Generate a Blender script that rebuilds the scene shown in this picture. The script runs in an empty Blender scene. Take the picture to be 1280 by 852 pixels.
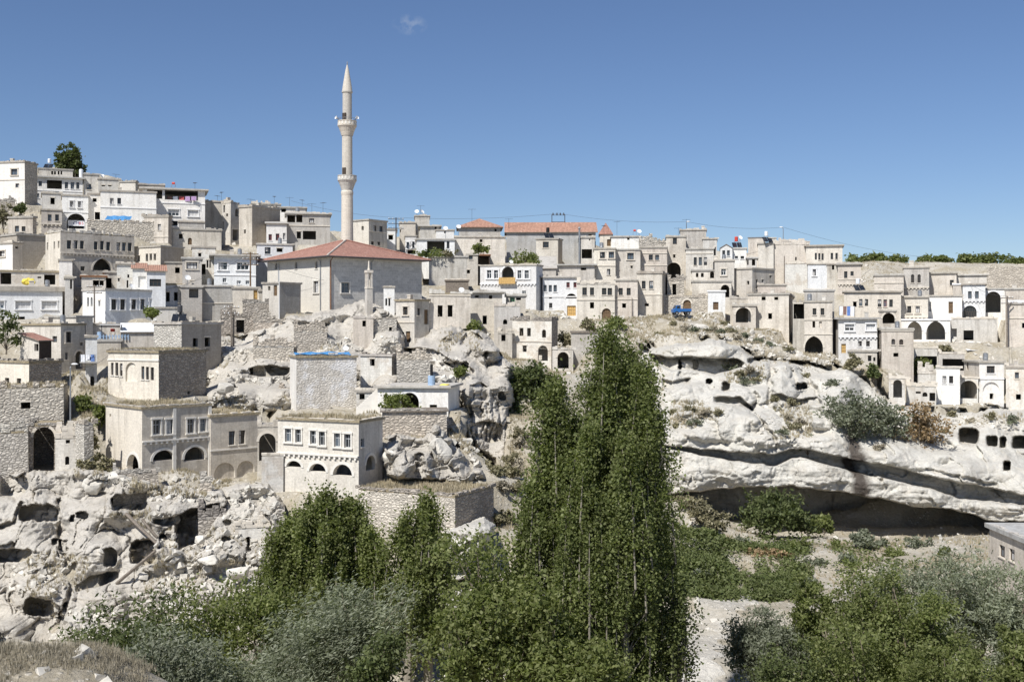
import bpy, math, random
import numpy as np
from mathutils import Vector, Matrix

random.seed(7)
RS = np.random.RandomState(11)
scn = bpy.context.scene
COL = scn.collection

# ------------------------------------------------------------------ camera
F = 1422.2          # focal length in photo pixels (40 mm on a 36 mm sensor, 1280 px wide)
HOR = 405.0         # eye level in the photograph
cam_d = bpy.data.cameras.new('camera')
cam = bpy.data.objects.new('camera', cam_d)
COL.objects.link(cam)
cam.location = (0, 0, 0)
cam.rotation_euler = (math.radians(90), 0, 0)
cam_d.sensor_width = 36.0
cam_d.lens = 40.0
cam_d.shift_y = -(426.0 - HOR) / 1280.0
cam_d.clip_start = 0.5
cam_d.clip_end = 12000
scn.camera = cam

# ------------------------------------------------------------------ sky, sun, exposure
SUN_EL = math.radians(50)
SUN_H = Vector((-0.53, -0.85, 0)).normalized()
world = bpy.data.worlds.new('World')
scn.world = world
world.use_nodes = True
wn = world.node_tree
sky = wn.nodes.new('ShaderNodeTexSky')
sky.sky_type = 'NISHITA'
sky.sun_disc = False
sky.sun_elevation = SUN_EL
sky.sun_rotation = math.atan2(SUN_H.x, SUN_H.y)
sky.altitude = 1200
sky.air_density = 1.0
sky.dust_density = 0.35
sky.ozone_density = 3.4
bg = wn.nodes['Background']
bg.inputs['Strength'].default_value = 0.070
tint = wn.nodes.new('ShaderNodeMix'); tint.data_type = 'RGBA'; tint.blend_type = 'MULTIPLY'; tint.inputs[0].default_value = 1.0
tint.inputs[7].default_value = (0.88, 0.92, 1.04, 1)      # a slightly deeper, drier blue over the whole sky
wn.links.new(sky.outputs[0], tint.inputs[6]); 
# one faint wisp of cloud high over the village
tc = wn.nodes.new('ShaderNodeTexCoord'); mp = wn.nodes.new('ShaderNodeVectorMath'); mp.operation = 'SUBTRACT'
cd_ = Vector(((512 - 640) / F, 1.0, (HOR - 31) / F)).normalized(); mp.inputs[1].default_value = cd_
wn.links.new(tc.outputs['Generated'], mp.inputs[0])
ms = wn.nodes.new('ShaderNodeVectorMath'); ms.operation = 'MULTIPLY'; ms.inputs[1].default_value = (62, 62, 110); wn.links.new(mp.outputs[0], ms.inputs[0])
ln = wn.nodes.new('ShaderNodeVectorMath'); ln.operation = 'LENGTH'; wn.links.new(ms.outputs[0], ln.inputs[0])
nz = wn.nodes.new('ShaderNodeTexNoise'); nz.inputs['Scale'].default_value = 120; nz.inputs['Detail'].default_value = 6; wn.links.new(tc.outputs['Generated'], nz.inputs['Vector'])
r1 = wn.nodes.new('ShaderNodeMapRange'); r1.inputs[1].default_value = 1.0; r1.inputs[2].default_value = 0.1; wn.links.new(ln.outputs['Value'], r1.inputs[0])
r2 = wn.nodes.new('ShaderNodeMapRange'); r2.inputs[1].default_value = .42; r2.inputs[2].default_value = .7; r2.inputs[4].default_value = .4; wn.links.new(nz.outputs['Fac'], r2.inputs[0])
mm = wn.nodes.new('ShaderNodeMath'); mm.operation = 'MULTIPLY'; wn.links.new(r1.outputs[0], mm.inputs[0]); wn.links.new(r2.outputs[0], mm.inputs[1])
cl = wn.nodes.new('ShaderNodeMix'); cl.data_type = 'RGBA'; cl.inputs[7].default_value = (7.5, 7.9, 8.4, 1)
wn.links.new(mm.outputs[0], cl.inputs[0]); wn.links.new(tint.outputs[2], cl.inputs[6]); wn.links.new(cl.outputs[2], bg.inputs[0])

sun_d = bpy.data.lights.new('sun', 'SUN')
sun_d.energy = 4.4
sun_d.angle = math.radians(0.53)
sun_d.color = (1.0, 0.974, 0.932)
sun = bpy.data.objects.new('sun', sun_d)
COL.objects.link(sun)
sdir = Vector((SUN_H.x * math.cos(SUN_EL), SUN_H.y * math.cos(SUN_EL), math.sin(SUN_EL)))
sun.rotation_euler = sdir.to_track_quat('Z', 'Y').to_euler()
sun.location = sdir * 400

scn.render.engine = 'CYCLES'
scn.cycles.use_denoising = True
scn.cycles.max_bounces = 6
scn.cycles.diffuse_bounces = 3
scn.cycles.transparent_max_bounces = 8
scn.view_settings.view_transform = 'Standard'
scn.view_settings.look = 'None'
scn.view_settings.exposure = 0.38
scn.view_settings.gamma = 1.0

# ------------------------------------------------------------------ measuring helpers
def P(px, py, D):
    """point of the place seen at photo pixel (px,py), D metres in front of the camera plane"""
    return Vector(((px - 640.0) / F * D, D, (HOR - py) / F * D))

REG = {'A1': (0, 190, 8.52), 'A2': (140, 210, 8.52), 'A3': (0, 280, 8.52), 'A4': (130, 290, 8.52),
       'A5': (260, 230, 8.52), 'A6': (250, 310, 8.52), 'A7': (480, 255, 8.52), 'A8': (620, 255, 8.52),
       'B1': (740, 270, 8.52), 'B2': (860, 280, 8.52), 'B3': (980, 290, 8.52), 'B4': (1120, 310, 7.9625),
       'B5': (990, 370, 8.52), 'B6': (1120, 410, 7.9625), 'B7': (480, 350, 8.52), 'B8': (620, 350, 8.52),
       'C1': (860, 350, 8.52), 'C2': (0, 380, 8.52), 'C3': (130, 390, 7.9625), 'C4': (120, 490, 6.0857),
       'C5': (320, 490, 6.083), 'C6': (0, 470, 6.554), 'C7': (270, 390, 7.1), 'C8': (820, 400, 5.325),
       'M': (320, 280, 5.333), 'Z1': (0, 170, 3.55), 'Z2': (240, 220, 3.55), 'Z3': (480, 250, 3.55), 'Z4': (720, 250, 3.55),
       'Z5': (960, 280, 3.278), 'Z6': (0, 380, 3.55), 'Z7': (240, 400, 3.55), 'Z8': (420, 400, 3.55),
       'K4': (820, 440, 2.783), 'K5': (820, 600, 2.783), 'K2': (300, 580, 3.132), 'K1': (0, 560, 2.918),
       'P': (0, 0, 1)}
_r = REG['P']
def R(k):
    global _r
    _r = REG[k]
def cx(x): return _r[0] + x / _r[2]
def cy(y): return _r[1] + y / _r[2]

# ------------------------------------------------------------------ noise
def _hash(ix, iy, iz, seed):
    h = (ix.astype(np.int64) * 374761393 + iy.astype(np.int64) * 668265263 + iz.astype(np.int64) * 2147483647 + seed * 974711) & 0xffffffff
    h = ((h ^ (h >> 13)) * 1274126177) & 0xffffffff
    h = h ^ (h >> 16)
    return (h & 0xffff).astype(np.float64) / 65535.0

def vnoise(x, y, z, seed=0):
    x = np.asarray(x, float); y = np.asarray(y, float); z = np.asarray(z, float) + 0 * x
    fx, fy, fz = np.floor(x), np.floor(y), np.floor(z)
    tx, ty, tz = x - fx, y - fy, z - fz
    tx = tx * tx * (3 - 2 * tx); ty = ty * ty * (3 - 2 * ty); tz = tz * tz * (3 - 2 * tz)
    ix, iy, iz = fx.astype(np.int64), fy.astype(np.int64), fz.astype(np.int64)
    r = 0
    for a in (0, 1):
        wa = tx if a else 1 - tx
        for b in (0, 1):
            wb = ty if b else 1 - ty
            for c in (0, 1):
                wc = tz if c else 1 - tz
                r = r + wa * wb * wc * _hash(ix + a, iy + b, iz + c, seed)
    return r * 2 - 1

def fbm(x, y, z=0.0, oct=4, seed=0, ridged=False):
    a, s, r = 1.0, 0.0, 0
    f = 1.0
    for o in range(oct):
        n = vnoise(np.asarray(x) * f, np.asarray(y) * f, np.asarray(z) * f, seed + o * 17)
        if ridged: n = 1 - 2 * np.abs(n)
        r = r + n * a
        s += a; a *= 0.5; f *= 2.03
    return r / s

def sstep(a, b, x):
    t = np.clip((x - a) / (b - a), 0, 1)
    return t * t * (3 - 2 * t)

# ------------------------------------------------------------------ mesh helpers
def link(o, parent=None):
    COL.objects.link(o)
    if parent is not None: o.parent = parent
    return o

class MB:
    """collects shapes; build() links them as ONE mesh object"""
    def __init__(s): s.v = []; s.f = []; s.uv = []; s.mi = []
    def quad(s, pts, uv=None, mi=0):
        n = len(s.v)
        s.v += [tuple(p) for p in pts]
        s.f.append(tuple(range(n, n + len(pts))))
        if uv is None:
            a = Vector(pts[1]) - Vector(pts[0]); b = Vector(pts[-1]) - Vector(pts[0])
            la, lb = a.length, b.length
            uv = [(0, 0), (la, 0), (la, lb), (0, lb)] if len(pts) == 4 else [(0, 0), (la, 0), (la / 2, lb)] + [(0, 0)] * (len(pts) - 3)
        s.uv.append(uv); s.mi.append(mi)
    def box(s, x0, x1, y0, y1, z0, z1, mi=0, M=None):
        c = [Vector((x, y, z)) for z in (z0, z1) for y in (y0, y1) for x in (x0, x1)]
        if M is not None: c = [M @ p for p in c]
        for idx in ((0, 1, 5, 4), (3, 2, 6, 7), (2, 0, 4, 6), (1, 3, 7, 5), (4, 5, 7, 6), (2, 3, 1, 0)):
            s.quad([c[i] for i in idx], mi=mi)
    def tube(s, pts, rad, n=6, mi=0, cap=True):
        pts = [Vector(p) for p in pts]
        if not hasattr(rad, '__len__'): rad = [rad] * len(pts)
        rings = []
        for i, p in enumerate(pts):
            d = (pts[min(i + 1, len(pts) - 1)] - pts[max(i - 1, 0)])
            if d.length < 1e-6: d = Vector((0, 0, 1))
            d.normalize()
            u = d.cross(Vector((0, 0, 1)) if abs(d.z) < 0.9 else Vector((1, 0, 0))).normalized()
            w = d.cross(u)
            rings.append([p + (u * math.cos(2 * math.pi * k / n) + w * math.sin(2 * math.pi * k / n)) * rad[i] for k in range(n)])
        for i in range(len(pts) - 1):
            for k in range(n):
                k2 = (k + 1) % n
                s.quad([rings[i][k], rings[i][k2], rings[i + 1][k2], rings[i + 1][k]], mi=mi)
        if cap:
            s.quad(rings[0][::-1], uv=[(0, 0)] * n, mi=mi); s.quad(rings[-1], uv=[(0, 0)] * n, mi=mi)
    def lathe(s, prof, n=20, c=(0, 0, 0), mi=0):
        """prof: list of (r,z)"""
        for (r0, z0), (r1, z1) in zip(prof[:-1], prof[1:]):
            for k in range(n):
                a, b = 2 * math.pi * k / n, 2 * math.pi * (k + 1) / n
                q = [(c[0] + r0 * math.cos(a), c[1] + r0 * math.sin(a), c[2] + z0), (c[0] + r0 * math.cos(b), c[1] + r0 * math.sin(b), c[2] + z0),
                     (c[0] + r1 * math.cos(b), c[1] + r1 * math.sin(b), c[2] + z1), (c[0] + r1 * math.cos(a), c[1] + r1 * math.sin(a), c[2] + z1)]
                rm = max(r0, r1)
                s.quad(q, uv=[(rm * a, z0), (rm * b, z0), (rm * b, z1 + abs(r1 - r0) * .5), (rm * a, z1 + abs(r1 - r0) * .5)], mi=mi)
    def build(s, name, mats, parent=None, smooth=False):
        me = bpy.data.meshes.new(name)
        me.from_pydata(s.v, [], s.f)
        if not isinstance(mats, (list, tuple)): mats = [mats]
        for m in mats: me.materials.append(MAT[m] if isinstance(m, str) else m)
        uvl = me.uv_layers.new(name='UVMap')
        flat = [c for u in s.uv for p in u for c in p]
        uvl.data.foreach_set('uv', flat)
        me.polygons.foreach_set('material_index', s.mi)
        if smooth: me.polygons.foreach_set('use_smooth', [True] * len(s.f))
        me.update()
        o = bpy.data.objects.new(name, me)
        return link(o, parent)

def fastmesh(name, V, Fq, mat, parent=None, smooth=False):
    """V (n,3), Fq (m,k) arrays -> object"""
    V = np.ascontiguousarray(V, np.float32); Fq = np.ascontiguousarray(Fq, np.int32)
    me = bpy.data.meshes.new(name)
    m, k = Fq.shape
    me.vertices.add(len(V)); me.vertices.foreach_set('co', V.ravel())
    me.loops.add(m * k); me.loops.foreach_set('vertex_index', Fq.ravel())
    me.polygons.add(m)
    me.polygons.foreach_set('loop_start', np.arange(0, m * k, k, dtype=np.int32))
    me.polygons.foreach_set('loop_total', np.full(m, k, np.int32))
    me.polygons.foreach_set('use_smooth', np.full(m, bool(smooth)))
    me.update(calc_edges=True)
    me.validate()
    me.materials.append(MAT[mat] if isinstance(mat, str) else mat)
    o = bpy.data.objects.new(name, me)
    return link(o, parent)

def tag(o, label=None, cat=None, group=None, kind=None):
    if label: o['label'] = label
    if cat: o['category'] = cat
    if group: o['group'] = group
    if kind: o['kind'] = kind
    return o

def empty(name, loc, rz=0.0, label=None, cat=None, group=None):
    o = bpy.data.objects.new(name, None)
    o.empty_display_size = 0.5
    link(o); o.location = loc; o.rotation_euler = (0, 0, rz)
    return tag(o, label, cat, group)

# ------------------------------------------------------------------ materials
MAT = {}
class NT:
    def __init__(s, name):
        s.m = bpy.data.materials.new(name); s.m.use_nodes = True
        s.t = s.m.node_tree; s.b = s.t.nodes['Principled BSDF']
        s.b.inputs['Specular IOR Level'].default_value = 0.25
        MAT[name] = s.m
    def n(s, t, **kw):
        o = s.t.nodes.new(t)
        for k, v in kw.items(): setattr(o, k, v)
        return o
    def l(s, a, b): s.t.links.new(a, b)
    def val(s, node, **kw):
        for k, v in kw.items(): node.inputs[k.replace('_', ' ')].default_value = v
        return node
    def noise(s, vec, scale, detail=4, rough=.55, dist=0.0):
        o = s.n('ShaderNodeTexNoise')
        o.inputs['Scale'].default_value = scale; o.inputs['Detail'].default_value = detail
        o.inputs['Roughness'].default_value = rough; o.inputs['Distortion'].default_value = dist
        if vec is not None: s.l(vec, o.inputs['Vector'])
        return o.outputs['Fac']
    def ramp(s, fac, stops, interp='LINEAR'):
        o = s.n('ShaderNodeValToRGB'); o.color_ramp.interpolation = interp
        e = o.color_ramp.elements
        while len(e) < len(stops): e.new(0.5)
        for i, (p, c) in enumerate(stops):
            e[i].position = p
            e[i].color = (c, c, c, 1) if not hasattr(c, '__len__') else (*c, 1)
        s.l(fac, o.inputs[0])
        return o.outputs[0]
    def mix(s, fac, a, b, mode='MIX'):
        o = s.n('ShaderNodeMix', data_type='RGBA', blend_type=mode, clamp_factor=True)
        for sock, v in ((o.inputs[0], fac), (o.inputs[6], a), (o.inputs[7], b)):
            if isinstance(v, (int, float)): sock.default_value = v
            elif hasattr(v, '__len__'): sock.default_value = (*v, 1)
            else: s.l(v, sock)
        return o.outputs[2]
    def math(s, op, a, b=0.0):
        o = s.n('ShaderNodeMath', operation=op)
        for i, v in enumerate((a, b)):
            if isinstance(v, (int, float)): o.inputs[i].default_value = v
            else: s.l(v, o.inputs[i])
        return o.outputs[0]
    def map(s, vec, scale):
        o = s.n('ShaderNodeMapping'); o.inputs['Scale'].default_value = scale
        s.l(vec, o.inputs['Vector']); return o.outputs[0]
    def bump(s, h, strength=.5, dist=.1, prev=None):
        o = s.n('ShaderNodeBump'); o.inputs['Strength'].default_value = strength; o.inputs['Distance'].default_value = dist
        s.l(h, o.inputs['Height'])
        if prev is not None: s.l(prev, o.inputs['Normal'])
        return o.outputs[0]
    def out(s, col, rough=.9, normal=None):
        if hasattr(col, '__len__'): s.b.inputs['Base Color'].default_value = (*col, 1)
        else: s.l(col, s.b.inputs['Base Color'])
        if isinstance(rough, (int, float)): s.b.inputs['Roughness'].default_value = rough
        else: s.l(rough, s.b.inputs['Roughness'])
        if normal is not None: s.l(normal, s.b.inputs['Normal'])
        return s.m

def uvnode(t): return t.n('ShaderNodeUVMap', uv_map='UVMap').outputs[0]
def objnode(t): return t.n('ShaderNodeTexCoord').outputs['Object']
def geopos(t): return t.n('ShaderNodeNewGeometry').outputs['Position']

def mul(c, k): return tuple(min(1.0, x * k) for x in c)

def wallmat(name, col, joint='brick', bw=.55, bh=.28, jd=.72, var=.12, stain=.5, dirt=(.20, .175, .145), bump=.35, patch=None, patchamt=.5):
    t = NT(name)
    uv = uvnode(t)
    pos = geopos(t)
    wob = t.noise(uv, 1.7, 3)
    if joint == 'brick':
        add = t.n('ShaderNodeVectorMath', operation='ADD')
        nz = t.n('ShaderNodeTexNoise'); nz.inputs['Scale'].default_value = 1.1; t.l(uv, nz.inputs['Vector'])
        sc = t.n('ShaderNodeVectorMath', operation='SCALE'); sc.inputs['Scale'].default_value = .06
        t.l(nz.outputs['Color'], sc.inputs[0]); t.l(uv, add.inputs[0]); t.l(sc.outputs[0], add.inputs[1])
        br = t.n('ShaderNodeTexBrick'); t.l(add.outputs[0], br.inputs['Vector'])
        br.inputs['Color1'].default_value = (*mul(col, 1 + var), 1)
        br.inputs['Color2'].default_value = (*mul(col, 1 - var), 1)
        br.inputs['Mortar'].default_value = (*mul(col, jd), 1)
        br.inputs['Scale'].default_value = 1.0
        br.inputs['Mortar Size'].default_value = .014
        br.inputs['Mortar Smooth'].default_value = .3
        br.inputs['Brick Width'].default_value = bw; br.inputs['Row Height'].default_value = bh
        c = br.outputs['Color']; h = t.math('SUBTRACT', 1.0, br.outputs['Fac'])
    elif joint == 'rubble':
        vo = t.n('ShaderNodeTexVoronoi', feature='DISTANCE_TO_EDGE'); t.l(t.map(pos, (1.0, 1.0, 1.6)), vo.inputs['Vector'])
        vo.inputs['Scale'].default_value = 1 / bw
        vc = t.n('ShaderNodeTexVoronoi'); t.l(t.map(pos, (1.0, 1.0, 1.6)), vc.inputs['Vector']); vc.inputs['Scale'].default_value = 1 / bw
        hsv = t.n('ShaderNodeSeparateColor'); t.l(vc.outputs['Color'], hsv.inputs[0])
        c = t.ramp(hsv.outputs[0], [(0.0, mul(col, 1 - var * 2)), (.5, col), (1.0, mul(col, 1 + var * 2))])
        edge = t.ramp(vo.outputs['Distance'], [(0.0, 0.0), (.11, 1.0)])
        c = t.mix(t.math('SUBTRACT', 1.0, edge), c, mul(col, jd))
        h = t.ramp(vo.outputs['Distance'], [(0.0, 0.0), (.3, 1.0)])
    else:
        c = t.ramp(t.noise(uv, .9, 5), [(.3, mul(col, 1 - var)), (.7, mul(col, 1 + var))]); h = t.noise(uv, 3.0, 5)
    if patch:
        c = t.mix(t.math('MULTIPLY', t.ramp(t.noise(pos, .55, 5, .65), [(.5, 0.0), (.58, 1.0)]), patchamt), c, patch)
    # weather stains: broad blotches and vertical runs
    blot = t.ramp(t.noise(pos, .33, 6, .62), [(.46, 0.0), (.72, 1.0)])
    c = t.mix(t.math('MULTIPLY', blot, .55 * stain), c, mul(dirt, 1.5))
    run = t.ramp(t.noise(t.map(pos, (1.6, 1.6, .16)), 1.0, 5, .6), [(.50, 0.0), (.66, 1.0)])
    c = t.mix(t.math('MULTIPLY', run, .6 * stain), c, dirt)
    fine = t.ramp(t.noise(pos, 5.5, 4, .7), [(.25, .78), (.75, 1.18)])
    c = t.mix(1.0, c, fine, 'MULTIPLY')
    oi = t.n('ShaderNodeObjectInfo')
    c = t.mix(1.0, c, t.ramp(oi.outputs['Random'], [(0.0, (.80, .79, .78)), (.25, (1.02, .98, .92)), (.5, (.92, .93, .93)), (.75, (1.08, 1.05, .99)), (1.0, (.97, .92, .87))]), 'MULTIPLY')
    nb = t.bump(h, bump, .06)
    nb = t.bump(t.noise(pos, 4.0, 6, .65), .35 * min(1, bump * 2), .08, nb)
    return t.out(c, .92, nb)

wallmat('tuff', (.545, .515, .465), jd=.9, var=.07, stain=.75, patch=(.62, .595, .545), patchamt=.6, bump=.25)
wallmat('tuff_pale', (.645, .615, .565), jd=.93, var=.06, stain=.62, patch=(.54, .505, .45), patchamt=.5, bump=.22)
wallmat('cream', (.685, .65, .585), jd=.94, var=.045, stain=.48, bump=.2)
wallmat('pink', (.565, .525, .48), jd=.93, var=.05, stain=.65, patch=(.63, .60, .555), patchamt=.5, bump=.25)
wallmat('white', (.79, .785, .77), joint='none', var=.035, stain=.42, patch=(.66, .64, .60), patchamt=.35, dirt=(.34, .32, .29), bump=.15)
wallmat('bluewhite', (.69, .72, .755), joint='none', var=.035, stain=.38, dirt=(.34, .34, .35), bump=.15)
wallmat('plaster', (.62, .59, .545), joint='none', var=.08, stain=.6, bump=.3)
wallmat('cmu', (.43, .42, .40), bw=.42, bh=.21, jd=.82, var=.08, stain=.5, bump=.3)
wallmat('rubble', (.545, .505, .445), joint='rubble', bw=.42, jd=.58, var=.12, stain=.4, bump=1.0)
wallmat('rubble_grey', (.385, .355, .32), joint='rubble', bw=.40, jd=.48, var=.12, stain=.45, bump=1.0)
wallmat('rubble_pale', (.60, .565, .505), joint='rubble', bw=.36, jd=.55, var=.11, stain=.3, bump=.9)
wallmat('worn', (.62, .60, .565), joint='rubble', bw=.34, jd=.7, var=.08, stain=.35, bump=.6, patch=(.72, .73, .75), patchamt=.9)
wallmat('limewash', (.70, .685, .645), joint='brick', jd=.9, var=.05, stain=.4, patch=(.56, .51, .445), patchamt=.75)
wallmat('shaded_stone', (.40, .365, .32), jd=.84, var=.07, stain=.5, bump=.3)  # shade put into the stone colour, for house sides turned from the sun
wallmat('concrete', (.47, .46, .44), joint='none', var=.1, stain=.6, bump=.3)
wallmat('oldconcrete', (.42, .40, .365), joint='none', var=.12, stain=.7, bump=.45)
wallmat('minaret_stone', (.61, .575, .515), bw=.8, bh=.34, jd=.9, var=.04, stain=.15, bump=.15)
wallmat('mosque_light', (.685, .645, .575), bw=.7, bh=.36, jd=.93, var=.025, stain=.12, bump=.12)
wallmat('mosque_block', (.60, .58, .545), bw=.75, bh=.38, jd=1.22, var=.12, stain=.12)

def rockmat(name, col, dark, tan, amt=.35, scale=1.0, stainbox=None, rough=1.0):
    t = NT(name); pos = geopos(t)
    n1 = t.noise(pos, .22 * scale, 7, .6)
    c = t.ramp(n1, [(.32, mul(col, .80)), (.5, col), (.68, mul(col, 1.10))])
    n2 = t.ramp(t.noise(pos, .6 * scale, 8, .68), [(.5, 0.0), (.70, 1.0)])
    c = t.mix(t.math('MULTIPLY', n2, amt), c, tan)
    # horizontal strata
    st = t.ramp(t.noise(t.map(pos, (.15, .15, 2.2)), 1.0, 5, .6), [(.5, 0.0), (.68, 1.0)])
    c = t.mix(t.math('MULTIPLY', st, .22), c, mul(tan, .9))
    run = t.ramp(t.noise(t.map(pos, (1.1, 1.1, .10)), 1.0, 6, .65), [(.55, 0.0), (.74, 1.0)])
    c = t.mix(t.math('MULTIPLY', run, .42 * rough), c, dark)
    fine = t.ramp(t.noise(pos, 4.0, 6, .72), [(.25, .76), (.75, 1.16)])
    c = t.mix(1.0, c, fine, 'MULTIPLY')
    if stainbox:  # one dark water stain running down the rock face
        sx, sz0, sz1, w = stainbox
        sep = t.n('ShaderNodeSeparateXYZ'); t.l(pos, sep.inputs[0])
        wob = t.math('MULTIPLY', t.math('SUBTRACT', t.noise(pos, .5, 4), .5), 1.6)
        dx = t.math('ABSOLUTE', t.math('SUBTRACT', t.math('ADD', sep.outputs[0], wob), sx))
        fx = t.ramp(t.math('DIVIDE', dx, w), [(.4, 1.0), (1.0, 0.0)])
        fz = t.math('MULTIPLY', t.ramp(t.math('DIVIDE', t.math('SUBTRACT', sep.outputs[2], sz0), 1.5), [(0.0, 0.0), (1.0, 1.0)]),
                    t.ramp(t.math('DIVIDE', t.math('SUBTRACT', sz1, sep.outputs[2]), 1.5), [(0.0, 0.0), (1.0, 1.0)]))
        c = t.mix(t.math('MULTIPLY', t.math('MULTIPLY', fx, fz), .95), c, (.06, .047, .038))
    # joints and fissures
    wp = t.n('ShaderNodeVectorMath', operation='ADD'); nz = t.n('ShaderNodeTexNoise'); nz.inputs['Scale'].default_value = .9; nz.inputs['Detail'].default_value = 5; t.l(pos, nz.inputs['Vector']); t.l(pos, wp.inputs[0])
    sv = t.n('ShaderNodeVectorMath', operation='SCALE'); sv.inputs['Scale'].default_value = 1.5; t.l(nz.outputs['Color'], sv.inputs[0]); t.l(sv.outputs[0], wp.inputs[1])
    vo = t.n('ShaderNodeTexVoronoi', feature='DISTANCE_TO_EDGE'); vo.inputs['Scale'].default_value = .55 * scale; t.l(t.map(wp.outputs[0], (1, 1, 1.5)), vo.inputs['Vector'])
    ck = t.ramp(vo.outputs['Distance'], [(0.0, 1.0), (.035, 0.0)])
    cm = t.math('MULTIPLY', ck, t.ramp(t.noise(pos, .35, 4), [(.45, 0.0), (.6, .75)]))
    c = t.mix(cm, c, mul(dark, .7))
    pit = t.ramp(t.noise(pos, 2.4, 6, .75), [(.34, 1.0), (.42, 0.0)])
    c = t.mix(t.math('MULTIPLY', pit, .42 * rough), c, mul(dark, .8))
    nb = t.bump(t.noise(pos, .8, 10, .72), .9 * rough, .8)
    nb = t.bump(cm, -.8, .25, nb)
    nb = t.bump(t.noise(pos, 4.0, 7, .72), .6 * rough, .16, nb)
    nb = t.bump(t.noise(t.map(pos, (.5, .5, 3.2)), 1.0, 6), .45, .16, nb)
    return t.out(c, .95, nb)

rockmat('rock', (.525, .49, .43), (.28, .25, .21), (.45, .395, .32), .45, rough=.62)
rockmat('rock_white', (.575, .55, .49), (.36, .33, .285), (.47, .415, .335), .58, stainbox=(38.4, -20.6, -11.5, 1.25), rough=.55)
rockmat('rock_grey', (.47, .44, .40), (.27, .25, .225), (.43, .37, .29), .4)

def groundmat(name, col, grass, amt, pebbles=.5):
    t = NT(name); pos = geopos(t)
    c = t.ramp(t.noise(pos, .16, 7, .62), [(.3, mul(col, .78)), (.5, col), (.7, mul(col, 1.18))])
    g = t.ramp(t.noise(pos, .25, 8, .7, .4), [(.5 - amt * .25, 0.0), (.62, 1.0)])
    c = t.mix(t.math('MULTIPLY', g, .85), c, grass)
    vo = t.n('ShaderNodeTexVoronoi'); vo.inputs['Scale'].default_value = 2.1; t.l(pos, vo.inputs['Vector'])
    pb = t.ramp(vo.outputs['Distance'], [(.22, 1.0), (.36, 0.0)])
    pm = t.math('MULTIPLY', pb, t.ramp(t.noise(pos, .4, 4), [(.45, 0.0), (.6, pebbles)]))
    c = t.mix(pm, c, mul(col, 1.45))
    fine = t.ramp(t.noise(pos, 3.0, 8, .75), [(.22, .66), (.78, 1.28)])
    c = t.mix(1.0, c, fine, 'MULTIPLY')
    nb = t.bump(t.noise(pos, 1.6, 9, .72), .8, .35)
    nb = t.bump(pm, .6, .2, nb)
    return t.out(c, .97, nb)

groundmat('hill', (.49, .455, .39), (.345, .295, .205), .6, .7)
groundmat('earthroof', (.36, .31, .235), (.33, .27, .165), 1.0, .3)
groundmat('path', (.57, .54, .48), (.44, .40, .325), .35, .7)

def leafmat(name, c0, c1, c2, trans=.3, rough=.55):
    t = NT(name); g = t.n('ShaderNodeNewGeometry')
    c = t.ramp(g.outputs['Random Per Island'], [(0.0, c0), (.45, c1), (1.0, c2)])
    big = t.ramp(t.noise(g.outputs['Position'], .45, 3), [(.3, .72), (.7, 1.22)])
    c = t.mix(1.0, c, big, 'MULTIPLY')
    t.out(c, rough)
    tr = t.n('ShaderNodeBsdfTranslucent'); t.l(t.mix(1.0, c, (1.15, 1.25, .6), 'MULTIPLY'), tr.inputs[0])
    mx = t.n('ShaderNodeMixShader'); mx.inputs[0].default_value = trans
    t.l(t.b.outputs[0], mx.inputs[1]); t.l(tr.outputs[0], mx.inputs[2])
    t.l(mx.outputs[0], t.t.nodes['Material Output'].inputs[0])
    return t.m
leafmat('leaf_poplar', (0.105, 0.13, 0.04), (0.165, 0.192, 0.066), (0.265, 0.285, 0.125), 0.48)
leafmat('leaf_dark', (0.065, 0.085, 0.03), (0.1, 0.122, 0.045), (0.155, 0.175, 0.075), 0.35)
leafmat('leaf_green', (0.125, 0.152, 0.046), (0.185, 0.212, 0.072), (0.285, 0.3, 0.135), 0.48)
leafmat('leaf_willow', (0.17, 0.19, 0.12), (0.235, 0.255, 0.17), (0.34, 0.355, 0.265), 0.35)
leafmat('leaf_olive', (0.13, 0.145, 0.095), (0.18, 0.195, 0.135), (0.26, 0.27, 0.2), 0.3)
leafmat('leaf_dry', (.22, .15, .08), (.30, .21, .115), (.38, .28, .17), .2)
leafmat('leaf_scrub', (.15, .14, .08), (.21, .19, .11), (.29, .255, .16), .15)
leafmat('grass_dry', (.30, .25, .165), (.40, .34, .235), (.50, .44, .32), .15, .8)
leafmat('grass_grey', (.26, .225, .165), (.34, .30, .225), (.44, .39, .30), .1, .8)
leafmat('leaf_cover', (0.09, 0.115, 0.038), (0.135, 0.16, 0.058), (0.195, 0.215, 0.095), 0.35)

def plain(name, col, rough=.7, metal=0.0, var=.0, noise=3.0, bump=0.0):
    t = NT(name)
    t.b.inputs['Metallic'].default_value = metal
    if var:
        pos = geopos(t); c = t.ramp(t.noise(pos, noise, 5, .6), [(.3, mul(col, 1 - var)), (.7, mul(col, 1 + var))])
        return t.out(c, rough, t.bump(t.noise(pos, noise * 2, 4), bump, .03) if bump else None)
    return t.out(col, rough)
plain('wood', (.16, .105, .06), .75, 0, .35, 6, .3)
plain('wood_grey', (.20, .17, .14), .85, 0, .35, 6, .3)
plain('wood_yellow', (.52, .34, .13), .7, 0, .2, 5)
plain('wood_dark', (.06, .045, .035), .8, 0, .3, 5)
plain('frame_dark', (.075, .06, .05), .6, 0, .2)
plain('frame_grey', (.26, .25, .235), .7, 0, .2)
plain('frame_white', (.72, .72, .71), .5, 0, .08)
plain('frame_blue', (.40, .41, .415), .6, 0, .15)
plain('frame_red', (.30, .07, .05), .6, 0, .2)
plain('frame_green', (.09, .30, .13), .6, 0, .2)
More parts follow.
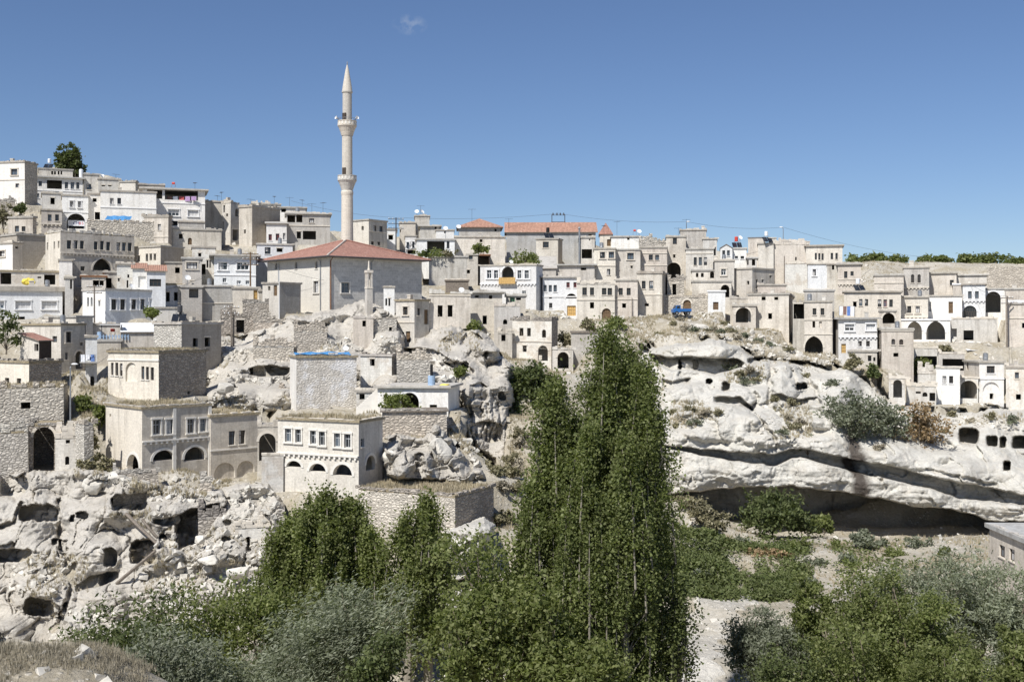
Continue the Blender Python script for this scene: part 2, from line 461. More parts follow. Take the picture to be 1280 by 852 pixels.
plain('curtain', (.55, .54, .52), .9, 0, .2, 2)
plain('metal', (.33, .34, .35), .45, .6, .2)
plain('metal_dark', (.09, .09, .095), .55, .4, .25)
plain('rust', (.24, .12, .065), .85, .2, .4, 4)
plain('dish', (.80, .80, .79), .45)
plain('tank_white', (.76, .77, .78), .4)
plain('tank_red', (.55, .07, .05), .5)
plain('tarp_blue', (.07, .23, .46), .5, 0, .3, 3, .4)
plain('tarp_white', (.74, .75, .75), .6, 0, .1, 3, .3)
plain('cloth_white', (.78, .79, .82), .9, 0, .08, 3)
plain('cloth_blue', (.12, .22, .50), .9, 0, .2)
plain('cloth_red', (.45, .10, .10), .9, 0, .2)
plain('cloth_yellow', (.72, .58, .10), .9, 0, .25, 5)
plain('cloth_purple', (.42, .28, .46), .9, 0, .25)
plain('cloth_brown', (.22, .13, .11), .9, 0, .2)
plain('cloth_green', (.30, .52, .07), .9, 0, .2)
plain('truck_blue', (.03, .13, .36), .35)
plain('rubber', (.02, .02, .02), .9)
plain('drum_blue', (.33, .45, .60), .5, 0, .1)
plain('black_pipe', (.015, .015, .015), .7)
plain('bark', (.20, .165, .125), .9, 0, .35, 4, .5)
plain('bark_pale', (.25, .225, .18), .9, 0, .3, 4, .5)
plain('stone_trim', (.62, .565, .48), .9, 0, .14, 2, .3)
plain('stone_trim_pale', (.70, .665, .60), .9, 0, .1, 2, .3)
plain('stone_white', (.78, .77, .755), .9, 0, .06, 2, .2)
plain('red_paint', (.50, .03, .06), .6)
plain('blue_paint', (.05, .06, .20), .6)
plain('boulder', (.53, .50, .44), .95, 0, .32, 1.3, .9)
plain('boulder_tan', (.50, .445, .36), .95, 0, .3, 1.5, .9)
t = NT('glass'); t.b.inputs['Specular IOR Level'].default_value = .6; t.out((.018, .022, .026), .08)
t = NT('glass_sky'); t.b.inputs['Specular IOR Level'].default_value = .6; t.out((.09, .115, .14), .15)  # paler panes: reflected sky painted into the base colour
t = NT('solar'); t.b.inputs['Specular IOR Level'].default_value = .4; t.out((.015, .018, .024), .35)

def tilemat(name, col):
    t = NT(name); uv = uvnode(t)
    br = t.n('ShaderNodeTexBrick'); t.l(uv, br.inputs['Vector'])
    br.inputs['Color1'].default_value = (*mul(col, 1.15), 1); br.inputs['Color2'].default_value = (*mul(col, .82), 1)
    br.inputs['Mortar'].default_value = (*mul(col, .55), 1)
    br.inputs['Scale'].default_value = 1; br.inputs['Brick Width'].default_value = .24; br.inputs['Row Height'].default_value = .36
    br.inputs['Mortar Size'].default_value = .018; br.offset = 0.0
    c = br.outputs['Color']
    pos = geopos(t)
    c = t.mix(t.math('MULTIPLY', t.ramp(t.noise(pos, .5, 6, .65), [(.48, 0.0), (.7, 1.0)]), .5), c, mul(col, .6))
    c = t.mix(t.ramp(t.noise(pos, 2.2, 3, .5), [(.66, 0.0), (.70, .8)]), c, (.62, .45, .36))
    wv = t.n('ShaderNodeTexWave', wave_type='BANDS', bands_direction='X'); wv.inputs['Scale'].default_value = 1.31; t.l(uv, wv.inputs['Vector'])
    nb = t.bump(wv.outputs['Fac'], .6, .08)
    nb = t.bump(t.math('SUBTRACT', 1.0, br.outputs['Fac']), .4, .04, nb)
    return t.out(c, .85, nb)
tilemat('tile_red', (.40, .215, .165))
tilemat('tile_orange', (.46, .26, .185))
# ------------------------------------------------------------------ house specs (measured first, built after the terrain)
HOUSES = []
def H(name, label, D, xl, xc, xr, yt, yb, a=None, mat='tuff', mL=None, wR=(), wL=(), roof='flat', rm='oldconcrete', ov=.14, th=.22,
      dep=7.0, fr='frame_dark', trim='stone_trim', cor=(), band=(), rag=0, grass=0, rise=1.5, cat='house', ctl=1, base=3.0, ridge='x', pil=(), clampz=1):
    pxc, k = cx(xc), (cx(xc) - 640) / F
    a = -math.atan(k) if a is None else math.radians(a)
    X0, Y0 = k * D, D
    for da in [0] + [v for i in range(1, 30) for v in (-i * 2, i * 2)]:   # turn the house until both measured faces have sensible lengths
        ca, sa = math.cos(a + math.radians(da)), math.sin(a + math.radians(da))
        kr, kl = [(None if v is None else (cx(v) - 640) / F) for v in (xr, xl)]
        tr = 5 if kr is None else (kr * Y0 - X0) / (ca - kr * sa); tl = 5 if kl is None else (kl * Y0 - X0) / (-sa - kl * ca)
        if .3 < tr < 30 and .3 < tl < 30: break
    a += math.radians(da)
    def sR(px): kk = (px - 640) / F; return (kk * Y0 - X0) / (ca - kk * sa)
    def sL(px): kk = (px - 640) / F; return (kk * Y0 - X0) / (-sa - kk * ca)
    Lr = dep if xr is None else sR(cx(xr))
    Ll = dep if xl is None else sL(cx(xl))
    assert 0.2 < Lr < 60 and 0.2 < Ll < 60, (label, Lr, Ll)
    zt = (HOR - cy(yt)) / F * D; zb = (HOR - cy(yb)) / F * D
    if rag >= .6: zt = max(zb + .5, zt - rag * .55)
    def conv(ws, face):
        out = []
        for w in ws:
            x0, y0, x1, y1, kd = w[:5]
            if face == 'R':
                s0, s1 = sR(cx(x0)), sR(cx(x1)); Ym = Y0 + (s0 + s1) / 2 * sa
            else:
                s1, s0 = sL(cx(x0)), sL(cx(x1)); Ym = Y0 + (s0 + s1) / 2 * ca
            L = Lr if face == 'R' else Ll
            s0, s1 = max(.06, s0), min(L - .06, s1)
            z1, z0 = (HOR - cy(y0)) / F * Ym, (HOR - cy(y1)) / F * Ym
            z1 = min(z1, zt - th - .05)
            if s1 - s0 < .12 or z1 - z0 < .12: continue
            out.append((s0, s1, z0 - zb, z1 - zb, kd))
        return out
    def lvl(l):
        return [(f, (HOR - cy(y)) / F * D - zb) for f, y in l]
    h = dict(name=name, label=label, D=D, loc=(X0, Y0, zb), a=a, Lr=Lr, Ll=Ll, ht=zt - zb, mat=mat, mL=mL or mat, wR=conv(wR, 'R'), wL=conv(wL, 'L'),
             roof=roof, rm=rm, ov=ov, th=th, fr=fr, trim=trim, cor=lvl(cor), band=lvl(band), rag=rag, grass=grass, rise=rise, cat=cat, ctl=ctl, base=base,
             ridge=ridge, pil=pil, sR=sR, sL=sL, yb=cy(yb), xl=pxc if xl is None else cx(xl), xr=pxc if xr is None else cx(xr), clampz=clampz)
    HOUSES.append(h)
    return h

def h_world(h, x, y, z=0.0):
    ca, sa = math.cos(h['a']), math.sin(h['a'])
    return Vector((h['loc'][0] + x * ca - y * sa, h['loc'][1] + x * sa + y * ca, h['loc'][2] + z))

def roofpt(h, px, inset=1.5, face=None):
    """point on the roof of a house, seen near pixel column px"""
    if face is None: face = 'R' if h['Lr'] >= 1.2 and h['sR'](px) >= 0 and h['sR'](px) <= h['Lr'] + .5 and not (h['xr'] - h['xl'] > 3 and px < h['loc'][0] / h['loc'][1] * F + 640) else 'L'
    if face == 'R': x, y = min(max(h['sR'](px), .2), h['Lr'] - .2), min(inset, h['Ll'] - .2)
    else: x, y = min(inset, h['Lr'] - .2), min(max(h['sL'](px), .2), h['Ll'] - .2)
    return h_world(h, x, y, h['ht'])

def archf(kind, t):
    if kind == 'p': return (1 - abs(t)) ** .5 * (1 + abs(t) * .28) if abs(t) < 1 else 0.0
    return math.sqrt(max(0.0, 1 - t * t))

ARCH = {'a', 'p', 'fa', 'ad', 'aw', 'ac'}
def opening_parts(op):
    s0, s1, z0, z1, kd = op
    if kd not in ARCH: return None
    w = s1 - s0
    rise = min(w * (.68 if kd == 'p' else .5), z1 - z0)
    return z1 - rise, rise

def facade(mb, L, z0, z1, ops, P3, u0=0.0, mi=0, rev=.34):
    S = sorted({0.0, L, *[c for o in ops for c in o[:2]]}); Z = sorted({z0, z1, *[min(max(c, z0), z1) for o in ops for c in o[2:4]]})
    S = [s for i, s in enumerate(S) if i == 0 or s - S[i - 1] > 1e-4]; Z = [z for i, z in enumerate(Z) if i == 0 or z - Z[i - 1] > 1e-4]
    for sa, sb in zip(S[:-1], S[1:]):
        for za, zb in zip(Z[:-1], Z[1:]):
            sm, zm = (sa + sb) / 2, (za + zb) / 2
            if any(o[0] < sm < o[1] and o[2] < zm < o[3] for o in ops): continue
            mb.quad([P3(sa, za, 0), P3(sb, za, 0), P3(sb, zb, 0), P3(sa, zb, 0)], uv=[(u0 + sa, za), (u0 + sb, za), (u0 + sb, zb), (u0 + sa, zb)], mi=mi)
    for o in ops:
        s0, s1, za, zb, kd = o
        d = rev * (1.6 if kd in ('a', 'p') and s1 - s0 > 1.6 else .6 if kd in ('n', 'fa') else 1.0)
        if kd in ARCH:
            sp, rise = opening_parts(o)
            n = 12; c, hw = (s0 + s1) / 2, (s1 - s0) / 2
            arc = [(c + hw * math.sin(-math.pi / 2 + math.pi * i / n), sp + rise * archf(kd, math.sin(-math.pi / 2 + math.pi * i / n))) for i in range(n + 1)]
            arc[0] = (s0, sp); arc[-1] = (s1, sp)
            for (pa, qa), (pb, qb) in zip(arc[:-1], arc[1:]):
                mb.quad([P3(pa, qa, 0), P3(pb, qb, 0), P3(pb, zb, 0), P3(pa, zb, 0)], uv=[(u0 + pa, qa), (u0 + pb, qb), (u0 + pb, zb), (u0 + pa, zb)], mi=mi)
                mb.quad([P3(pa, qa, 0), P3(pb, qb, 0), P3(pb, qb, d), P3(pa, qa, d)], mi=mi)
                if kd == 'fa':
                    mb.quad([P3(pa, sp, d), P3(pb, sp, d), P3(pb, qb, d), P3(pa, qa, d)], uv=[(u0 + pa, sp), (u0 + pb, sp), (u0 + pb, qb), (u0 + pa, qa)], mi=mi)
            top = sp
        else:
            top = zb
            mb.quad([P3(s0, zb, 0), P3(s1, zb, 0), P3(s1, zb, d), P3(s0, zb, d)], mi=mi)
        if top - za > .01:
            mb.quad([P3(s0, za, 0), P3(s0, top, 0), P3(s0, top, d), P3(s0, za, d)], mi=mi)
            mb.quad([P3(s1, za, 0), P3(s1, top, 0), P3(s1, top, d), P3(s1, za, d)], mi=mi)
        mb.quad([P3(s0, za, 0), P3(s1, za, 0), P3(s1, za, d), P3(s0, za, d)], mi=mi)
        if kd in ('n', 'fa') and top - za > .01:
            mb.quad([P3(s0, za, d), P3(s1, za, d), P3(s1, top, d), P3(s0, top, d)], uv=[(u0 + s0, za), (u0 + s1, za), (u0 + s1, top), (u0 + s0, top)], mi=mi)

def pbox(mb, P3, s0, s1, z0, z1, d0, d1, mi=0):
    c = [P3(s, z, d) for z in (z0, z1) for d in (d0, d1) for s in (s0, s1)]
    for idx in ((0, 1, 5, 4), (3, 2, 6, 7), (2, 0, 4, 6), (1, 3, 7, 5), (4, 5, 7, 6), (2, 3, 1, 0)):
        mb.quad([c[i] for i in idx], mi=mi)

def fill_opening(o, P3, h, root, rnd):
    s0, s1, za, zb, kd = o
    w, hh = s1 - s0, zb - za
    fr = h['fr']
    if kd in ('w', 'ws', 'W', 'wr', 'wg', 'aw', 'wp'):
        if kd == 'wr': fr = 'frame_red'
        if kd == 'wg': fr = 'frame_green'
        if kd == 'W': fr = 'frame_white'
        m = MB(); ft = min(.075, w * .1); d0, d1 = .16, .23
        top = zb
        if kd == 'aw': top = opening_parts(o)[0]
        pbox(m, P3, s0, s0 + ft, za, top, d0, d1); pbox(m, P3, s1 - ft, s1, za, top, d0, d1)
        pbox(m, P3, s0 + ft, s1 - ft, za, za + ft, d0, d1); pbox(m, P3, s0 + ft, s1 - ft, top - ft, top, d0, d1)
        nv = 1 if w < 1.3 else (2 if w < 2.2 else 3)
        if kd == 'aw': nv = 4
        for i in range(nv):
            c = s0 + w * (i + 1) / (nv + 1); pbox(m, P3, c - ft * .4, c + ft * .4, za + ft, top - ft, d0 + .005, d1 - .01)
        nh = 2 if kd == 'aw' else 1
        for i in range(nh):
            c = za + (top - za) * ((.64 if nh == 1 else (i + 1) / (nh + 1))); pbox(m, P3, s0 + ft, s1 - ft, c - ft * .4, c + ft * .4, d0 + .008, d1 - .012)
        if kd == 'aw':
            sp, rise = opening_parts(o)
            for i in range(1, 6):
                t = -1 + 2 * i / 6; c = (s0 + s1) / 2 + t * w / 2
                pbox(m, P3, c - ft * .4, c + ft * .4, sp, sp + rise * archf('a', t), d0 + .004, d1 - .01)
        win = m.build('window', fr, root)
        g = MB(); dg = .2
        if kd == 'aw':
            sp, rise = opening_parts(o); n = 10
            for i in range(n):
                ta, tb = -1 + 2 * i / n, -1 + 2 * (i + 1) / n
                ca_, cb_ = (s0 + s1) / 2 + ta * w / 2, (s0 + s1) / 2 + tb * w / 2
                g.quad([P3(ca_, za, dg), P3(cb_, za, dg), P3(cb_, sp + rise * archf('a', tb), dg), P3(ca_, sp + rise * archf('a', ta), dg)])
        else:
            g.quad([P3(s0 + .01, za + .01, dg), P3(s1 - .01, za + .01, dg), P3(s1 - .01, zb - .01, dg), P3(s0 + .01, zb - .01, dg)])
        g.build('pane', 'curtain' if kd == 'wp' else rnd.choice(('glass', 'glass', 'glass_sky')), win)
        if kd == 'W' or (kd in ('w', 'ws') and rnd.random() < .3):
            cu = MB(); n = 10; c0, c1 = (s0 + .05, s1 - .05) if kd == 'W' else (s0 + .04, s0 + w * rnd.uniform(.35, .95))
            zc0 = za + hh * (.03 if rnd.random() < .6 else .45)
            for i in range(n):
                a_, b_ = c0 + (c1 - c0) * i / n, c0 + (c1 - c0) * (i + 1) / n
                cu.quad([P3(a_, zc0, .185 + .008 * (i % 2)), P3(b_, zc0, .185 + .008 * ((i + 1) % 2)), P3(b_, zb - .05, .185 + .008 * ((i + 1) % 2)), P3(a_, zb - .05, .185 + .008 * (i % 2))])
            cu.build('curtain', 'curtain', win)
        if kd in ('ws', 'W', 'wp'):
            m = MB(); t = .15 if kd == 'ws' else .10
            pbox(m, P3, s0 - t, s0, za - .02, zb + .02, -.07, .1); pbox(m, P3, s1, s1 + t, za - .02, zb + .02, -.07, .1)
            pbox(m, P3, s0 - t - .05, s1 + t + .05, zb + .02, zb + .18, -.11, .1)
            pbox(m, P3, s0 - t - .06, s1 + t + .06, za - .14, za - .02, -.16, .1)
            m.build('window_surround', 'stone_white' if h['mat'] in ('white', 'bluewhite') else h['trim'], win)
        elif rnd.random() < .8:
            m = MB(); pbox(m, P3, s0 - .08, s1 + .08, za - .09, za - .005, -.09, .12)
            m.build('sill', 'stone_white' if h['mat'] in ('white', 'bluewhite') else h['trim'], win)
    elif kd in ('d', 'ad', 'dy'):
        m = MB(); nb = 4; top = zb
        if kd == 'ad': top = opening_parts(o)[0] + .12
        for i in range(nb):
            a_, b_ = s0 + w * i / nb + .012, s0 + w * (i + 1) / nb - .012
            tp = top if kd != 'ad' else opening_parts(o)[0] + opening_parts(o)[1] * archf('a', -1 + (2 * i + 1) / nb) * .97
            pbox(m, P3, a_, b_, za, tp, .16 + .01 * (i % 2), .24)
        pbox(m, P3, s0 + .02, s1 - .02, za + hh * .25, za + hh * .25 + .1, .13, .17)
        pbox(m, P3, s0 + .02, s1 - .02, za + hh * .62, za + hh * .62 + .1, .13, .17)
        m.build('door', 'wood_yellow' if kd == 'dy' else 'wood', root)
    elif kd == 'h':
        if rnd.random() < .5 and w < 1.6:
            m = MB(); pbox(m, P3, s0 - .1, s1 + .1, zb + .005, zb + .16, -.05, .2)
            m.build('lintel', h['trim'], root)
    if kd in ('a', 'p', 'ac', 'aw', 'ad') and w > .9:
        sp, rise = opening_parts(o); n = 14; m = MB(); tk = .24
        for i in range(n):
            t0, t1 = math.sin(-math.pi / 2 + math.pi * i / n), math.sin(-math.pi / 2 + math.pi * (i + 1) / n)
            q = []
            for t, k in ((t0, 0), (t1, 0), (t1, 1), (t0, 1)):
                rr = 1 + k * tk / (w / 2)
                q.append(((s0 + s1) / 2 + t * w / 2 * rr, sp + (rise + k * tk) * archf('p' if kd == 'p' else 'a', t)))
            if q[2][1] > h['ht'] - h['th']: continue
            fa = [P3(p[0], p[1], -.05) for p in q]; bk = [P3(p[0], p[1], .02) for p in q]
            m.quad(fa); m.quad([fa[0], fa[1], bk[1], bk[0]]); m.quad([fa[2], fa[3], bk[3], bk[2]])
        if m.f: m.build('arch_ring', 'stone_white' if h['mat'] in ('white', 'bluewhite') else h['trim'], root)

def build_house(h):
    rnd = random.Random(h['label'])
    root = empty(h['name'], h['loc'], h['a'], h['label'], h['cat'])
    if h['cat'] != 'mosque':                      # old walls are never quite plumb
        k_ = .011 if h['roof'] == 'rag' else .006
        root.rotation_euler = (rnd.uniform(-k_, k_), rnd.uniform(-k_, k_), h['a'])
    Lr, Ll, ht = h['Lr'], h['Ll'], h['ht']
    PR = lambda s, z, d: (s, d, z)
    PL = lambda s, z, d: (d, s, z)
    zw = ht - (h['th'] if h['roof'] in ('flat', 'rag') else 0)
    m = MB(); b = -h['base']
    facade(m, Lr, b, zw, h['wR'], PR, 0, 0)
    facade(m, Ll, b, zw, h['wL'], PL, 17.3, 1)
    m.quad([(0, Ll, b), (Lr, Ll, b), (Lr, Ll, zw), (0, Ll, zw)], uv=[(31, b), (31 + Lr, b), (31 + Lr, zw), (31, zw)])
    m.quad([(Lr, 0, b), (Lr, Ll, b), (Lr, Ll, zw), (Lr, 0, zw)], uv=[(47, b), (47 + Ll, b), (47 + Ll, zw), (47, zw)], mi=1)
    if h['roof'] == 'gable':
        r = h['rise']
        if h['ridge'] == 'x':
            for x in (0, Lr): m.quad([(x, 0, zw), (x, Ll, zw), (x, Ll / 2, zw + r)], uv=[(0, zw), (Ll, zw), (Ll / 2, zw + r)], mi=1)
        else:
            for y in (0, Ll): m.quad([(0, y, zw), (Lr, y, zw), (Lr / 2, y, zw + r)], uv=[(0, zw), (Lr, zw), (Lr / 2, zw + r)])
    if h['roof'] == 'shed':
        r = h['rise']
        m.quad([(0, Ll, zw), (Lr, Ll, zw), (Lr, Ll, zw + r), (0, Ll, zw + r)])
        for x in (0, Lr): m.quad([(x, 0, zw), (x, Ll, zw), (x, Ll, zw + r)], mi=1)
    m.build('wall', [h['mat'], h['mL']], root)
    # roof
    ov, th = h['ov'], h['th']
    x0, x1, y0, y1 = -ov, Lr + ov, -ov, Ll + ov
    rf = MB()
    if h['roof'] in ('flat', 'rag'):
        if h['roof'] == 'rag': x0, x1, y0, y1 = .03, Lr - .03, .03, Ll - .03
        rf.box(x0, x1, y0, y1, zw, ht)
    elif h['roof'] == 'hip':
        r = h['rise']; t = .1
        if Lr > Ll + .5: ra, rb = ((y1 - y0) / 2 + x0, (y0 + y1) / 2), (x1 - (y1 - y0) / 2, (y0 + y1) / 2)
        elif Ll > Lr + .5: ra, rb = ((x0 + x1) / 2, y0 + (x1 - x0) / 2), ((x0 + x1) / 2, y1 - (x1 - x0) / 2)
        else: ra = rb = ((x0 + x1) / 2, (y0 + y1) / 2)
        A = [(x0, y0), (x1, y0), (x1, y1), (x0, y1)]
        RA, RB = (*ra, ht + r), (*rb, ht + r)
        lx = Lr > Ll + .5
        tris = [[A[0], A[1], RB, RA], [A[1], A[2], RB], [A[2], A[3], RA, RB], [A[3], A[0], RA]] if lx or ra == rb else \
               [[A[0], A[1], RA], [A[1], A[2], RB, RA], [A[2], A[3], RB], [A[3], A[0], RA, RB]]
        for q in tris:
            p = [Vector((*c, ht + t)) if len(c) == 2 else Vector(c) for c in q]
            if len(p) == 4 and (p[2] - p[3]).length < 1e-4: p = p[:3]
            e = (p[1] - p[0]).normalized(); up = (p[2] - p[0]); up = (up - e * up.dot(e)).normalized()
            rf.quad(p, uv=[((c - p[0]).dot(e), (c - p[0]).dot(up)) for c in p])
        for i in range(4):
            a_, b_ = A[i], A[(i + 1) % 4]
            rf.quad([(*a_, ht - .06), (*b_, ht - .06), (*b_, ht + t), (*a_, ht + t)])
        rf.quad([(*c, ht - .06) for c in A], mi=1)
    elif h['roof'] == 'gable':
        r = h['rise']; t = .12
        if h['ridge'] == 'x':
            ym = (y0 + y1) / 2; sl = math.hypot(ym - y0, r)
            for (ya, yb_) in ((y0, ym), (y1, ym)):
                rf.quad([(x0, ya, ht + t), (x1, ya, ht + t), (x1, ym, ht + r + t), (x0, ym, ht + r + t)], uv=[(0, 0), (x1 - x0, 0), (x1 - x0, sl), (0, sl)])
                rf.quad([(x0, ya, ht), (x1, ya, ht), (x1, ym, ht + r), (x0, ym, ht + r)], mi=1)
                rf.quad([(x0, ya, ht), (x1, ya, ht), (x1, ya, ht + t), (x0, ya, ht + t)], mi=1)
                for x in (x0, x1): rf.quad([(x, ya, ht), (x, ym, ht + r), (x, ym, ht + r + t), (x, ya, ht + t)], mi=1)
        else:
            xm = (x0 + x1) / 2; sl = math.hypot(xm - x0, r)
            for xa in (x0, x1):
                rf.quad([(xa, y0, ht + t), (xa, y1, ht + t), (xm, y1, ht + r + t), (xm, y0, ht + r + t)], uv=[(0, 0), (y1 - y0, 0), (y1 - y0, sl), (0, sl)])
                rf.quad([(xa, y0, ht), (xa, y1, ht), (xm, y1, ht + r), (xm, y0, ht + r)], mi=1)
                for y in (y0, y1): rf.quad([(xa, y, ht), (xm, y, ht + r), (xm, y, ht + r + t), (xa, y, ht + t)], mi=1)
    elif h['roof'] == 'shed':
        r = h['rise']; t = .12; g = r / Ll
        za, zb_ = ht - ov * g + .02, ht + r + ov * g + .02
        sl = math.hypot(y1 - y0, zb_ - za)
        rf.quad([(x0, y0, za + t), (x1, y0, za + t), (x1, y1, zb_ + t), (x0, y1, zb_ + t)], uv=[(0, 0), (x1 - x0, 0), (x1 - x0, sl), (0, sl)])
        rf.quad([(x0, y0, za), (x1, y0, za), (x1, y1, zb_), (x0, y1, zb_)], mi=1)
        rf.quad([(x0, y0, za), (x1, y0, za), (x1, y0, za + t), (x0, y0, za + t)], mi=1)
        for x in (x0, x1): rf.quad([(x, y0, za), (x, y1, zb_), (x, y1, zb_ + t), (x, y0, za + t)], mi=1)
    roof = rf.build('roof', [h['rm'], 'wood_grey'], root)
    # loose or broken stones along the wall tops that face the valley
    if h['rag'] or h['roof'] == 'rag' or (h['roof'] == 'flat' and rnd.random() < .8):
        st = MB(); amp = (h['rag'] or (.05 if h['mat'] in ('white', 'bluewhite', 'cmu') else .22))
        for L, P3 in ((Lr, PR), (Ll, PL)):
            if L < .8: continue
            s = 0.0; base_n = rnd.random() * 10
            while s < L:
                w = rnd.uniform(.25, .6)
                env = .5 + .5 * math.sin(base_n + s * .9) * math.sin(base_n * 2 + s * .37)
                hh = amp * (.25 + env) * rnd.uniform(.3, 1.1)
                if amp >= .6:                      # a broken wall top: stones stacked course by course to an uneven line
                    e_ = max(0.0, min(1.0, .5 + .55 * math.sin(base_n + s * 1.1) * math.sin(base_n * 2.3 + s * .53) + rnd.uniform(-.22, .22))) * min(1.0, (min(s, L - s) + .25) / 1.0)
                    zc_ = ht - .12
                    while zc_ < ht + amp * 1.5 * e_:
                        hc = rnd.uniform(.16, .3); d_ = rnd.uniform(-.04, .05); o_ = rnd.uniform(-.06, .06)
                        pbox(st, P3, s + o_, s + w + o_ + .03, zc_, zc_ + hc, d_, d_ + rnd.uniform(.35, .6)); zc_ += hc * .97
                elif rnd.random() < .82:
                    dd = rnd.uniform(-.05, .03) - (ov if h['roof'] == 'flat' else 0) * .6
                    M = Matrix.Rotation(rnd.uniform(-.12, .12), 3, 'Z')
                    pbox(st, lambda a_, b_, c_, s=s, w=w, P3=P3: P3(s + w / 2 + (a_ * math.cos(.1) - (c_ - .2) * math.sin(.1) * rnd.uniform(-1, 1)), b_ + a_ * rnd.uniform(-.05, .05), c_), -w / 2, w / 2, ht - .12, ht + hh, dd, dd + rnd.uniform(.25, .5))
                s += w * .98
        if st.f: tag(st.build('broken_coping', h['mat'] if h['mat'] in ('rubble', 'rubble_grey', 'rubble_pale', 'worn', 'pink', 'tuff', 'tuff_pale', 'shaded_stone') else 'stone_trim', roof), kind='stuff')
    for f, z in h['band']:
        L, P3 = (Lr, PR) if f == 'R' else (Ll, PL)
        m = MB(); pbox(m, P3, -.06, L + .03, z - .07, z + .07, -.09, .05); m.build('string_course', 'stone_white' if h['mat'] in ('white', 'bluewhite') else h['trim'], root)
    for f, z in h['cor']:
        L, P3 = (Lr, PR) if f == 'R' else (Ll, PL)
        m = MB(); pbox(m, P3, 0, L, z + .02, z + .16, -.2, .05)
        n = max(3, int(L / .5))
        for i in range(n):
            s = (i + .5) * L / n; pbox(m, P3, s - .1, s + .1, z - .2, z + .03, -.17, .05)
        m.build('corbel_course', 'stone_white' if h['mat'] in ('white', 'bluewhite') else h['trim'], root)
    for f, s in h['pil']:
        L, P3 = (Lr, PR) if f == 'R' else (Ll, PL)
        m = MB(); pbox(m, P3, s - .16, s + .16, b, zw - .02, -.12, .05); m.build('pilaster', h['trim'], root)
    for o in h['wR']: fill_opening(o, PR, h, root, rnd)
    for o in h['wL']: fill_opening(o, PL, h, root, rnd)
    if h['grass']:
        n = int(Lr * Ll * 9 * h['grass']); pts = np.c_[RS.uniform(.1, Lr - .1, n), RS.uniform(.1, Ll - .1, n), np.full(n, ht - .02)]
        keep = fbm(pts[:, 0] * .6 + h['D'], pts[:, 1] * .6, 0, 3) > -.25
        tag(grass_obj('roof_grass', pts[keep], .18, .38, 'grass_dry', roof), kind='stuff')
    h['root'] = root
    return root

def grass_obj(name, pts, h0, h1, mat, parent=None, blades=5, w=.035, lean=.35):
    n = len(pts)
    if n == 0: pts = np.zeros((1, 3)); n = 1
    b = np.repeat(pts, blades, 0); N = len(b)
    ang = RS.uniform(0, 2 * np.pi, N); off = RS.uniform(0, .14, N)
    base = b + np.c_[np.cos(ang) * off, np.sin(ang) * off, np.zeros(N)]
    ht = RS.uniform(h0, h1, N); a2 = RS.uniform(0, 2 * np.pi, N); ln = RS.uniform(.05, lean, N) * ht
    tip = base + np.c_[np.cos(a2) * ln, np.sin(a2) * ln, ht]
    a3 = RS.uniform(0, 2 * np.pi, N); ww = w * RS.uniform(.6, 1.4, N)
    d = np.c_[np.cos(a3) * ww, np.sin(a3) * ww, np.zeros(N)]
    V = np.stack([base - d, base + d, tip], 1).reshape(-1, 3)
    return fastmesh(name, V, np.arange(N * 3).reshape(-1, 3), mat, parent)
# ------------------------------------------------------------------ the village, house by house
# --- upper left of the hill
R('A1')
h_tl = H('white_house', 'tall white house with a stone side wall at the top left end of the village', 188, -80, 265, 400, 95, 530, a=80, mat='rubble', mL='white', wL=[(120, 180, 188, 245, 'ws'), (165, 335, 205, 378, 'w')], band=[('L', 292)])
h_row = H('plaster_house', 'long pale house with a shaded veranda and concrete roof edge beside the tall white house', 196, None, 275, 880, 248, 560, mat='white', fr='frame_grey', wR=[(325, 310, 362, 365, 'w'), (410, 310, 447, 365, 'w'), (500, 300, 660, 392, 'h'), (690, 320, 725, 390, 'w'), (752, 320, 790, 395, 'w'), (812, 322, 845, 395, 'w'), (375, 440, 418, 490, 'w')], rm='concrete', ov=.5, band=[('R', 400)])
h_top = H('stone_house', 'bare stone house below the hilltop tree', 208, None, 410, 775, 165, 300, wR=[(545, 200, 565, 240, 'h'), (575, 205, 595, 240, 'h'), (615, 200, 632, 240, 'h'), (645, 200, 662, 240, 'h')], mat='tuff_pale')
H('plaster_house', 'small beige house with one window and a pipe beside the long veranda house', 200, None, 890, 1050, 228, 470, mat='tuff_pale', wR=[(920, 340, 970, 400, 'w')])
h_t5 = H('stone_house', 'low stone house with two vents above the white house with twin windows', 200, None, 1045, 1272, 278, 480, mat='tuff_pale', wR=[(1082, 352, 1118, 366, 'h'), (1150, 352, 1186, 366, 'h')])
H('plaster_house', 'grey mottled house with a single dark window above the pinkish house', 181, None, 445, 655, 425, 640, mat='plaster', wR=[(537, 487, 582, 556, 'h')])
h_arch = H('white_house', 'white house with a wide ground floor arch and a lettered banner', 176, None, 660, 940, 448, 830, mat='white', wR=[(742, 520, 782, 585, 'wp'), (828, 525, 862, 588, 'wp'), (712, 655, 908, 815, 'a')], band=[('R', 636)])
H('white_house', 'narrow white link building with an open dark doorway beside the banner arch', 178, None, 940, 1070, 435, 740, mat='white', wR=[(988, 492, 1030, 532, 'h'), (1010, 640, 1066, 720, 'h')])
h_tw = H('white_house', 'plain white house with twin windows above the blue tarpaulin', 174, None, 1070, 1665, 402, 745, mat='white', wR=[(1172, 490, 1210, 555, 'w'), (1250, 490, 1290, 555, 'w')], band=[('R', 585)])
H('stone_house', 'pinkish stone house with two windows left of the banner arch house', 172, None, 440, 660, 602, 850, mat='pink', wR=[(510, 665, 550, 735, 'w'), (588, 665, 628, 735, 'w')], cor=[('R', 770)])
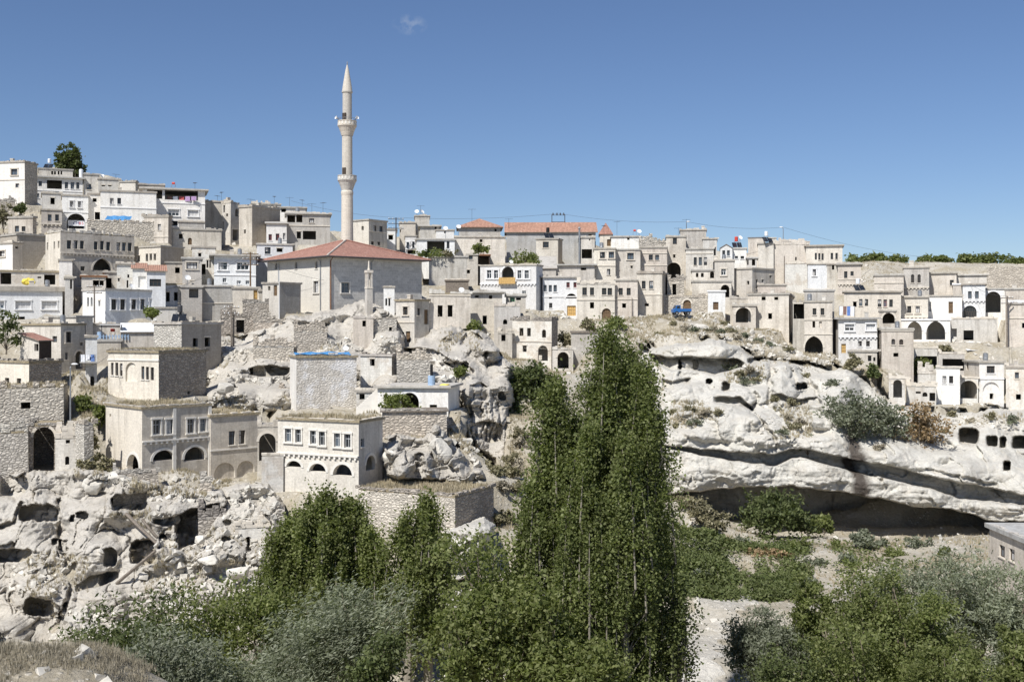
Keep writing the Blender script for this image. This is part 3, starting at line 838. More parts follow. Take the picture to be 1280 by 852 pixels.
H('stone_house', 'low ruined stone house with two dark windows below the top left stone ruin', 168, 90, 350, 390, 685, 900, a=80, mat='rubble', mL='tuff', wL=[(158, 785, 203, 850, 'w'), (230, 790, 272, 845, 'w')], rag=.25)
H('rubble_wall', 'ruined rubble wall below the tall white corner house', 180, None, -60, 160, 482, 720, mat='rubble', roof='rag', rag=.7, dep=2.5, cat='wall')
h_tarpwall = H('rubble_wall', 'rubble terrace wall carrying the blue tarpaulin', 170, None, 930, 1835, 725, 880, mat='rubble', roof='rag', rag=.3, dep=4, cat='wall')
R('A2')
H('stone_house', 'stone house with a dark side wall standing behind the twin window white house', 200, 85, 250, 277, 138, 380, a=84, mat='rubble', mL='tuff_pale')
h_villa = H('white_house', 'large white villa with a shaded roof loggia and laundry', 180, None, 325, 990, 205, 660, mat='white', fr='frame_white', wR=[(372, 232, 535, 325, 'h'), (562, 236, 915, 340, 'h'), (420, 425, 468, 485, 'w'), (597, 440, 715, 508, 'W'), (807, 447, 920, 513, 'W'), (630, 562, 700, 612, 'h')], ov=.55, rm='concrete', band=[('R', 362)])
H('concrete_wall', 'grey concrete terrace wall under the villa windows', 177, None, 712, 980, 560, 690, mat='concrete', dep=3, cat='wall')
H('white_house', 'narrow whitish stair house between the twin window house and the villa', 182, None, 205, 330, 340, 700, mat='limewash', wR=[(230, 415, 258, 450, 'h'), (215, 520, 255, 580, 'd')])
H('stone_house', 'square stone house with two windows and shaded side below the villa', 173, 335, 598, 637, 503, 790, a=82, mat='shaded_stone', mL='tuff_pale', wL=[(413, 597, 448, 665, 'w'), (485, 597, 520, 665, 'w')], band=[('L', 522), ('L', 730)])
H('stone_house', 'beige stone house with a small arched door beside the collapsed slope', 175, None, 645, 1165, 640, 860, mat='tuff', wR=[(712, 700, 752, 752, 'h'), (808, 742, 850, 815, 'ad')], rag=.3)
h_blank = H('stone_house', 'windowless stone house wall right of the villa', 188, None, 990, 1180, 345, 640, mat='tuff')
H('stone_house', 'dark eaved house behind the villa loggia', 205, None, 285, 560, 165, 400, mat='tuff', rm='concrete')
# --- tower ruin and houses left of the mosque
R('A5')
H('ruined_house', 'tall ruined tower house with slit windows and an arched niche', 186, 148, 240, 332, 172, 640, a=55, mat='tuff', mL='tuff_pale', wL=[(160, 225, 178, 305, 'h'), (190, 315, 212, 345, 'h'), (150, 400, 170, 485, 'a')], wR=[(288, 262, 326, 345, 'a'), (262, 485, 322, 600, 'h')], roof='rag', rag=.6, cat='ruin')
h_bigst = H('stone_house', 'big blank stone house with a grey shaded side beside the tower ruin', 180, 330, 470, 768, 228, 640, a=58, mat='shaded_stone', mL='tuff', wL=[(382, 485, 402, 527, 'h')], rag=.3)
h_wsh = H('white_house', 'white house with a sloping roof and three ground floor windows behind the mosque', 176, None, 622, 838, 425, 650, mat='white', roof='shed', rise=.9, rm='concrete', ov=.25, wR=[(645, 535, 680, 600, 'wr'), (722, 528, 760, 600, 'wr'), (798, 522, 825, 592, 'w')])
h_ver = H('concrete_house', 'grey concrete house with a dark upper veranda behind the mosque roof', 178, None, 836, 1300, 302, 640, mat='concrete', rm='concrete', ov=.3, wR=[(845, 332, 928, 408, 'h'), (940, 328, 1005, 408, 'h'), (1078, 365, 1130, 415, 'w'), (945, 505, 990, 580, 'h'), (1010, 500, 1150, 590, 'h')], band=[('R', 440)])
h_sk1 = H('white_house', 'white house on the skyline above the grey veranda house', 200, None, 770, 1040, 240, 420, mat='white', rm='concrete', ov=.3, wR=[(780, 262, 832, 300, 'h')])
h_sk2 = H('stone_house', 'low stone house with broken coping on the skyline left of the minaret', 203, None, 460, 772, 205, 380, mat='tuff_pale', rag=.5)
h_blue = H('plaster_house', 'bluish white house with two windows behind the mosque eaves', 172, None, 518, 900, 630, 980, mat='bluewhite', wR=[(603, 672, 665, 745, 'w'), (730, 682, 792, 722, 'h')], rm='concrete')
R('A6')
h_w25 = H('white_house', 'white house with wide windows under a deep eave left of the mosque', 160, None, 150, 595, 65, 390, mat='bluewhite', rm='concrete', ov=.7, fr='frame_white', wR=[(195, 150, 292, 232, 'ws'), (392, 152, 520, 232, 'ws'), (240, 318, 280, 365, 'w'), (390, 345, 435, 385, 'w'), (485, 345, 525, 385, 'w')], band=[('R', 285)])
H('white_house', 'plain white side building between the wide windowed house and the mosque', 164, None, 595, 730, 108, 420, mat='bluewhite')
R('A4')
H('white_house', 'pale house with slit windows left of the wide windowed white house', 166, None, 938, 1185, 148, 560, mat='limewash', wR=[(1003, 222, 1035, 260, 'h'), (1092, 298, 1110, 380, 'h'), (1122, 298, 1136, 380, 'h'), (1040, 340, 1082, 450, 'h')])
R('A6')
h_cmu = H('block_wall_house', 'long grey block retaining house with a rusty stain below the white houses', 150, None, -235, 345, 392, 770, mat='cmu', rm='concrete', wR=[(-130, 560, -95, 600, 'h')], band=[('R', 585)], cat='house')
H('plaster_house', 'low cream house with a yellow door beside the mosque sheds', 152, None, 345, 640, 415, 600, mat='cream', wR=[(570, 450, 612, 552, 'dy')])
H('garden_shed', 'tiny stone shed next to the yellow door', 150, None, 628, 725, 445, 620, mat='tuff', cat='shed', dep=3)
h_shed = H('block_shed', 'grey block shed with two openings leaning against the mosque yard', 146, 665, 845, 1072, 360, 690, a=52, mat='cmu', mL='cream', wL=[(722, 405, 748, 452, 'h'), (782, 395, 820, 508, 'd')], cat='shed')
H('rubble_wall', 'brown rubble retaining wall in front of the mosque sheds', 146.5, None, 455, 850, 565, 800, mat='rubble_grey', roof='rag', rag=.35, dep=3, cat='wall')
# --- the mosque
R('M')
h_mosque = H('mosque', 'stone mosque with a red hipped tile roof below the minaret', 150, 76, 490, 1105, 218, 592, a=42, mat='mosque_block', mL='mosque_light', roof='hip', rm='tile_red', rise=2.95, ov=.95, cat='mosque', fr='frame_grey',
   wL=[(125, 258, 143, 303, 'aw'), (258, 252, 275, 300, 'aw'), (392, 247, 410, 298, 'aw'), (385, 380, 418, 458, 'ws')], wR=[(568, 390, 622, 458, 'ws')], trim='stone_trim_pale')
R('Z2')
H('stone_house', 'house with cream and grey walls directly right of the minaret shaft', 190, 700, 785, 866, 190, 345, a=55, mat='tuff', mL='cream', wR=[(805, 220, 819, 246, 'w'), (832, 222, 846, 248, 'w'), (795, 290, 808, 305, 'w'), (822, 292, 836, 307, 'w')], wL=[(752, 222, 762, 240, 'h')], band=[('R', 244)])
# --- skyline between the mosque and the red roofs
R('A7')
h_tow = H('stone_house', 'square stone tower house with two satellite dishes on its roof', 206, None, 330, 486, 118, 400, mat='tuff')
H('stone_house', 'pale stone block house beside the square dish tower', 205, None, 165, 336, 190, 480, mat='tuff', wR=[(155, 270, 180, 300, 'h')])
H('white_house', 'little white house behind the utility pole right of the mosque roof', 197, None, 28, 135, 262, 540, mat='white', wR=[(45, 330, 95, 380, 'h')])
H('white_house', 'cream house with two tall windows left of the loggia house', 190, None, 226, 346, 330, 560, mat='white', wR=[(240, 405, 268, 475, 'ws'), (300, 400, 325, 468, 'ws'), (250, 490, 335, 530, 'h')])
h_log = H('white_house', 'white house with a recessed balcony and flower boxes', 186, None, 346, 752, 365, 600, mat='white', rm='concrete', ov=.25, wR=[(458, 395, 645, 502, 'h'), (667, 395, 697, 472, 'w')])
H('plaster_house', 'small dark eaved house above the recessed balcony', 198, None, 385, 590, 225, 420, mat='tuff', wR=[(540, 240, 560, 268, 'h')], rm='concrete', ov=.4)
H('white_house', 'white roof terrace house with a dish between the tower and the hipped red roof', 196, None, 555, 745, 270, 420, mat='white', wR=[(640, 285, 660, 312, 'h')])
h_st39 = H('stone_house', 'long stone house with a whitewashed window patch below the hipped red roof', 188, None, 752, 1290, 342, 620, mat='tuff_pale', wR=[(1018, 375, 1048, 405, 'h'), (1005, 440, 1045, 515, 'ws')])
h_hip = H('tiled_house', 'grey house with a hipped red tile roof on the skyline', 202, None, 800, 1240, 248, 430, mat='concrete', roof='hip', rm='tile_orange', rise=1.9, ov=.5, wR=[(1178, 265, 1200, 292, 'h')], dep=8)
h_terr = H('block_house', 'pale block retaining house under the flowered terrace', 180, None, 478, 880, 552, 860, mat='tuff', rm='concrete')
h_terr2 = H('block_house', 'stone annex with a plant topped roof beside the flowered terrace', 180.5, None, 880, 1000, 530, 860, mat='tuff', wR=[(905, 532, 945, 590, 'w'), (882, 700, 915, 738, 'h')])
h_dark = H('timber_shed', 'dark open timber shelter beside the white arched balcony house', 182, None, 1000, 1128, 535, 860, mat='wood_dark', wR=[(1010, 560, 1118, 800, 'h')], cat='shelter', rm='rust')
H('timber_shed', 'long low brown plank shed below the flowered terrace', 174, None, 655, 900, 805, 935, mat='wood_grey', rm='wood_grey', cat='shed', dep=3)
R('A8')
h_red = H('tiled_house', 'long house with a red gabled tile roof on the skyline', 197, None, 112, 1062, 308, 560, mat='concrete', roof='gable', rm='tile_orange', rise=2.0, ov=.35, dep=6.5, wR=[(985, 325, 1030, 340, 'h')], ridge='x')
h_annx = H('stone_house', 'stone annex with one window and solar panels in front of the red gabled roof', 190, 425, 660, 706, 362, 700, a=74, mat='shaded_stone', mL='tuff', wL=[(497, 402, 560, 465, 'w')], ctl=0)
h_open = H('plaster_house', 'beige annex with an open dark porch below the red gabled roof', 190, None, 880, 1050, 348, 640, mat='plaster', wR=[(912, 480, 1022, 578, 'h'), (893, 365, 905, 380, 'h'), (990, 370, 1003, 388, 'h')])
h_bal = H('white_house', 'white house with an arched balcony and yellow balcony panel', 168, -170, 427, 495, 640, 1115, a=74, mat='bluewhite', mL='white', fr='frame_white', wL=[(-98, 705, -50, 795, 'ws'), (-24, 705, 20, 795, 'ws'), (60, 668, 187, 800, 'a'), (228, 705, 270, 795, 'ws'), (303, 705, 348, 795, 'ws'), (275, 922, 318, 962, 'w')], cor=[('L', 852)], ov=.1)
h_b48 = H('white_house', 'bluish white house with a yellow gate and a half round arch', 170, None, 498, 870, 768, 1120, mat='bluewhite', wR=[(505, 862, 540, 932, 'w'), (562, 862, 595, 934, 'w'), (613, 862, 648, 934, 'w'), (750, 832, 785, 888, 'wr'), (825, 832, 858, 888, 'wr'), (745, 952, 860, 1004, 'ac'), (757, 1082, 850, 1190, 'dy'), (565, 1052, 600, 1106, 'w'), (565, 988, 595, 1006, 'h')], rm='concrete', ov=.3, band=[('R', 985)])
H('concrete_house', 'flat grey concrete roofed house behind the yellow gate house', 177, None, 640, 1050, 640, 900, mat='plaster', rm='concrete', ov=.4, wR=[(905, 680, 962, 705, 'h')])
H('concrete_house', 'concrete roofed lean-to right of the arched balcony house', 175, None, 430, 640, 690, 900, mat='concrete', rm='concrete', ov=.2, roof='shed', rise=2.2)
# --- centre rows
R('B1')
h_49 = H('stone_house', 'cream house with two upper windows and one below beside the open porch', 178, None, 22, 250, 338, 720, mat='cream', wR=[(85, 382, 138, 450, 'ws'), (178, 380, 235, 448, 'ws'), (158, 562, 195, 628, 'w')], band=[('R', 528)])
H('stone_house', 'pale stone house with a single broad window under a dark cornice', 179, None, 250, 515, 350, 720, mat='tuff_pale', wR=[(375, 392, 445, 462, 'ws'), (412, 527, 432, 555, 'h')])
H('stone_house', 'pinkish house with two small central windows beside the broad windowed house', 180, None, 515, 800, 325, 700, mat='pink', wR=[(605, 410, 648, 470, 'w'), (673, 412, 715, 470, 'w')], band=[('R', 395), ('R', 525)])
h_52 = H('stone_house', 'tall stone house with a great dark vault arch in the middle of the village', 184, None, 790, 1000, 212, 800, mat='tuff', wR=[(862, 232, 905, 300, 'w'), (865, 408, 888, 443, 'h'), (797, 495, 945, 665, 'a')], ctl=0)
h_53 = H('stone_house', 'house with three tall windows right of the great vault', 182, None, 1000, 1290, 345, 690, mat='tuff_pale', wR=[(1085, 440, 1117, 525, 'w'), (1138, 440, 1172, 525, 'w'), (1193, 440, 1227, 525, 'w')], band=[('R', 400)], ctl=0)
h_53b = H('stone_house', 'blank pale stone house on the skyline above the three tall windows', 191, None, 938, 1216, 142, 520, mat='tuff_pale', ctl=0)
H('stone_house', 'stone shoulder house stepping down right of the skyline block', 190, None, 1180, 1330, 235, 520, mat='tuff_pale', ctl=0, wR=[(1298, 330, 1318, 420, 'h')])
h_54 = H('stone_house', 'pale two storey house with a dark shaded right side in front of the vault', 168, 478, 747, 808, 595, 1050, a=76, mat='shaded_stone', mL='tuff_pale', wL=[(530, 690, 570, 775, 'w'), (608, 690, 652, 775, 'w'), (560, 930, 605, 960, 'h')], band=[('L', 835)])
h_56 = H('white_house', 'white skyline house with one small window beside a red tank', 200, None, 205, 515, 212, 420, mat='white', wR=[(375, 230, 400, 255, 'h')], rm='concrete', ov=.2)
H('tiled_house', 'small yellowish house with a red roof at the end of the red gabled house', 205, None, 82, 212, 195, 420, mat='cream', roof='hip', rm='tile_red', rise=2.2, ov=.2, wR=[(160, 248, 200, 320, 'd')], ctl=0)
H('ruined_house', 'rubble ruin with a dark doorway on the skyline above the pinkish house', 192, None, 500, 790, 250, 480, mat='rubble', roof='rag', rag=.8, wR=[(672, 225, 700, 290, 'h')], cat='ruin', ctl=0)
R('Z4')
h_55 = H('stone_house', 'long ruined front house with six upper windows and an arched gate', 166, None, 4, 172, 358, 530, mat='cream', roof='rag', rag=.7, wR=[(28, 388, 48, 422, 'w'), (62, 388, 80, 422, 'w'), (115, 390, 135, 420, 'w'), (140, 390, 160, 422, 'w'), (62, 453, 80, 480, 'h'), (115, 480, 155, 530, 'ad')], band=[('R', 442)])
H('stone_house', 'pale house with two windows between the arched gate and the dark sided house', 166.5, None, 172, 274, 352, 520, mat='tuff_pale', rag=.4, wR=[(190, 390, 208, 422, 'w'), (225, 390, 243, 422, 'w'), (205, 458, 222, 478, 'h')], band=[('R', 440)])
H('rubble_wall', 'rubble wall with an arched wooden door behind the blue truck', 170, None, 388, 592, 428, 500, mat='rubble', roof='rag', rag=.4, wR=[(475, 442, 510, 500, 'ad')], dep=3, cat='wall')
H('gate_house', 'white gate front with a red mark and a small door', 167, None, 585, 662, 400, 492, mat='white', wR=[(608, 452, 632, 486, 'd')], dep=2.5, rm='stone_white', cat='gate')
H('ruined_house', 'broken vault ruin with a pillar under the great arch', 172, None, 405, 480, 340, 440, mat='rubble', roof='rag', rag=.9, wR=[(428, 372, 445, 420, 'h')], cat='ruin', dep=4)
R('B2')
H('stone_house', 'grey walled house with a tall narrow arch behind the white gate', 173, None, 42, 462, 602, 830, mat='tuff_pale', wR=[(350, 645, 440, 778, 'a')], ctl=0)
h_62 = H('stone_house', 'cream house with one square lattice window above the narrow arch', 178, None, 283, 492, 382, 660, mat='cream', fr='frame_white', wR=[(353, 478, 405, 545, 'ws')], ctl=0)
H('stone_house', 'low house with two small dark windows left of the lattice window house', 179, None, 40, 283, 488, 680, mat='tuff_pale', wR=[(85, 520, 110, 565, 'h'), (138, 522, 168, 565, 'h'), (235, 468, 280, 577, 'a')], ctl=0)
H('stone_house', 'corner house with a grey shaded side and broad cornice', 176, 470, 683, 918, 462, 780, a=40, mat='tuff', mL='tuff_pale', wL=[(625, 605, 652, 645, 'h'), (500, 757, 543, 775, 'h')], wR=[(722, 590, 745, 690, 'w'), (868, 545, 886, 572, 'h'), (785, 590, 802, 620, 'h')], ctl=0)
H('white_house', 'small white gabled house with twin windows on the skyline', 188, None, 343, 472, 262, 480, mat='white', roof='gable', ridge='y', rise=.65, rm='concrete', ov=.1, wR=[(365, 280, 395, 338, 'w'), (415, 280, 445, 338, 'w')], ctl=0)
h_64 = H('white_house', 'white flat roofed wing with two square windows beside the white gable', 188.5, None, 472, 622, 252, 480, mat='white', wR=[(497, 340, 532, 368, 'w'), (560, 340, 597, 370, 'w')], rm='concrete', ov=.15, ctl=0)
h_65 = H('concrete_house', 'modern pale slanted roof house with a round window', 196, None, 640, 825, 150, 420, mat='plaster', roof='shed', rise=.5, rm='concrete', ov=.1, ctl=0, wR=[(772, 118, 800, 150, 'h')])
H('plaster_house', 'little open fronted pale house below the solar panels', 183, None, 625, 735, 352, 520, mat='plaster', wR=[(628, 380, 645, 435, 'h'), (680, 375, 715, 440, 'h')], ctl=0, rm='concrete', ov=.2)
h_66 = H('stone_house', 'blank pale stone wall house right of the slanted roof house', 192, None, 745, 912, 200, 480, mat='tuff_pale', rag=.4, ctl=0)
H('ruined_house', 'long pinkish ruined stone house below the street lamp on the skyline', 192, None, 908, 1262, 190, 480, mat='pink', roof='rag', rag=.6, wR=[(1140, 348, 1156, 392, 'h')], cat='ruin', ctl=0)
H('stone_house', 'low pale stone parapet house above the two windowed block house', 168, None, 742, 1042, 640, 800, mat='pink', ctl=0, rag=.3)
R('C1')
h_68 = H('stone_house', 'plain block house with three small dark windows and a shaded right side', 160, 640, 1075, 1130, 138, 525, a=78, mat='shaded_stone', mL='tuff_pale', wL=[(785, 175, 828, 213, 'h'), (920, 178, 962, 210, 'h'), (855, 352, 895, 412, 'h')])
H('vaulted_house', 'single storey house with a wide dark round arch beside the plain block house', 160.5, None, 480, 722, 262, 505, mat='tuff', wR=[(508, 292, 670, 450, 'a')], rag=.35)
H('ruined_house', 'low ruined terrace wall above the round arch', 165, None, 450, 650, 192, 330, mat='tuff', roof='rag', rag=.5, cat='ruin', dep=4, ctl=0)
R('B3')
h_71 = H('stone_house', 'skyline house with five narrow windows under a heavy cornice', 190, None, 232, 622, 138, 420, mat='tuff_pale', wR=[(328, 222, 350, 295, 'w'), (365, 225, 387, 297, 'w'), (400, 228, 422, 298, 'w'), (497, 222, 523, 290, 'w'), (547, 222, 572, 290, 'w')], ov=.3)
H('white_house', 'bluish whitewashed house with one framed window below the five window house', 185, None, 252, 458, 332, 640, mat='bluewhite', wR=[(305, 395, 340, 465, 'ws')])
H('stone_house', 'plain stone link house with a broken opening beside the bluish house', 184, None, 458, 572, 335, 660, mat='tuff', wR=[(510, 352, 535, 400, 'h')])
H('stone_house', 'pinkish house with two windows over a corbelled cornice', 182, None, 572, 820, 335, 660, mat='pink', wR=[(640, 418, 675, 490, 'w'), (708, 418, 742, 465, 'w')], cor=[('R', 560)], band=[('R', 505)], ov=.3)
H('ruined_house', 'whitish ruined house with crumbling limewash below the pinkish skyline ruin', 187, None, 5, 250, 332, 600, mat='limewash', roof='rag', rag=.4, cat='ruin', ctl=0)
H('stone_house', 'low stepped house with two cornices under the ridge trees', 181, None, 960, 1275, 455, 680, mat='tuff_pale', band=[('R', 542)], rag=.2)
h_76 = H('stone_house', 'long cream house with three windows and an awning behind the laundry', 168, None, 640, 1245, 625, 930, mat='cream', wR=[(735, 740, 772, 795, 'h'), (798, 712, 835, 785, 'w'), (860, 712, 895, 785, 'w'), (997, 715, 1037, 795, 'w'), (1058, 715, 1095, 793, 'wr'), (1120, 715, 1158, 795, 'w')], ov=.3)
H('concrete_house', 'flat concrete roofed house behind the pointed arch house', 160, None, 215, 535, 612, 900, mat='concrete', rm='concrete', ctl=0)
R('B5')
h_77 = H('stone_house', 'house with two windows above a big pointed arch over the rocks', 152, None, 132, 432, 48, 605, mat='tuff_pale', wR=[(222, 130, 262, 200, 'w'), (307, 130, 347, 203, 'w'), (220, 265, 248, 335, 'h'), (290, 270, 320, 335, 'n'), (118, 425, 330, 612, 'p')], band=[('R', 250), ('R', 405)])
H('ruined_house', 'dark open vault between the block house and the pointed arch house', 156, None, 8, 140, 62, 520, mat='tuff', roof='rag', rag=.4, wR=[(15, 75, 130, 240, 'h')], cat='ruin', ctl=0)
h_78 = H('white_house', 'white house with wide upper windows and laundry on its terrace roof', 150, 440, 495, 908, 228, 620, a=-9, mat='white', mL='tuff_pale', rm='concrete', ov=.45, fr='frame_dark', wR=[(565, 298, 665, 370, 'W'), (790, 298, 887, 365, 'W'), (703, 478, 745, 535, 'w'), (790, 478, 830, 537, 'w'), (525, 508, 575, 605, 'dy')], cor=[('R', 440)])
H('stone_house', 'rough stone basement with two openings below the white laundry house', 149, None, 600, 905, 575, 770, mat='tuff', wR=[(808, 630, 845, 692, 'h'), (865, 650, 888, 692, 'h')], cat='basement', dep=3)
h_79 = H('stone_house', 'pinkish house with two arched windows over a rubble basement', 148, 905, 955, 1295, 345, 760, a=-9, mat='pink', mL='rubble_grey', wR=[(1060, 455, 1100, 515, 'aw'), (1143, 460, 1187, 518, 'aw'), (1080, 605, 1135, 645, 'h')], band=[('R', 370)])
H('vaulted_house', 'dark half hidden vault between the laundry house and the white arcade', 158, None, 930, 1110, 150, 420, mat='tuff', wR=[(965, 180, 1095, 290, 'a')], ctl=0)
R('B4')
h_80 = H('stone_house', 'tall pale house with two round headed windows and a corbelled base under the ridge', 182, None, 75, 330, 188, 520, mat='tuff_pale', wR=[(150, 262, 182, 345, 'aw'), (215, 262, 247, 345, 'aw')], cor=[('R', 400)])
H('stone_house', 'plain house with one square window right of the round headed windows', 184, None, 330, 602, 243, 520, mat='tuff_pale', wR=[(537, 318, 575, 372, 'w')], ov=.25, rag=.05)
H('concrete_house', 'grey concrete house with a thin dark eave above the oriel house', 187, None, 602, 902, 262, 520, mat='plaster', rm='concrete', ov=.25)
h_83 = H('white_house', 'white oriel house with twin windows over a latticed arch', 172, None, 665, 890, 352, 700, mat='white', wR=[(718, 430, 755, 502, 'w'), (787, 430, 825, 502, 'w'), (670, 572, 803, 690, 'aw')], cor=[('R', 530)], ov=.25)
H('white_house', 'white house with a huge open vaulted arch beside the oriel house', 173, None, 890, 1088, 400, 700, mat='white', wR=[(893, 432, 1042, 640, 'a')], ov=.12)
H('plaster_house', 'low pale wall house left of the oriel', 176, None, 568, 668, 352, 560, mat='plaster', rm='stone_white', ctl=0)
h_85 = H('white_house', 'white terrace house with two tall openings next to the cream corbelled house', 170, None, 318, 658, 468, 712, mat='white', wR=[(322, 535, 350, 628, 'w'), (523, 533, 567, 648, 'd')], ov=.15)
h_86 = H('stone_house', 'cream house with two windows and corbels above the white arcade', 168, None, 40, 320, 480, 720, mat='cream', wR=[(112, 577, 152, 645, 'ws'), (195, 577, 237, 645, 'ws')], cor=[('R', 692)], ov=.2)
H('white_arcade', 'white arcade with two big pointed arches', 166, None, 40, 542, 705, 925, mat='white', wR=[(112, 728, 258, 912, 'p'), (302, 725, 490, 912, 'p')], cat='arcade', rm='stone_white')
h_88 = H('stone_house', 'grey stone house behind the pole at the right end of the village', 165, None, 1088, 1400, 400, 720, mat='tuff', wR=[(1330, 500, 1370, 560, 'h')], rag=.1)
h_88b = H('stone_house', 'beige stone house under a white awning at the right end', 158, None, 1108, 1400, 545, 960, mat='pink', wR=[(1255, 745, 1290, 795, 'h')], band=[('R', 695)])
H('cave_house', 'smooth plastered rock front with two dark cave doors below the white terrace', 168, None, 542, 1010, 698, 930, mat='plaster', wR=[(548, 800, 605, 915, 'h'), (672, 818, 772, 915, 'h')], roof='rag', rag=.3, cat='cave house')
H('terrace_wall', 'dry stone terrace wall of the ridge behind the right houses', 212, None, 905, 1400, 195, 500, mat='rubble', roof='rag', rag=.5, cat='wall', dep=6, ctl=0)
# --- lower right row over the cliff
R('B6')
H('white_house', 'white house with twin windows beside the round arch above the cliff', 145, None, 400, 636, 385, 750, mat='white', wR=[(462, 475, 500, 548, 'w'), (527, 475, 568, 548, 'w')], ov=.05, rag=.15, dep=4)
H('vaulted_house', 'pale front with one dark round arch beside the twin window cliff house', 145.6, None, 636, 818, 488, 720, mat='limewash', wR=[(640, 520, 806, 700, 'a')], rag=.2, ov=.02, dep=4.5)
h_92 = H('white_house', 'two storey white house with a blind arch and one big barred window', 145, 678, 828, 1075, 325, 735, a=0, mat='white', mL='tuff_pale', wR=[(903, 375, 985, 448, 'w'), (865, 535, 1030, 640, 'fa'), (932, 648, 972, 705, 'h')], wL=[(698, 340, 720, 415, 'd')], band=[('R', 502)], ov=.2)
h_93 = H('white_house', 'white house with a tall blind arch at the right edge above the cliff', 145, None, 1095, 1400, 375, 780, mat='limewash', wR=[(1185, 440, 1225, 500, 'w'), (1195, 657, 1243, 712, 'h')], band=[('R', 395)], ov=.15)
H('ruined_house', 'limewashed cave front with two low dark openings and a broken wall', 144, None, 100, 400, 540, 750, mat='limewash', roof='rag', rag=.6, wR=[(262, 635, 312, 680, 'a'), (332, 640, 390, 722, 'h'), (195, 628, 245, 650, 'h')], cat='ruin', dep=2.5)
H('ruined_house', 'ragged stone gable with one small opening above the limewashed cave front', 146.5, None, 215, 400, 405, 620, mat='tuff_pale', roof='rag', rag=.9, wR=[(278, 425, 320, 452, 'h')], cat='ruin', ctl=0)
h_95 = H('vaulted_house', 'low ruined front with a wide dark arch above the grey shrub', 141.5, None, -72, 92, 490, 720, mat='limewash', roof='rag', rag=.4, wR=[(-28, 512, 60, 690, 'a')], cat='ruin', dep=2.5)
H('cave_house', 'rock cut shelter with a long black opening behind the green bush', 152, None, 178, 412, 190, 400, mat='plaster', roof='rag', rag=.4, wR=[(190, 278, 408, 400, 'h')], cat='cave house')
H('cave_house', 'rock cut shelter with a low black opening above the twin window house', 151.5, None, 418, 682, 245, 420, mat='plaster', roof='rag', rag=.35, wR=[(462, 305, 676, 420, 'h')], cat='cave house')
# --- in front of the mosque and centre
R('B7')
h_97 = H('stone_house', 'narrow two storey corner house with a wooden side door beside the ruined pair window house', 140, 128, 325, 482, 203, 700, a=56, mat='tuff', mL='tuff_pale', wL=[(205, 283, 257, 370, 'ws'), (183, 553, 215, 622, 'w'), (232, 545, 280, 660, 'd')], wR=[(355, 300, 388, 375, 'w'), (430, 315, 476, 470, 'd')], band=[('L', 448)], rm='earthroof')
h_98 = H('ruined_house', 'ruined house with two tall gaping windows above the rock outcrop', 143, None, 480, 920, 132, 500, mat='tuff_pale', roof='rag', rag=.5, rm='earthroof', wR=[(570, 268, 622, 388, 'h'), (677, 265, 728, 388, 'h')], band=[('R', 160)], cat='ruin')
H('stone_house', 'long stone house with small openings under a thin concrete roof', 152, None, 835, 1260, 118, 480, mat='tuff', rm='concrete', ov=.5, wR=[(970, 162, 1010, 187, 'h'), (1118, 163, 1152, 200, 'h'), (1050, 378, 1095, 470, 'h')])
H('white_house', 'little white house with two slit windows at the mosque foot', 143, None, -4, 112, 62, 330, mat='white', wR=[(15, 195, 33, 270, 'h'), (48, 195, 66, 275, 'h')], ov=.1)
H('rubble_wall', 'pinkish rubble wall with a small hole below the little white house', 138, None, -110, 135, 400, 700, mat='rubble', roof='rag', rag=.4, wR=[(55, 500, 85, 548, 'h'), (78, 735, 112, 770, 'h')], dep=4, cat='wall')
H('ruined_house', 'cut stone wall with one square window on the rock below the mosque', 137, None, -330, -115, 395, 640, mat='pink', roof='rag', rag=.3, wR=[(-232, 430, -195, 492, 'h')], cat='ruin', dep=4)
R('B8')
H('plaster_house', 'small house with a green shutter window under the arched balcony house', 156, None, 105, 315, 152, 340, mat='tuff', wR=[(148, 185, 200, 248, 'wg'), (213, 187, 265, 212, 'h')], rm='concrete', ov=.2)
H('garden_wall', 'pinkish low garden wall with one small arch below the green shutter house', 150, None, -20, 260, 268, 480, mat='pink', wR=[(75, 418, 120, 470, 'a')], roof='rag', rag=.5, dep=4, cat='wall')
h_102 = H('ruined_house', 'roofless pale house with paired windows and a dark arched doorway beside the gully', 146, 172, 590, 655, 422, 850, a=72, mat='rubble_grey', mL='limewash', roof='rag', rag=.5, wL=[(247, 512, 290, 597, 'h'), (328, 512, 368, 600, 'h'), (487, 527, 530, 612, 'a'), (282, 698, 325, 767, 'h'), (447, 697, 552, 860, 'a')], band=[('L', 655)], cat='ruin')
H('vaulted_house', 'small ruined arch beside the roofless pale house', 145, None, 600, 822, 730, 980, mat='tuff_pale', roof='rag', rag=.4, wR=[(655, 765, 775, 940, 'a')], cat='ruin', dep=5)
H('stone_house', 'blank stone store with a plank roof behind the poplar tops', 148, None, 800, 1100, 545, 780, mat='tuff', rm='wood_grey')
H('ruined_house', 'low broken wall with one dark window left of the roofless pale house', 146.5, None, 20, 172, 530, 780, mat='tuff', roof='rag', rag=.6, wR=[(55, 575, 100, 648, 'h')], cat='ruin', dep=5)
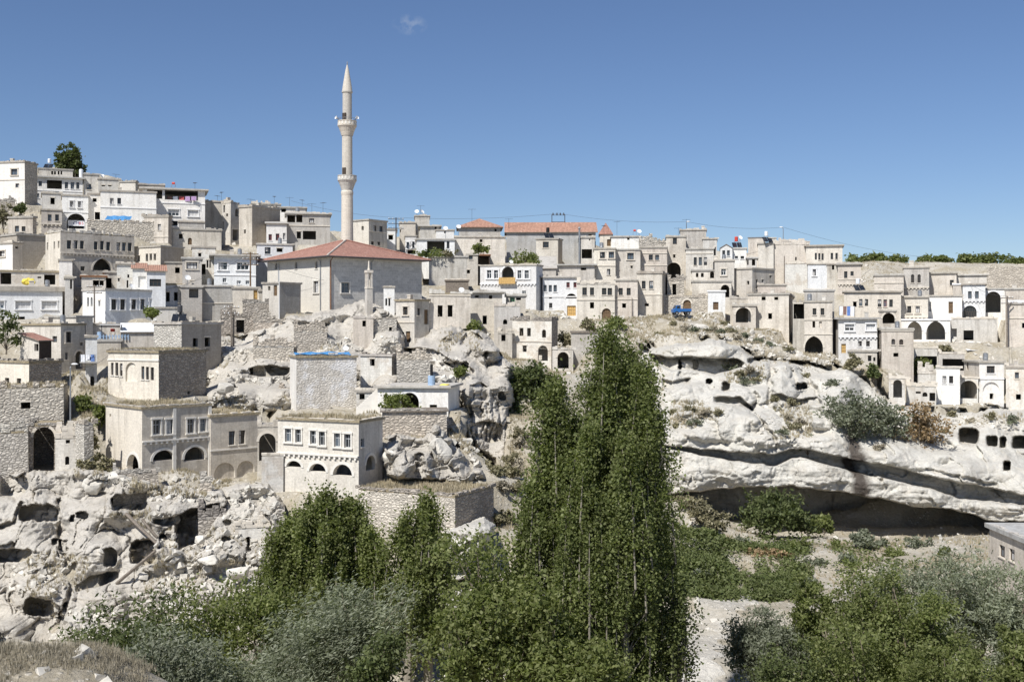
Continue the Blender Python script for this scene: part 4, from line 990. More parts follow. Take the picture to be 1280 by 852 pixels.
# --- left middle
R('A3')
h_balc = H('white_house', 'white house corner with a framed window at the left edge', 160, -80, 135, 240, 190, 480, a=62, mat='plaster', mL='white', wL=[(-10, 285, 55, 345, 'ws')], wR=[(165, 240, 195, 262, 'h')])
H('stone_house', 'windowless brown stone house behind the white corner house', 166, None, 180, 490, 100, 470, a=46, mat='shaded_stone', rag=.3)
h_110 = H('stone_house', 'long arcaded mansion with rows of tall windows and a big arch', 158, 483, 640, 1428, 72, 560, a=45, mat='tuff', mL='cream', roof='rag', rag=.45, rm='earthroof',
   wL=[(495, 195, 510, 275, 'h'), (568, 185, 583, 265, 'h'), (613, 180, 630, 255, 'h')],
   wR=[(710, 172, 757, 262, 'w'), (782, 172, 827, 262, 'w'), (850, 175, 893, 262, 'w'), (998, 182, 1038, 270, 'w'), (1065, 175, 1105, 270, 'w'), (1130, 185, 1172, 277, 'w'), (1237, 190, 1278, 280, 'w'), (1298, 190, 1340, 280, 'w'), (1360, 192, 1402, 282, 'w'), (988, 360, 1188, 490, 'p'), (857, 447, 903, 493, 'w')], cor=[('R', 310)])
H('white_wall_house', 'whitewashed side wall house below the mansion corner', 154, None, 630, 770, 370, 640, mat='white', cat='house')
h_yard = H('white_house', 'white yard house with a dark open porch and yellow bundle', 152, None, -40, 630, 488, 720, mat='limewash', wR=[(5, 520, 120, 640, 'h'), (470, 540, 590, 645, 'h'), (400, 560, 440, 578, 'h')], rm='earthroof', rag=.2)
h_107 = H('white_house', 'long bluish white house with three wide curtained windows', 146, None, -60, 665, 660, 1010, mat='bluewhite', rm='oldconcrete', ov=.3, th=.6, fr='frame_white', wR=[(-40, 818, 45, 900, 'W'), (163, 818, 328, 905, 'W'), (443, 820, 605, 905, 'W'), (190, 985, 265, 1040, 'h')])
H('stone_house', 'tall narrow grey beige house beside the dark alley', 147, None, 690, 780, 560, 980, mat='plaster', rm='oldconcrete', wR=[(745, 590, 765, 690, 'h')])
H('plaster_house', 'ramshackle beige porch house with a canopy behind the framed window house', 150, None, 868, 1128, 545, 800, mat='limewash', wR=[(990, 598, 1055, 660, 'h'), (1060, 600, 1105, 655, 'h')], rm='rust', ov=.2)
H('stone_house', 'grey open porch below the mansion arch', 153, None, 1110, 1262, 500, 800, mat='tuff', wR=[(1120, 575, 1190, 680, 'h')], rm='concrete', ov=.2)
R('A4')
h_114 = H('white_house', 'white house with six framed windows in a row and two slit arches', 142, -228, 15, 660, 600, 900, a=52, mat='bluewhite', mL='white', fr='frame_dark', wR=[(77, 715, 130, 825, 'ws'), (172, 715, 222, 825, 'ws'), (290, 715, 340, 820, 'ws'), (385, 712, 430, 820, 'ws'), (485, 712, 525, 790, 'ws'), (572, 712, 612, 790, 'ws')], wL=[(-180, 690, -160, 790, 'a'), (-142, 690, -122, 790, 'a'), (-60, 730, -40, 790, 'h')], rm='concrete', ov=.12)  # bluish right face: its shade is put into the white wall's colour
h_115 = H('white_house', 'white upper storey with one wide window and a red shed roof', 147, None, 455, 655, 420, 720, mat='bluewhite', roof='shed', rm='tile_orange', rise=1.1, ov=.25, wR=[(485, 500, 608, 578, 'w')], ctl=0)
H('plaster_house', 'pale wing under the red shed roof', 148.5, None, 305, 455, 395, 720, mat='white', roof='shed', rm='tile_orange', rise=1.0, ov=.2, ctl=0, wR=[(365, 470, 445, 590, 'n')])
H('white_house', 'cream white house between the mansion arch and the red shed roof', 152, None, 135, 308, 328, 700, mat='limewash', wR=[(248, 450, 268, 485, 'h'), (240, 512, 258, 592, 'h'), (148, 490, 165, 525, 'h')], ov=.2, ctl=0)
H('stone_house', 'cream house with three slits and a grey shaded side right of the mansion', 164, 318, 602, 848, 140, 500, a=58, mat='shaded_stone', mL='cream', wL=[(443, 230, 468, 312, 'h'), (485, 230, 510, 300, 'h'), (528, 230, 553, 300, 'h'), (348, 250, 382, 315, 'h')])
H('stone_house', 'beige house with one black window beside the pink windowed house', 160, None, 655, 840, 312, 640, mat='tuff', wR=[(757, 377, 807, 437, 'h')], ctl=0)
H('stone_house', 'pinkish house with one broad window on brackets', 158, None, 835, 1040, 268, 600, mat='pink', wR=[(878, 322, 995, 393, 'ws')], rm='concrete', ov=.2, ctl=0)
H('plaster_house', 'bluish house with a curved shadowed roof next to the six window house', 150, None, 650, 822, 545, 800, mat='bluewhite', wR=[(658, 640, 700, 742, 'h'), (745, 640, 785, 730, 'h')], rm='earthroof')
H('block_house', 'grey block house with an open corner beside the long retaining house', 149, None, 822, 1045, 570, 830, mat='cmu', rm='concrete', wR=[(905, 605, 1005, 700, 'h')])
H('plaster_house', 'low beige store with a flat roof below the bluish house', 144, None, 558, 800, 795, 960, mat='plaster', rm='oldconcrete', wR=[(700, 740, 720, 790, 'h')])
# --- left lower
R('C2')
H('stone_house', 'flat roofed stone house above the lane with a framed alley window', 134, 450, 812, 990, 122, 420, a=58, mat='tuff', mL='tuff_pale', wR=[(862, 215, 912, 320, 'ws')], rm='oldconcrete')
h_123 = H('stone_house', 'two storey lane house with framed side windows and a dark arched doorway', 128, 243, 650, 905, 205, 720, a=60, mat='tuff', mL='tuff_pale', wL=[(560, 340, 608, 405, 'w')], wR=[(703, 295, 757, 407, 'ws'), (695, 517, 722, 590, 'w'), (858, 407, 882, 442, 'h'), (805, 500, 880, 690, 'a')], rm='earthroof', rag=.2)
h_124 = H('garden_shed', 'small wooden shed with a rusty red tile roof', 121, 215, 415, 548, 395, 560, a=60, mat='wood_dark', mL='tuff_pale', roof='shed', rm='tile_red', rise=.7, ov=.2, cat='shed', wL=[(265, 365, 285, 395, 'h'), (365, 400, 410, 500, 'h')], ctl=0)
h_125 = H('stone_house', 'front stone house with two windows and a brown rubble side wall', 116, -60, 308, 655, 605, 930, a=60, mat='rubble_grey', mL='cream', wL=[(52, 785, 97, 858, 'w'), (178, 790, 225, 860, 'w')], rm='earthroof', rag=.3)
h_128 = H('white_house', 'slim white house with washing on its little balcony', 124, None, 908, 1032, 335, 900, mat='white', wR=[(960, 765, 1005, 900, 'a'), (935, 560, 1015, 600, 'h')], dep=4)
h_129 = H('stone_house', 'beige terrace house with a shaded pergola', 131, None, 920, 1290, 380, 640, mat='tuff', rm='concrete', ov=.1)
H('stone_house', 'low beige wall house behind the pergola', 137, None, 920, 1290, 205, 470, mat='tuff_pale', rm='oldconcrete')
R('C3')
h_130 = H('stone_house', 'grass roofed stone house with six slim windows and a trefoil niche', 116, 42, 545, 1018, 385, 860, a=62, mat='rubble_grey', mL='cream', rm='earthroof', grass=1.2, rag=.15, trim='stone_trim_pale',
   wL=[(70, 500, 97, 625, 'w'), (113, 500, 142, 630, 'w'), (160, 508, 185, 635, 'w'), (215, 500, 328, 690, 'fa'), (373, 538, 402, 668, 'w'), (418, 543, 447, 672, 'w'), (465, 548, 497, 677, 'w')], wR=[(830, 785, 858, 815, 'h')], band=[('L', 480)])
h_131 = H('stone_house', 'grey shaded house with two dark windows behind the grass roofed house', 128, 495, 772, 1168, 102, 640, a=60, mat='shaded_stone', mL='rubble_pale', wR=[(885, 258, 935, 343, 'h'), (1003, 250, 1057, 340, 'h')], rm='concrete', ov=.15)
H('plaster_house', 'low house with a white sheet roof behind the grass roofed house', 133, None, 180, 498, 205, 420, mat='plaster', roof='shed', rise=1.0, rm='tarp_white', ov=.2, dep=5)
R('C4')
h_132 = H('stone_mansion', 'two storey stone mansion with framed windows over round arches above the ravine', 104, 74, 350, 868, 112, 620, a=45, mat='tuff', mL='cream', rm='earthroof', grass=.9, fr='frame_blue', trim='stone_trim_pale', rag=.12,
   wL=[(238, 472, 328, 610, 'a'), (102, 165, 114, 190, 'h')], wR=[(432, 208, 490, 320, 'ws'), (535, 207, 588, 315, 'ws'), (694, 202, 745, 310, 'ws'), (790, 200, 835, 297, 'ws'), (430, 440, 598, 518, 'a'), (670, 415, 830, 518, 'a')], cor=[('R', 385)], pil=[('R', 3.2), ('R', 6.9)], base=4)
h_133 = H('stone_house', 'stone house with one pair of windows over two blind arches beside the mansion', 108.6, None, 872, 1238, 172, 670, a=42, mat='tuff', rm='earthroof', grass=.8, trim='stone_trim_pale', rag=.12, wR=[(1010, 295, 1058, 400, 'w'), (1087, 290, 1135, 393, 'w'), (898, 535, 1058, 655, 'fa'), (1072, 520, 1205, 640, 'fa')], band=[('R', 445)], base=4)
R('C5')
h_134 = H('stone_mansion', 'bright stone mansion with three pairs of windows over three arches', 98, 165, 780, 962, 213, 790, a=66, mat='plaster', mL='cream', rm='earthroof', grass=1.0, fr='frame_blue', trim='stone_trim_pale', rag=.06,
   wL=[(222, 278, 268, 378, 'ws'), (300, 283, 342, 383, 'ws'), (413, 293, 457, 395, 'ws'), (480, 300, 525, 405, 'ws'), (595, 312, 640, 415, 'ws'), (672, 318, 720, 422, 'ws'), (232, 522, 345, 570, 'a'), (405, 542, 532, 605, 'a'), (585, 548, 732, 635, 'a')], wR=[(797, 352, 822, 415, 'w'), (835, 480, 905, 590, 'a')], cor=[('L', 500)], base=4)
H('vaulted_house', 'broken stone arch joining the two mansions', 105, None, 10, 172, 255, 640, mat='tuff', roof='rag', rag=.5, wR=[(22, 312, 148, 520, 'a')], cat='ruin', dep=4)
H('garden_wall', 'rounded pale parapet wall between the two mansions', 100.5, None, 42, 208, 470, 680, mat='limewash', roof='rag', rag=.1, dep=1.2, cat='wall')
R('C7')
h_136 = H('stone_house', 'whitewashed rubble house with a blue sheet along its roof', 116, 655, 712, 1246, 385, 810, a=20, mat='worn', mL='white', rm='earthroof')
H('rubble_wall', 'broken rubble wall on the rock above the whitewashed rubble house', 131, None, 330, 690, 262, 420, mat='rubble', roof='rag', rag=.8, dep=3, cat='wall')
H('rubble_wall', 'stepped rubble wall beside the smooth rock below the mosque', 134, None, 690, 985, 128, 330, mat='rubble', roof='rag', rag=.9, dep=3, cat='wall', wR=[(765, 122, 795, 155, 'h')])
H('rubble_wall', 'crumbling brown rubble wall under the block retaining house', 142, None, 40, 330, 10, 190, mat='rubble_grey', roof='rag', rag=1.0, dep=3, cat='wall', wR=[(180, 60, 250, 180, 'h')])
H('rubble_wall', 'crumbling rubble wall between the double pole and the mosque sheds', 141, None, 330, 590, 40, 170, mat='rubble', roof='rag', rag=.9, dep=3, cat='wall')
H('ruined_house', 'fallen rubble wall with a dark gap next to the cave below the mosque', 122.5, None, 560, 650, 640, 830, mat='rubble', roof='rag', rag=.8, dep=2, cat='ruin')
R('Z8')
H('ruined_house', 'ruined back wall of rubble behind the blue drum', 119, None, 270, 420, 150, 290, mat='rubble', roof='rag', rag=.9, dep=3, cat='ruin')
R('C6')
H('ruined_house', 'rubble ruin with one hole and a cut corner above the collapsed arch', 110, None, -40, 522, 85, 400, a=18, mat='rubble', roof='rag', rag=.4, rm='earthroof', wR=[(172, 215, 250, 268, 'h')], cat='ruin', grass=.5)
H('ruined_house', 'left wall of the collapsed arch ruin', 104, None, -40, 232, 425, 790, a=20, mat='rubble_pale', roof='rag', rag=.6, cat='ruin', dep=4, rm='earthroof')
H('ruined_house', 'collapsed vault with a tall open arch', 106, None, 225, 470, 395, 780, a=16, mat='rubble_grey', roof='rag', rag=.5, wR=[(268, 405, 442, 780, 'a')], cat='ruin', dep=5, rm='earthroof')
H('ruined_house', 'white ruined wall with a window and a tiny arched niche beside the collapsed vault', 105, None, 452, 632, 455, 760, a=18, mat='limewash', roof='rag', rag=.9, wR=[(538, 492, 572, 550, 'h'), (533, 655, 567, 725, 'a')], cat='ruin', dep=2.5)
H('stone_pillar', 'broken rubble pillar at the end of the white ruined wall', 103.5, 620, 690, 768, 385, 800, a=45, mat='rubble', mL='rubble_pale', roof='rag', rag=.5, cat='pillar')
R('Z8')
h_138 = H('stone_house', 'small pale house with one dark window above the stone stairs', 122, 108, 247, 318, 152, 300, a=62, mat='rubble_grey', mL='limewash', wL=[(150, 172, 171, 203, 'h')], rm='concrete', ov=.15)
h_139 = H('terrace_house', 'white vaulted terrace with a slab roof and blue drum', 112, None, 185, 498, 290, 400, a=-8, mat='white', rm='concrete', ov=.35, wR=[(285, 322, 368, 398, 'a'), (415, 376, 448, 400, 'h')], dep=6)
H('rubble_wall', 'rubble wall with a plank roof below the white terrace', 106, None, 205, 492, 402, 510, mat='rubble', roof='flat', rm='wood_grey', th=.12, ov=.2, dep=3.5, cat='wall', base=1.2)
H('stone_house', 'lean-to of pale stone with two low openings beside the stairs', 115, None, 90, 196, 310, 400, mat='limewash', wR=[(104, 326, 127, 352, 'h'), (140, 370, 168, 395, 'h')], rm='oldconcrete', dep=4, ctl=0)
R('K1')
H('rubble_wall', 'ruined dry stone wall over the cave below the round arched mansion', 100.6, None, 412, 578, 88, 168, mat='rubble', roof='rag', rag=.5, dep=1.6, cat='wall', base=1.0)
H('stone_pillar', 'stump of rubble wall below the blind arches', 99.5, None, 730, 772, 105, 200, mat='rubble', roof='rag', rag=.6, dep=1.4, cat='pillar', base=1.0)
H('ruined_house', 'brown ruined house wall with small holes on the ravine slope', 96.6, None, 722, 858, 232, 350, mat='rubble_grey', roof='rag', rag=.8, dep=2, cat='ruin', base=1.0, wR=[(818, 255, 842, 280, 'h'), (812, 318, 842, 342, 'a')])
H('ruined_house', 'pale ruined wall with one narrow arched door on the ravine slope', 95.4, None, 858, 985, 268, 398, mat='limewash', roof='rag', rag=.8, dep=2, cat='ruin', base=1.2, wR=[(895, 322, 918, 374, 'a'), (925, 340, 935, 352, 'h')])
R('K2')
h_137 = H('ruined_house', 'grass topped ruin of dark stone blocks on a white boulder', 92, 463, 842, 993, 122, 300, a=62, mat='rubble_grey', mL='rubble_pale', roof='rag', rag=.2, rm='earthroof', grass=1.6, wL=[(497, 62, 533, 92, 'h')], cat='ruin', base=5)
R('K5')
h_141 = H('stone_house', 'pale house with two small windows and a flat roof above the willow', 84.7, 1160, 1364, None, 233, 480, a=0, mat='tuff_pale', mL='tuff_pale', wL=[(1193, 225, 1213, 267, 'w'), (1228, 238, 1247, 280, 'w')], rm='concrete', ov=.3, th=.35, dep=6)
# ------------------------------------------------------------------ terrain
CT = []
def G(px, D, z): CT.append(((px - 640) / F * D, D, z))
def GP(*pts):
    for px, py, D in pts: p = P(px, py, D); CT.append((p.x, p.y, p.z))
for h in HOUSES:
    if h['ctl']:
        for x, y in ((0, -.3), (h['Lr'] / 2, -.3), (h['Lr'], -.3), (-.3, h['Ll'] / 2), (-.3, h['Ll'])):
            p = h_world(h, x, y, 0); CT.append((p.x, p.y, p.z))
# photographer's slope and near bank
for px in range(-200, 1500, 170):
    for D in (20, 26, 32, 40): G(px, D, -1.2 - .40 * D)
for D in (-30, -10, 0, 3, 6, 9, 12, 16): G(640, D, -1.75 - .41 * max(D, 0)); G(-300, D, -1.75 - .41 * max(D, 0)); G(1580, D, -1.75 - .41 * max(D, 0))
GP((-80, 806, 50), (0, 812, 50), (40, 820, 49), (80, 836, 48), (120, 856, 47), (0, 862, 41), (60, 872, 42), (-60, 858, 42), (170, 885, 47))
for px in range(200, 1500, 120): G(px, 48, -19.5)
for px in range(-200, 1500, 80):
    G(px, 64, -24.3); G(px, 75, -24.6)
for px in range(350, 860, 60): G(px, 84, -24.2)
# foot of the left cliff (the cliff itself is a separate rock face)
GP((0, 790, 90), (60, 795, 90), (150, 785, 90), (250, 765, 90), (340, 750, 91), (440, 760, 90), (500, 780, 89))
for px in range(-60, 360, 40): G(px, 99, -20)
# gully beside the poplars
GP((630, 660, 99), (648, 600, 106), (655, 560, 112), (662, 520, 121), (660, 480, 130), (650, 450, 138), (700, 470, 138), (760, 450, 142), (790, 440, 145))
GP((720, 600, 110), (790, 600, 110), (700, 700, 98), (790, 700, 98), (620, 720, 90))
# right bank, valley floor and ground under the overhang
GP((850, 625, 116), (860, 660, 110), (880, 700, 103), (850, 735, 96), (920, 680, 112), (960, 690, 110), (1010, 685, 112), (930, 720, 102), (1000, 715, 104), (1060, 690, 112), (1100, 685, 113), (1180, 685, 112), (1240, 690, 108))
GP((840, 780, 90), (880, 800, 86), (950, 750, 94), (1040, 730, 99), (900, 740, 97))
for px in range(880, 1320, 45): G(px, 121, -22.9 + max(0, 960 - px) * .03); G(px, 127, -23.6 + max(0, 960 - px) * .03); G(px, 133, -23.8); G(px, 139, -23.8)
# top of the right cliff
GP((800, 420, 150), (830, 418, 152), (870, 412, 155), (905, 415, 154), (940, 428, 151), (975, 432, 151), (1000, 447, 148), (1035, 452, 147), (1060, 462, 145), (1085, 470, 144))
GP((850, 400, 159), (890, 398, 161), (905, 405, 158))
GP((1110, 500, 140.5), (1150, 508, 141), (1190, 510, 141.5), (1230, 507, 142.5), (1280, 510, 142.5), (1330, 512, 142.5))
for px in range(830, 1340, 40): G(px, 147 + max(0, 870 - px) * .05, -6.5 if px > 1050 else -4.5)
# street and slopes in the centre
GP((690, 392, 164), (730, 398, 162), (770, 400, 160), (810, 398, 162), (700, 415, 154), (770, 415, 153), (640, 432, 147), (730, 450, 144), (620, 420, 149))
GP((600, 400, 150), (560, 404, 149))
# rock flank below the mosque (covered by rock faces)
GP((300, 425, 141), (330, 415, 143), (280, 440, 136), (310, 500, 121), (340, 500, 120), (270, 505, 119), (455, 470, 120), (480, 420, 139))
# lane on the left
GP((112, 590, 104), (114, 560, 108), (118, 520, 112), (112, 480, 117), (108, 455, 121), (100, 452, 123), (128, 600, 102))
GP((150, 498, 112), (180, 505, 110), (250, 500, 113))
# ruin roof level and terrace rubble
GP((485, 552, 104.5), (510, 552, 104.5), (535, 552, 104.5), (555, 552, 105), (485, 575, 101), (520, 575, 101), (550, 575, 102), (500, 590, 98.5), (530, 592, 98.5), (560, 596, 99), (590, 606, 99), (500, 560, 103), (530, 560, 104), (560, 570, 104), (590, 590, 102), (610, 600, 101), (480, 545, 105))
# crown of the hill
for px, D, z in ((-150, 225, 33), (0, 226, 31), (60, 226, 31.0), (120, 226, 29), (200, 226, 26.5), (280, 226, 23), (360, 226, 20), (440, 226, 18), (520, 226, 17.5), (600, 226, 17), (700, 226, 17), (800, 226, 15.5), (900, 226, 14.5), (1000, 228, 14)):
    G(px, D, z); G(px, D + 25, z - .5)
GP((1060, 330, 225), (1100, 329, 235), (1160, 330, 238), (1220, 332, 238), (1280, 333, 238), (1360, 334, 238))
GP((1075, 345, 205), (1100, 350, 200))
for px in range(-300, 1700, 200): G(px, 330, 10); G(px, 600, 8); G(px, 2500, 5)
for D in (100, 140, 180, 220): G(-260, D, {100: -16, 140: 0, 180: 16, 220: 30}[D]); G(1500, D, {100: -22, 140: -6, 180: 3, 220: 8}[D])
CT = np.array(CT)

xs = np.r_[-6000, -2500, -1000, -450, -250, -170, np.arange(-130, 130.01, .85), 170, 250, 450, 1000, 2500, 6000]
ys = np.r_[-400, -100, -20, np.arange(0, 252, .85), 262, 280, 310, 360, 450, 700, 1500, 4000, 9000]
XX, YY = np.meshgrid(xs, ys)
def idw(X, Y):
    x, y = X.ravel(), Y.ravel(); out = np.empty(len(x))
    for i in range(0, len(x), 20000):
        d2 = (x[i:i + 20000, None] - CT[None, :, 0]) ** 2 + (y[i:i + 20000, None] - CT[None, :, 1]) ** 2
        w = 1 / (d2 + .35) ** 2
        out[i:i + 20000] = (w * CT[None, :, 2]).sum(1) / w.sum(1)
    return out.reshape(X.shape)
ZZ = idw(XX, YY)
rough = np.clip((YY - 15) / 60, .15, 1)
ZZ = ZZ + fbm(XX * .16, YY * .16, 0, 5, 3) * .75 * rough + fbm(XX * .7, YY * .7, 0, 3, 9) * .26 * rough
# houses stand on it: no ground inside rooms, none in front of a facade
TPX = XX / np.maximum(YY, 1) * F + 640
for h in HOUSES:
    ca, sa = math.cos(h['a']), math.sin(h['a'])
    lx = (XX - h['loc'][0]) * ca + (YY - h['loc'][1]) * sa
    ly = -(XX - h['loc'][0]) * sa + (YY - h['loc'][1]) * ca
    zb = h['loc'][2]
    ins = (lx > -1.3) & (lx < h['Lr'] + .9) & (ly > -1.3) & (ly < h['Ll'] + .4)
    ZZ = np.where(ins, np.minimum(ZZ, zb - .02 + fbm(XX, YY, 0, 2, 5) * .12), ZZ)
    if h['ctl']:
        fr = (TPX > h['xl'] - 3) & (TPX < h['xr'] + 3) & (YY < h['D'] + 1) & (YY > h['D'] - 60)
        lim = (HOR - h['yb'] - 1.0) / F * YY
        ZZ = np.where(fr, np.minimum(ZZ, lim), ZZ)

ZG = ZZ.copy()
def ground(x, y):
    """terrain height at x,y"""
    i = np.clip(np.searchsorted(xs, x) - 1, 0, len(xs) - 2); j = np.clip(np.searchsorted(ys, y) - 1, 0, len(ys) - 2)
    u = (x - xs[i]) / (xs[i + 1] - xs[i]); v = (y - ys[j]) / (ys[j + 1] - ys[j])
    return (ZG[j, i] * (1 - u) + ZG[j, i + 1] * u) * (1 - v) + (ZG[j + 1, i] * (1 - u) + ZG[j + 1, i + 1] * u) * v

# ------------------------------------------------------------------ rock faces
def polydist(PX, PY, poly):
    """signed distance to a polygon, positive inside"""
    d = np.full(PX.shape, 1e9); ins = np.zeros(PX.shape, bool)
    n = len(poly)
    for i in range(n):
        (x0, y0), (x1, y1) = poly[i], poly[(i + 1) % n]
        dx, dy = x1 - x0, y1 - y0
        t = np.clip(((PX - x0) * dx + (PY - y0) * dy) / (dx * dx + dy * dy + 1e-9), 0, 1)
        d = np.minimum(d, np.hypot(PX - x0 - t * dx, PY - y0 - t * dy))
        c = ((y0 > PY) != (y1 > PY)) & (PX < (x1 - x0) * (PY - y0) / (y1 - y0 + 1e-12) + x0)
        ins ^= c
    return np.where(ins, d, -d)

def linedist(PX, PY, pts):
    d = np.full(PX.shape, 1e9)
    for (x0, y0), (x1, y1) in zip(pts[:-1], pts[1:]):
        dx, dy = x1 - x0, y1 - y0
        t = np.clip(((PX - x0) * dx + (PY - y0) * dy) / (dx * dx + dy * dy + 1e-9), 0, 1)
        d = np.minimum(d, np.hypot(PX - x0 - t * dx, PY - y0 - t * dy))
    return d

def worley(x, z, cell, seed):
    """random value of the nearest jittered cell and distance to the cell border"""
    u, v = x / cell, z / cell; iu, iv = np.floor(u).astype(np.int64), np.floor(v).astype(np.int64)
    d1 = np.full(u.shape, 9.0); d2 = d1.copy(); val = np.zeros(u.shape); tilt = np.zeros(u.shape)
    for a in (-1, 0, 1):
        for b in (-1, 0, 1):
            ci, cj = iu + a, iv + b; z0 = np.zeros_like(ci)
            px_ = ci + .15 + .7 * _hash(ci, cj, z0, seed); py_ = cj + .15 + .7 * _hash(ci, cj, z0, seed + 1)
            d = np.hypot(u - px_, v - py_); r = _hash(ci, cj, z0, seed + 2)
            new = d < d1
            tl = ((_hash(ci, cj, z0, seed + 3) - .5) * (u - px_) + (_hash(ci, cj, z0, seed + 4) - .35) * (v - py_)) * 2.6; tilt = np.where(new, tl, tilt)
            d2 = np.where(new, d1, np.minimum(d2, d)); val = np.where(new, r, val); d1 = np.where(new, d, d1)
    return val + tilt, d2 - d1

class Rock:
    def __init__(s, px0, px1, py0, py1, step, pts, poly, p=3.0):
        s.px = np.arange(px0, px1 + step, step); s.py = np.arange(py0, py1 + step, step)
        s.PX, s.PY = np.meshgrid(s.px, s.py); s.poly = poly
        pts = np.array(pts, float)
        D = np.zeros(s.PX.shape); W = np.zeros(s.PX.shape)
        for x, y, d in pts:
            w = 1 / ((s.PX - x) ** 2 + (s.PY - y) ** 2 + 30) ** (p / 2)
            D += w * d; W += w
        s.D = D / W; s.step = step
        # wobble so that outlines are never drawn with a ruler
        s.WX = s.PX + fbm(s.PX * .05, s.PY * .05, 1.0, 4, 21) * 5 + fbm(s.PX * .2, s.PY * .2, 2.0, 3, 23) * 2.6; s.WY = s.PY + fbm(s.PX * .05, s.PY * .05, 7.0, 4, 22) * 4 + fbm(s.PX * .2, s.PY * .2, 5.0, 3, 24) * 2.2
    def cave(s, x0, y0, x1, y1, depth, pw=3.0, soft=.14, wob=.8):
        X = s.PX + (s.WX - s.PX) * wob; Y = s.PY + (s.WY - s.PY) * wob
        r = (np.abs((X - (x0 + x1) / 2) / ((x1 - x0) / 2)) ** pw + np.abs((Y - (y0 + y1) / 2) / ((y1 - y0) / 2)) ** pw) ** (1 / pw)
        s.D += depth * (1 - sstep(1 - soft, 1 + soft * .3, r))
    def bulge(s, x, y, rx, ry, amp):
        r2 = ((s.WX - x) / rx) ** 2 + ((s.WY - y) / ry) ** 2
        s.D -= amp * np.clip(1 - r2, 0, 1) ** .7
    def crack(s, pts, w, depth):
        d = linedist(s.WX, s.WY, pts); s.D += depth * np.clip(1 - d / w, 0, 1) ** .6
    def lip(s, pts, hgt, rec, fade=8.0, ends=12):
        """overhanging edge along pts: the rock under it stands back by rec for hgt pixels"""
        xs_ = [p[0] for p in pts]; yl = np.interp(s.PX, xs_, [p[1] for p in pts]) + fbm(s.PX * .08, s.PX * 0, 3.0, 3, 5) * 2.2
        hh = np.interp(s.PX, xs_, hgt) if hasattr(hgt, '__len__') else hgt
        dy = s.PY - yl
        m = sstep(-.3, 1.3, dy) * (1 - sstep(hh, hh + fade, dy))
        m = m * sstep(xs_[0] - 2, xs_[0] + ends, s.PX) * (1 - sstep(xs_[-1] - ends, xs_[-1] + 2, s.PX))
        s.D += rec * m
    def done(s, name, mat, amp=.5, sc=.35, edge=6.0, edgew=7.0, ridged=.5, seed=1, kind='structure', label=None, cat=None, fine=.2, strata=.25, block=0.0, cell=2.5):
        Pn = [(s.PX - 640) / F * s.D, s.D, (HOR - s.PY) / F * s.D]
        n = fbm(Pn[0] * sc, Pn[1] * sc * .3, Pn[2] * sc * 1.25, 5, seed) * amp
        n = n + fbm(Pn[0] * sc * .8, Pn[1] * .1, Pn[2] * sc * 1.6, 4, seed + 50, True) * amp * ridged
        n = n + fbm(Pn[0] * 1.5, Pn[1] * .2, Pn[2] * 2.2, 4, seed + 90, True) * fine
        st = fbm(Pn[0] * .10, Pn[1] * .05, Pn[2] * 1.5, 4, seed + 130); n = n + np.sign(st) * np.abs(st) ** .6 * strata
        if block:
            wx = Pn[0] + fbm(Pn[0] * .5, Pn[2] * .5, 0, 3, seed + 7) * cell * .5; wz = Pn[2] * 1.35 + fbm(Pn[0] * .5, Pn[2] * .5, 9, 3, seed + 8) * cell * .5
            for c_, k_ in ((cell, 1.0), (cell * .42, .28)):
                v_, e_ = worley(wx, wz, c_, seed + int(c_ * 10)); n = n + (v_ - .5) * 2 * block * k_ - np.clip(1 - e_ / .07, 0, 1) * block * .7 * k_
        s.D = s.D - n
        sd = polydist(s.WX, s.WY, s.poly)
        s.D = s.D + edge * (1 - np.clip(sd / edgew, 0, 1)) ** 1.8
        s.inside = sd > 0
        V = np.stack([(s.PX - 640) / F * s.D, s.D, (HOR - s.PY) / F * s.D], -1)
        s.V = V
        ny, nx = s.PX.shape
        idx = np.arange(ny * nx).reshape(ny, nx)
        q = np.stack([idx[1:, :-1], idx[1:, 1:], idx[:-1, 1:], idx[:-1, :-1]], -1).reshape(-1, 4)
        keep = s.inside.ravel()[q].any(1); q = q[keep]
        used = np.unique(q); re = np.full(ny * nx, -1); re[used] = np.arange(len(used))
        o = fastmesh(name, V.reshape(-1, 3)[used], re[q], mat, None, True)
        s.o = tag(o, label, cat, kind=kind)
        return s
    def at(s, px, py):
        i = int(np.clip(round((px - s.px[0]) / s.step), 0, len(s.px) - 1)); j = int(np.clip(round((py - s.py[0]) / s.step), 0, len(s.py) - 1))
        return Vector(s.V[j, i])

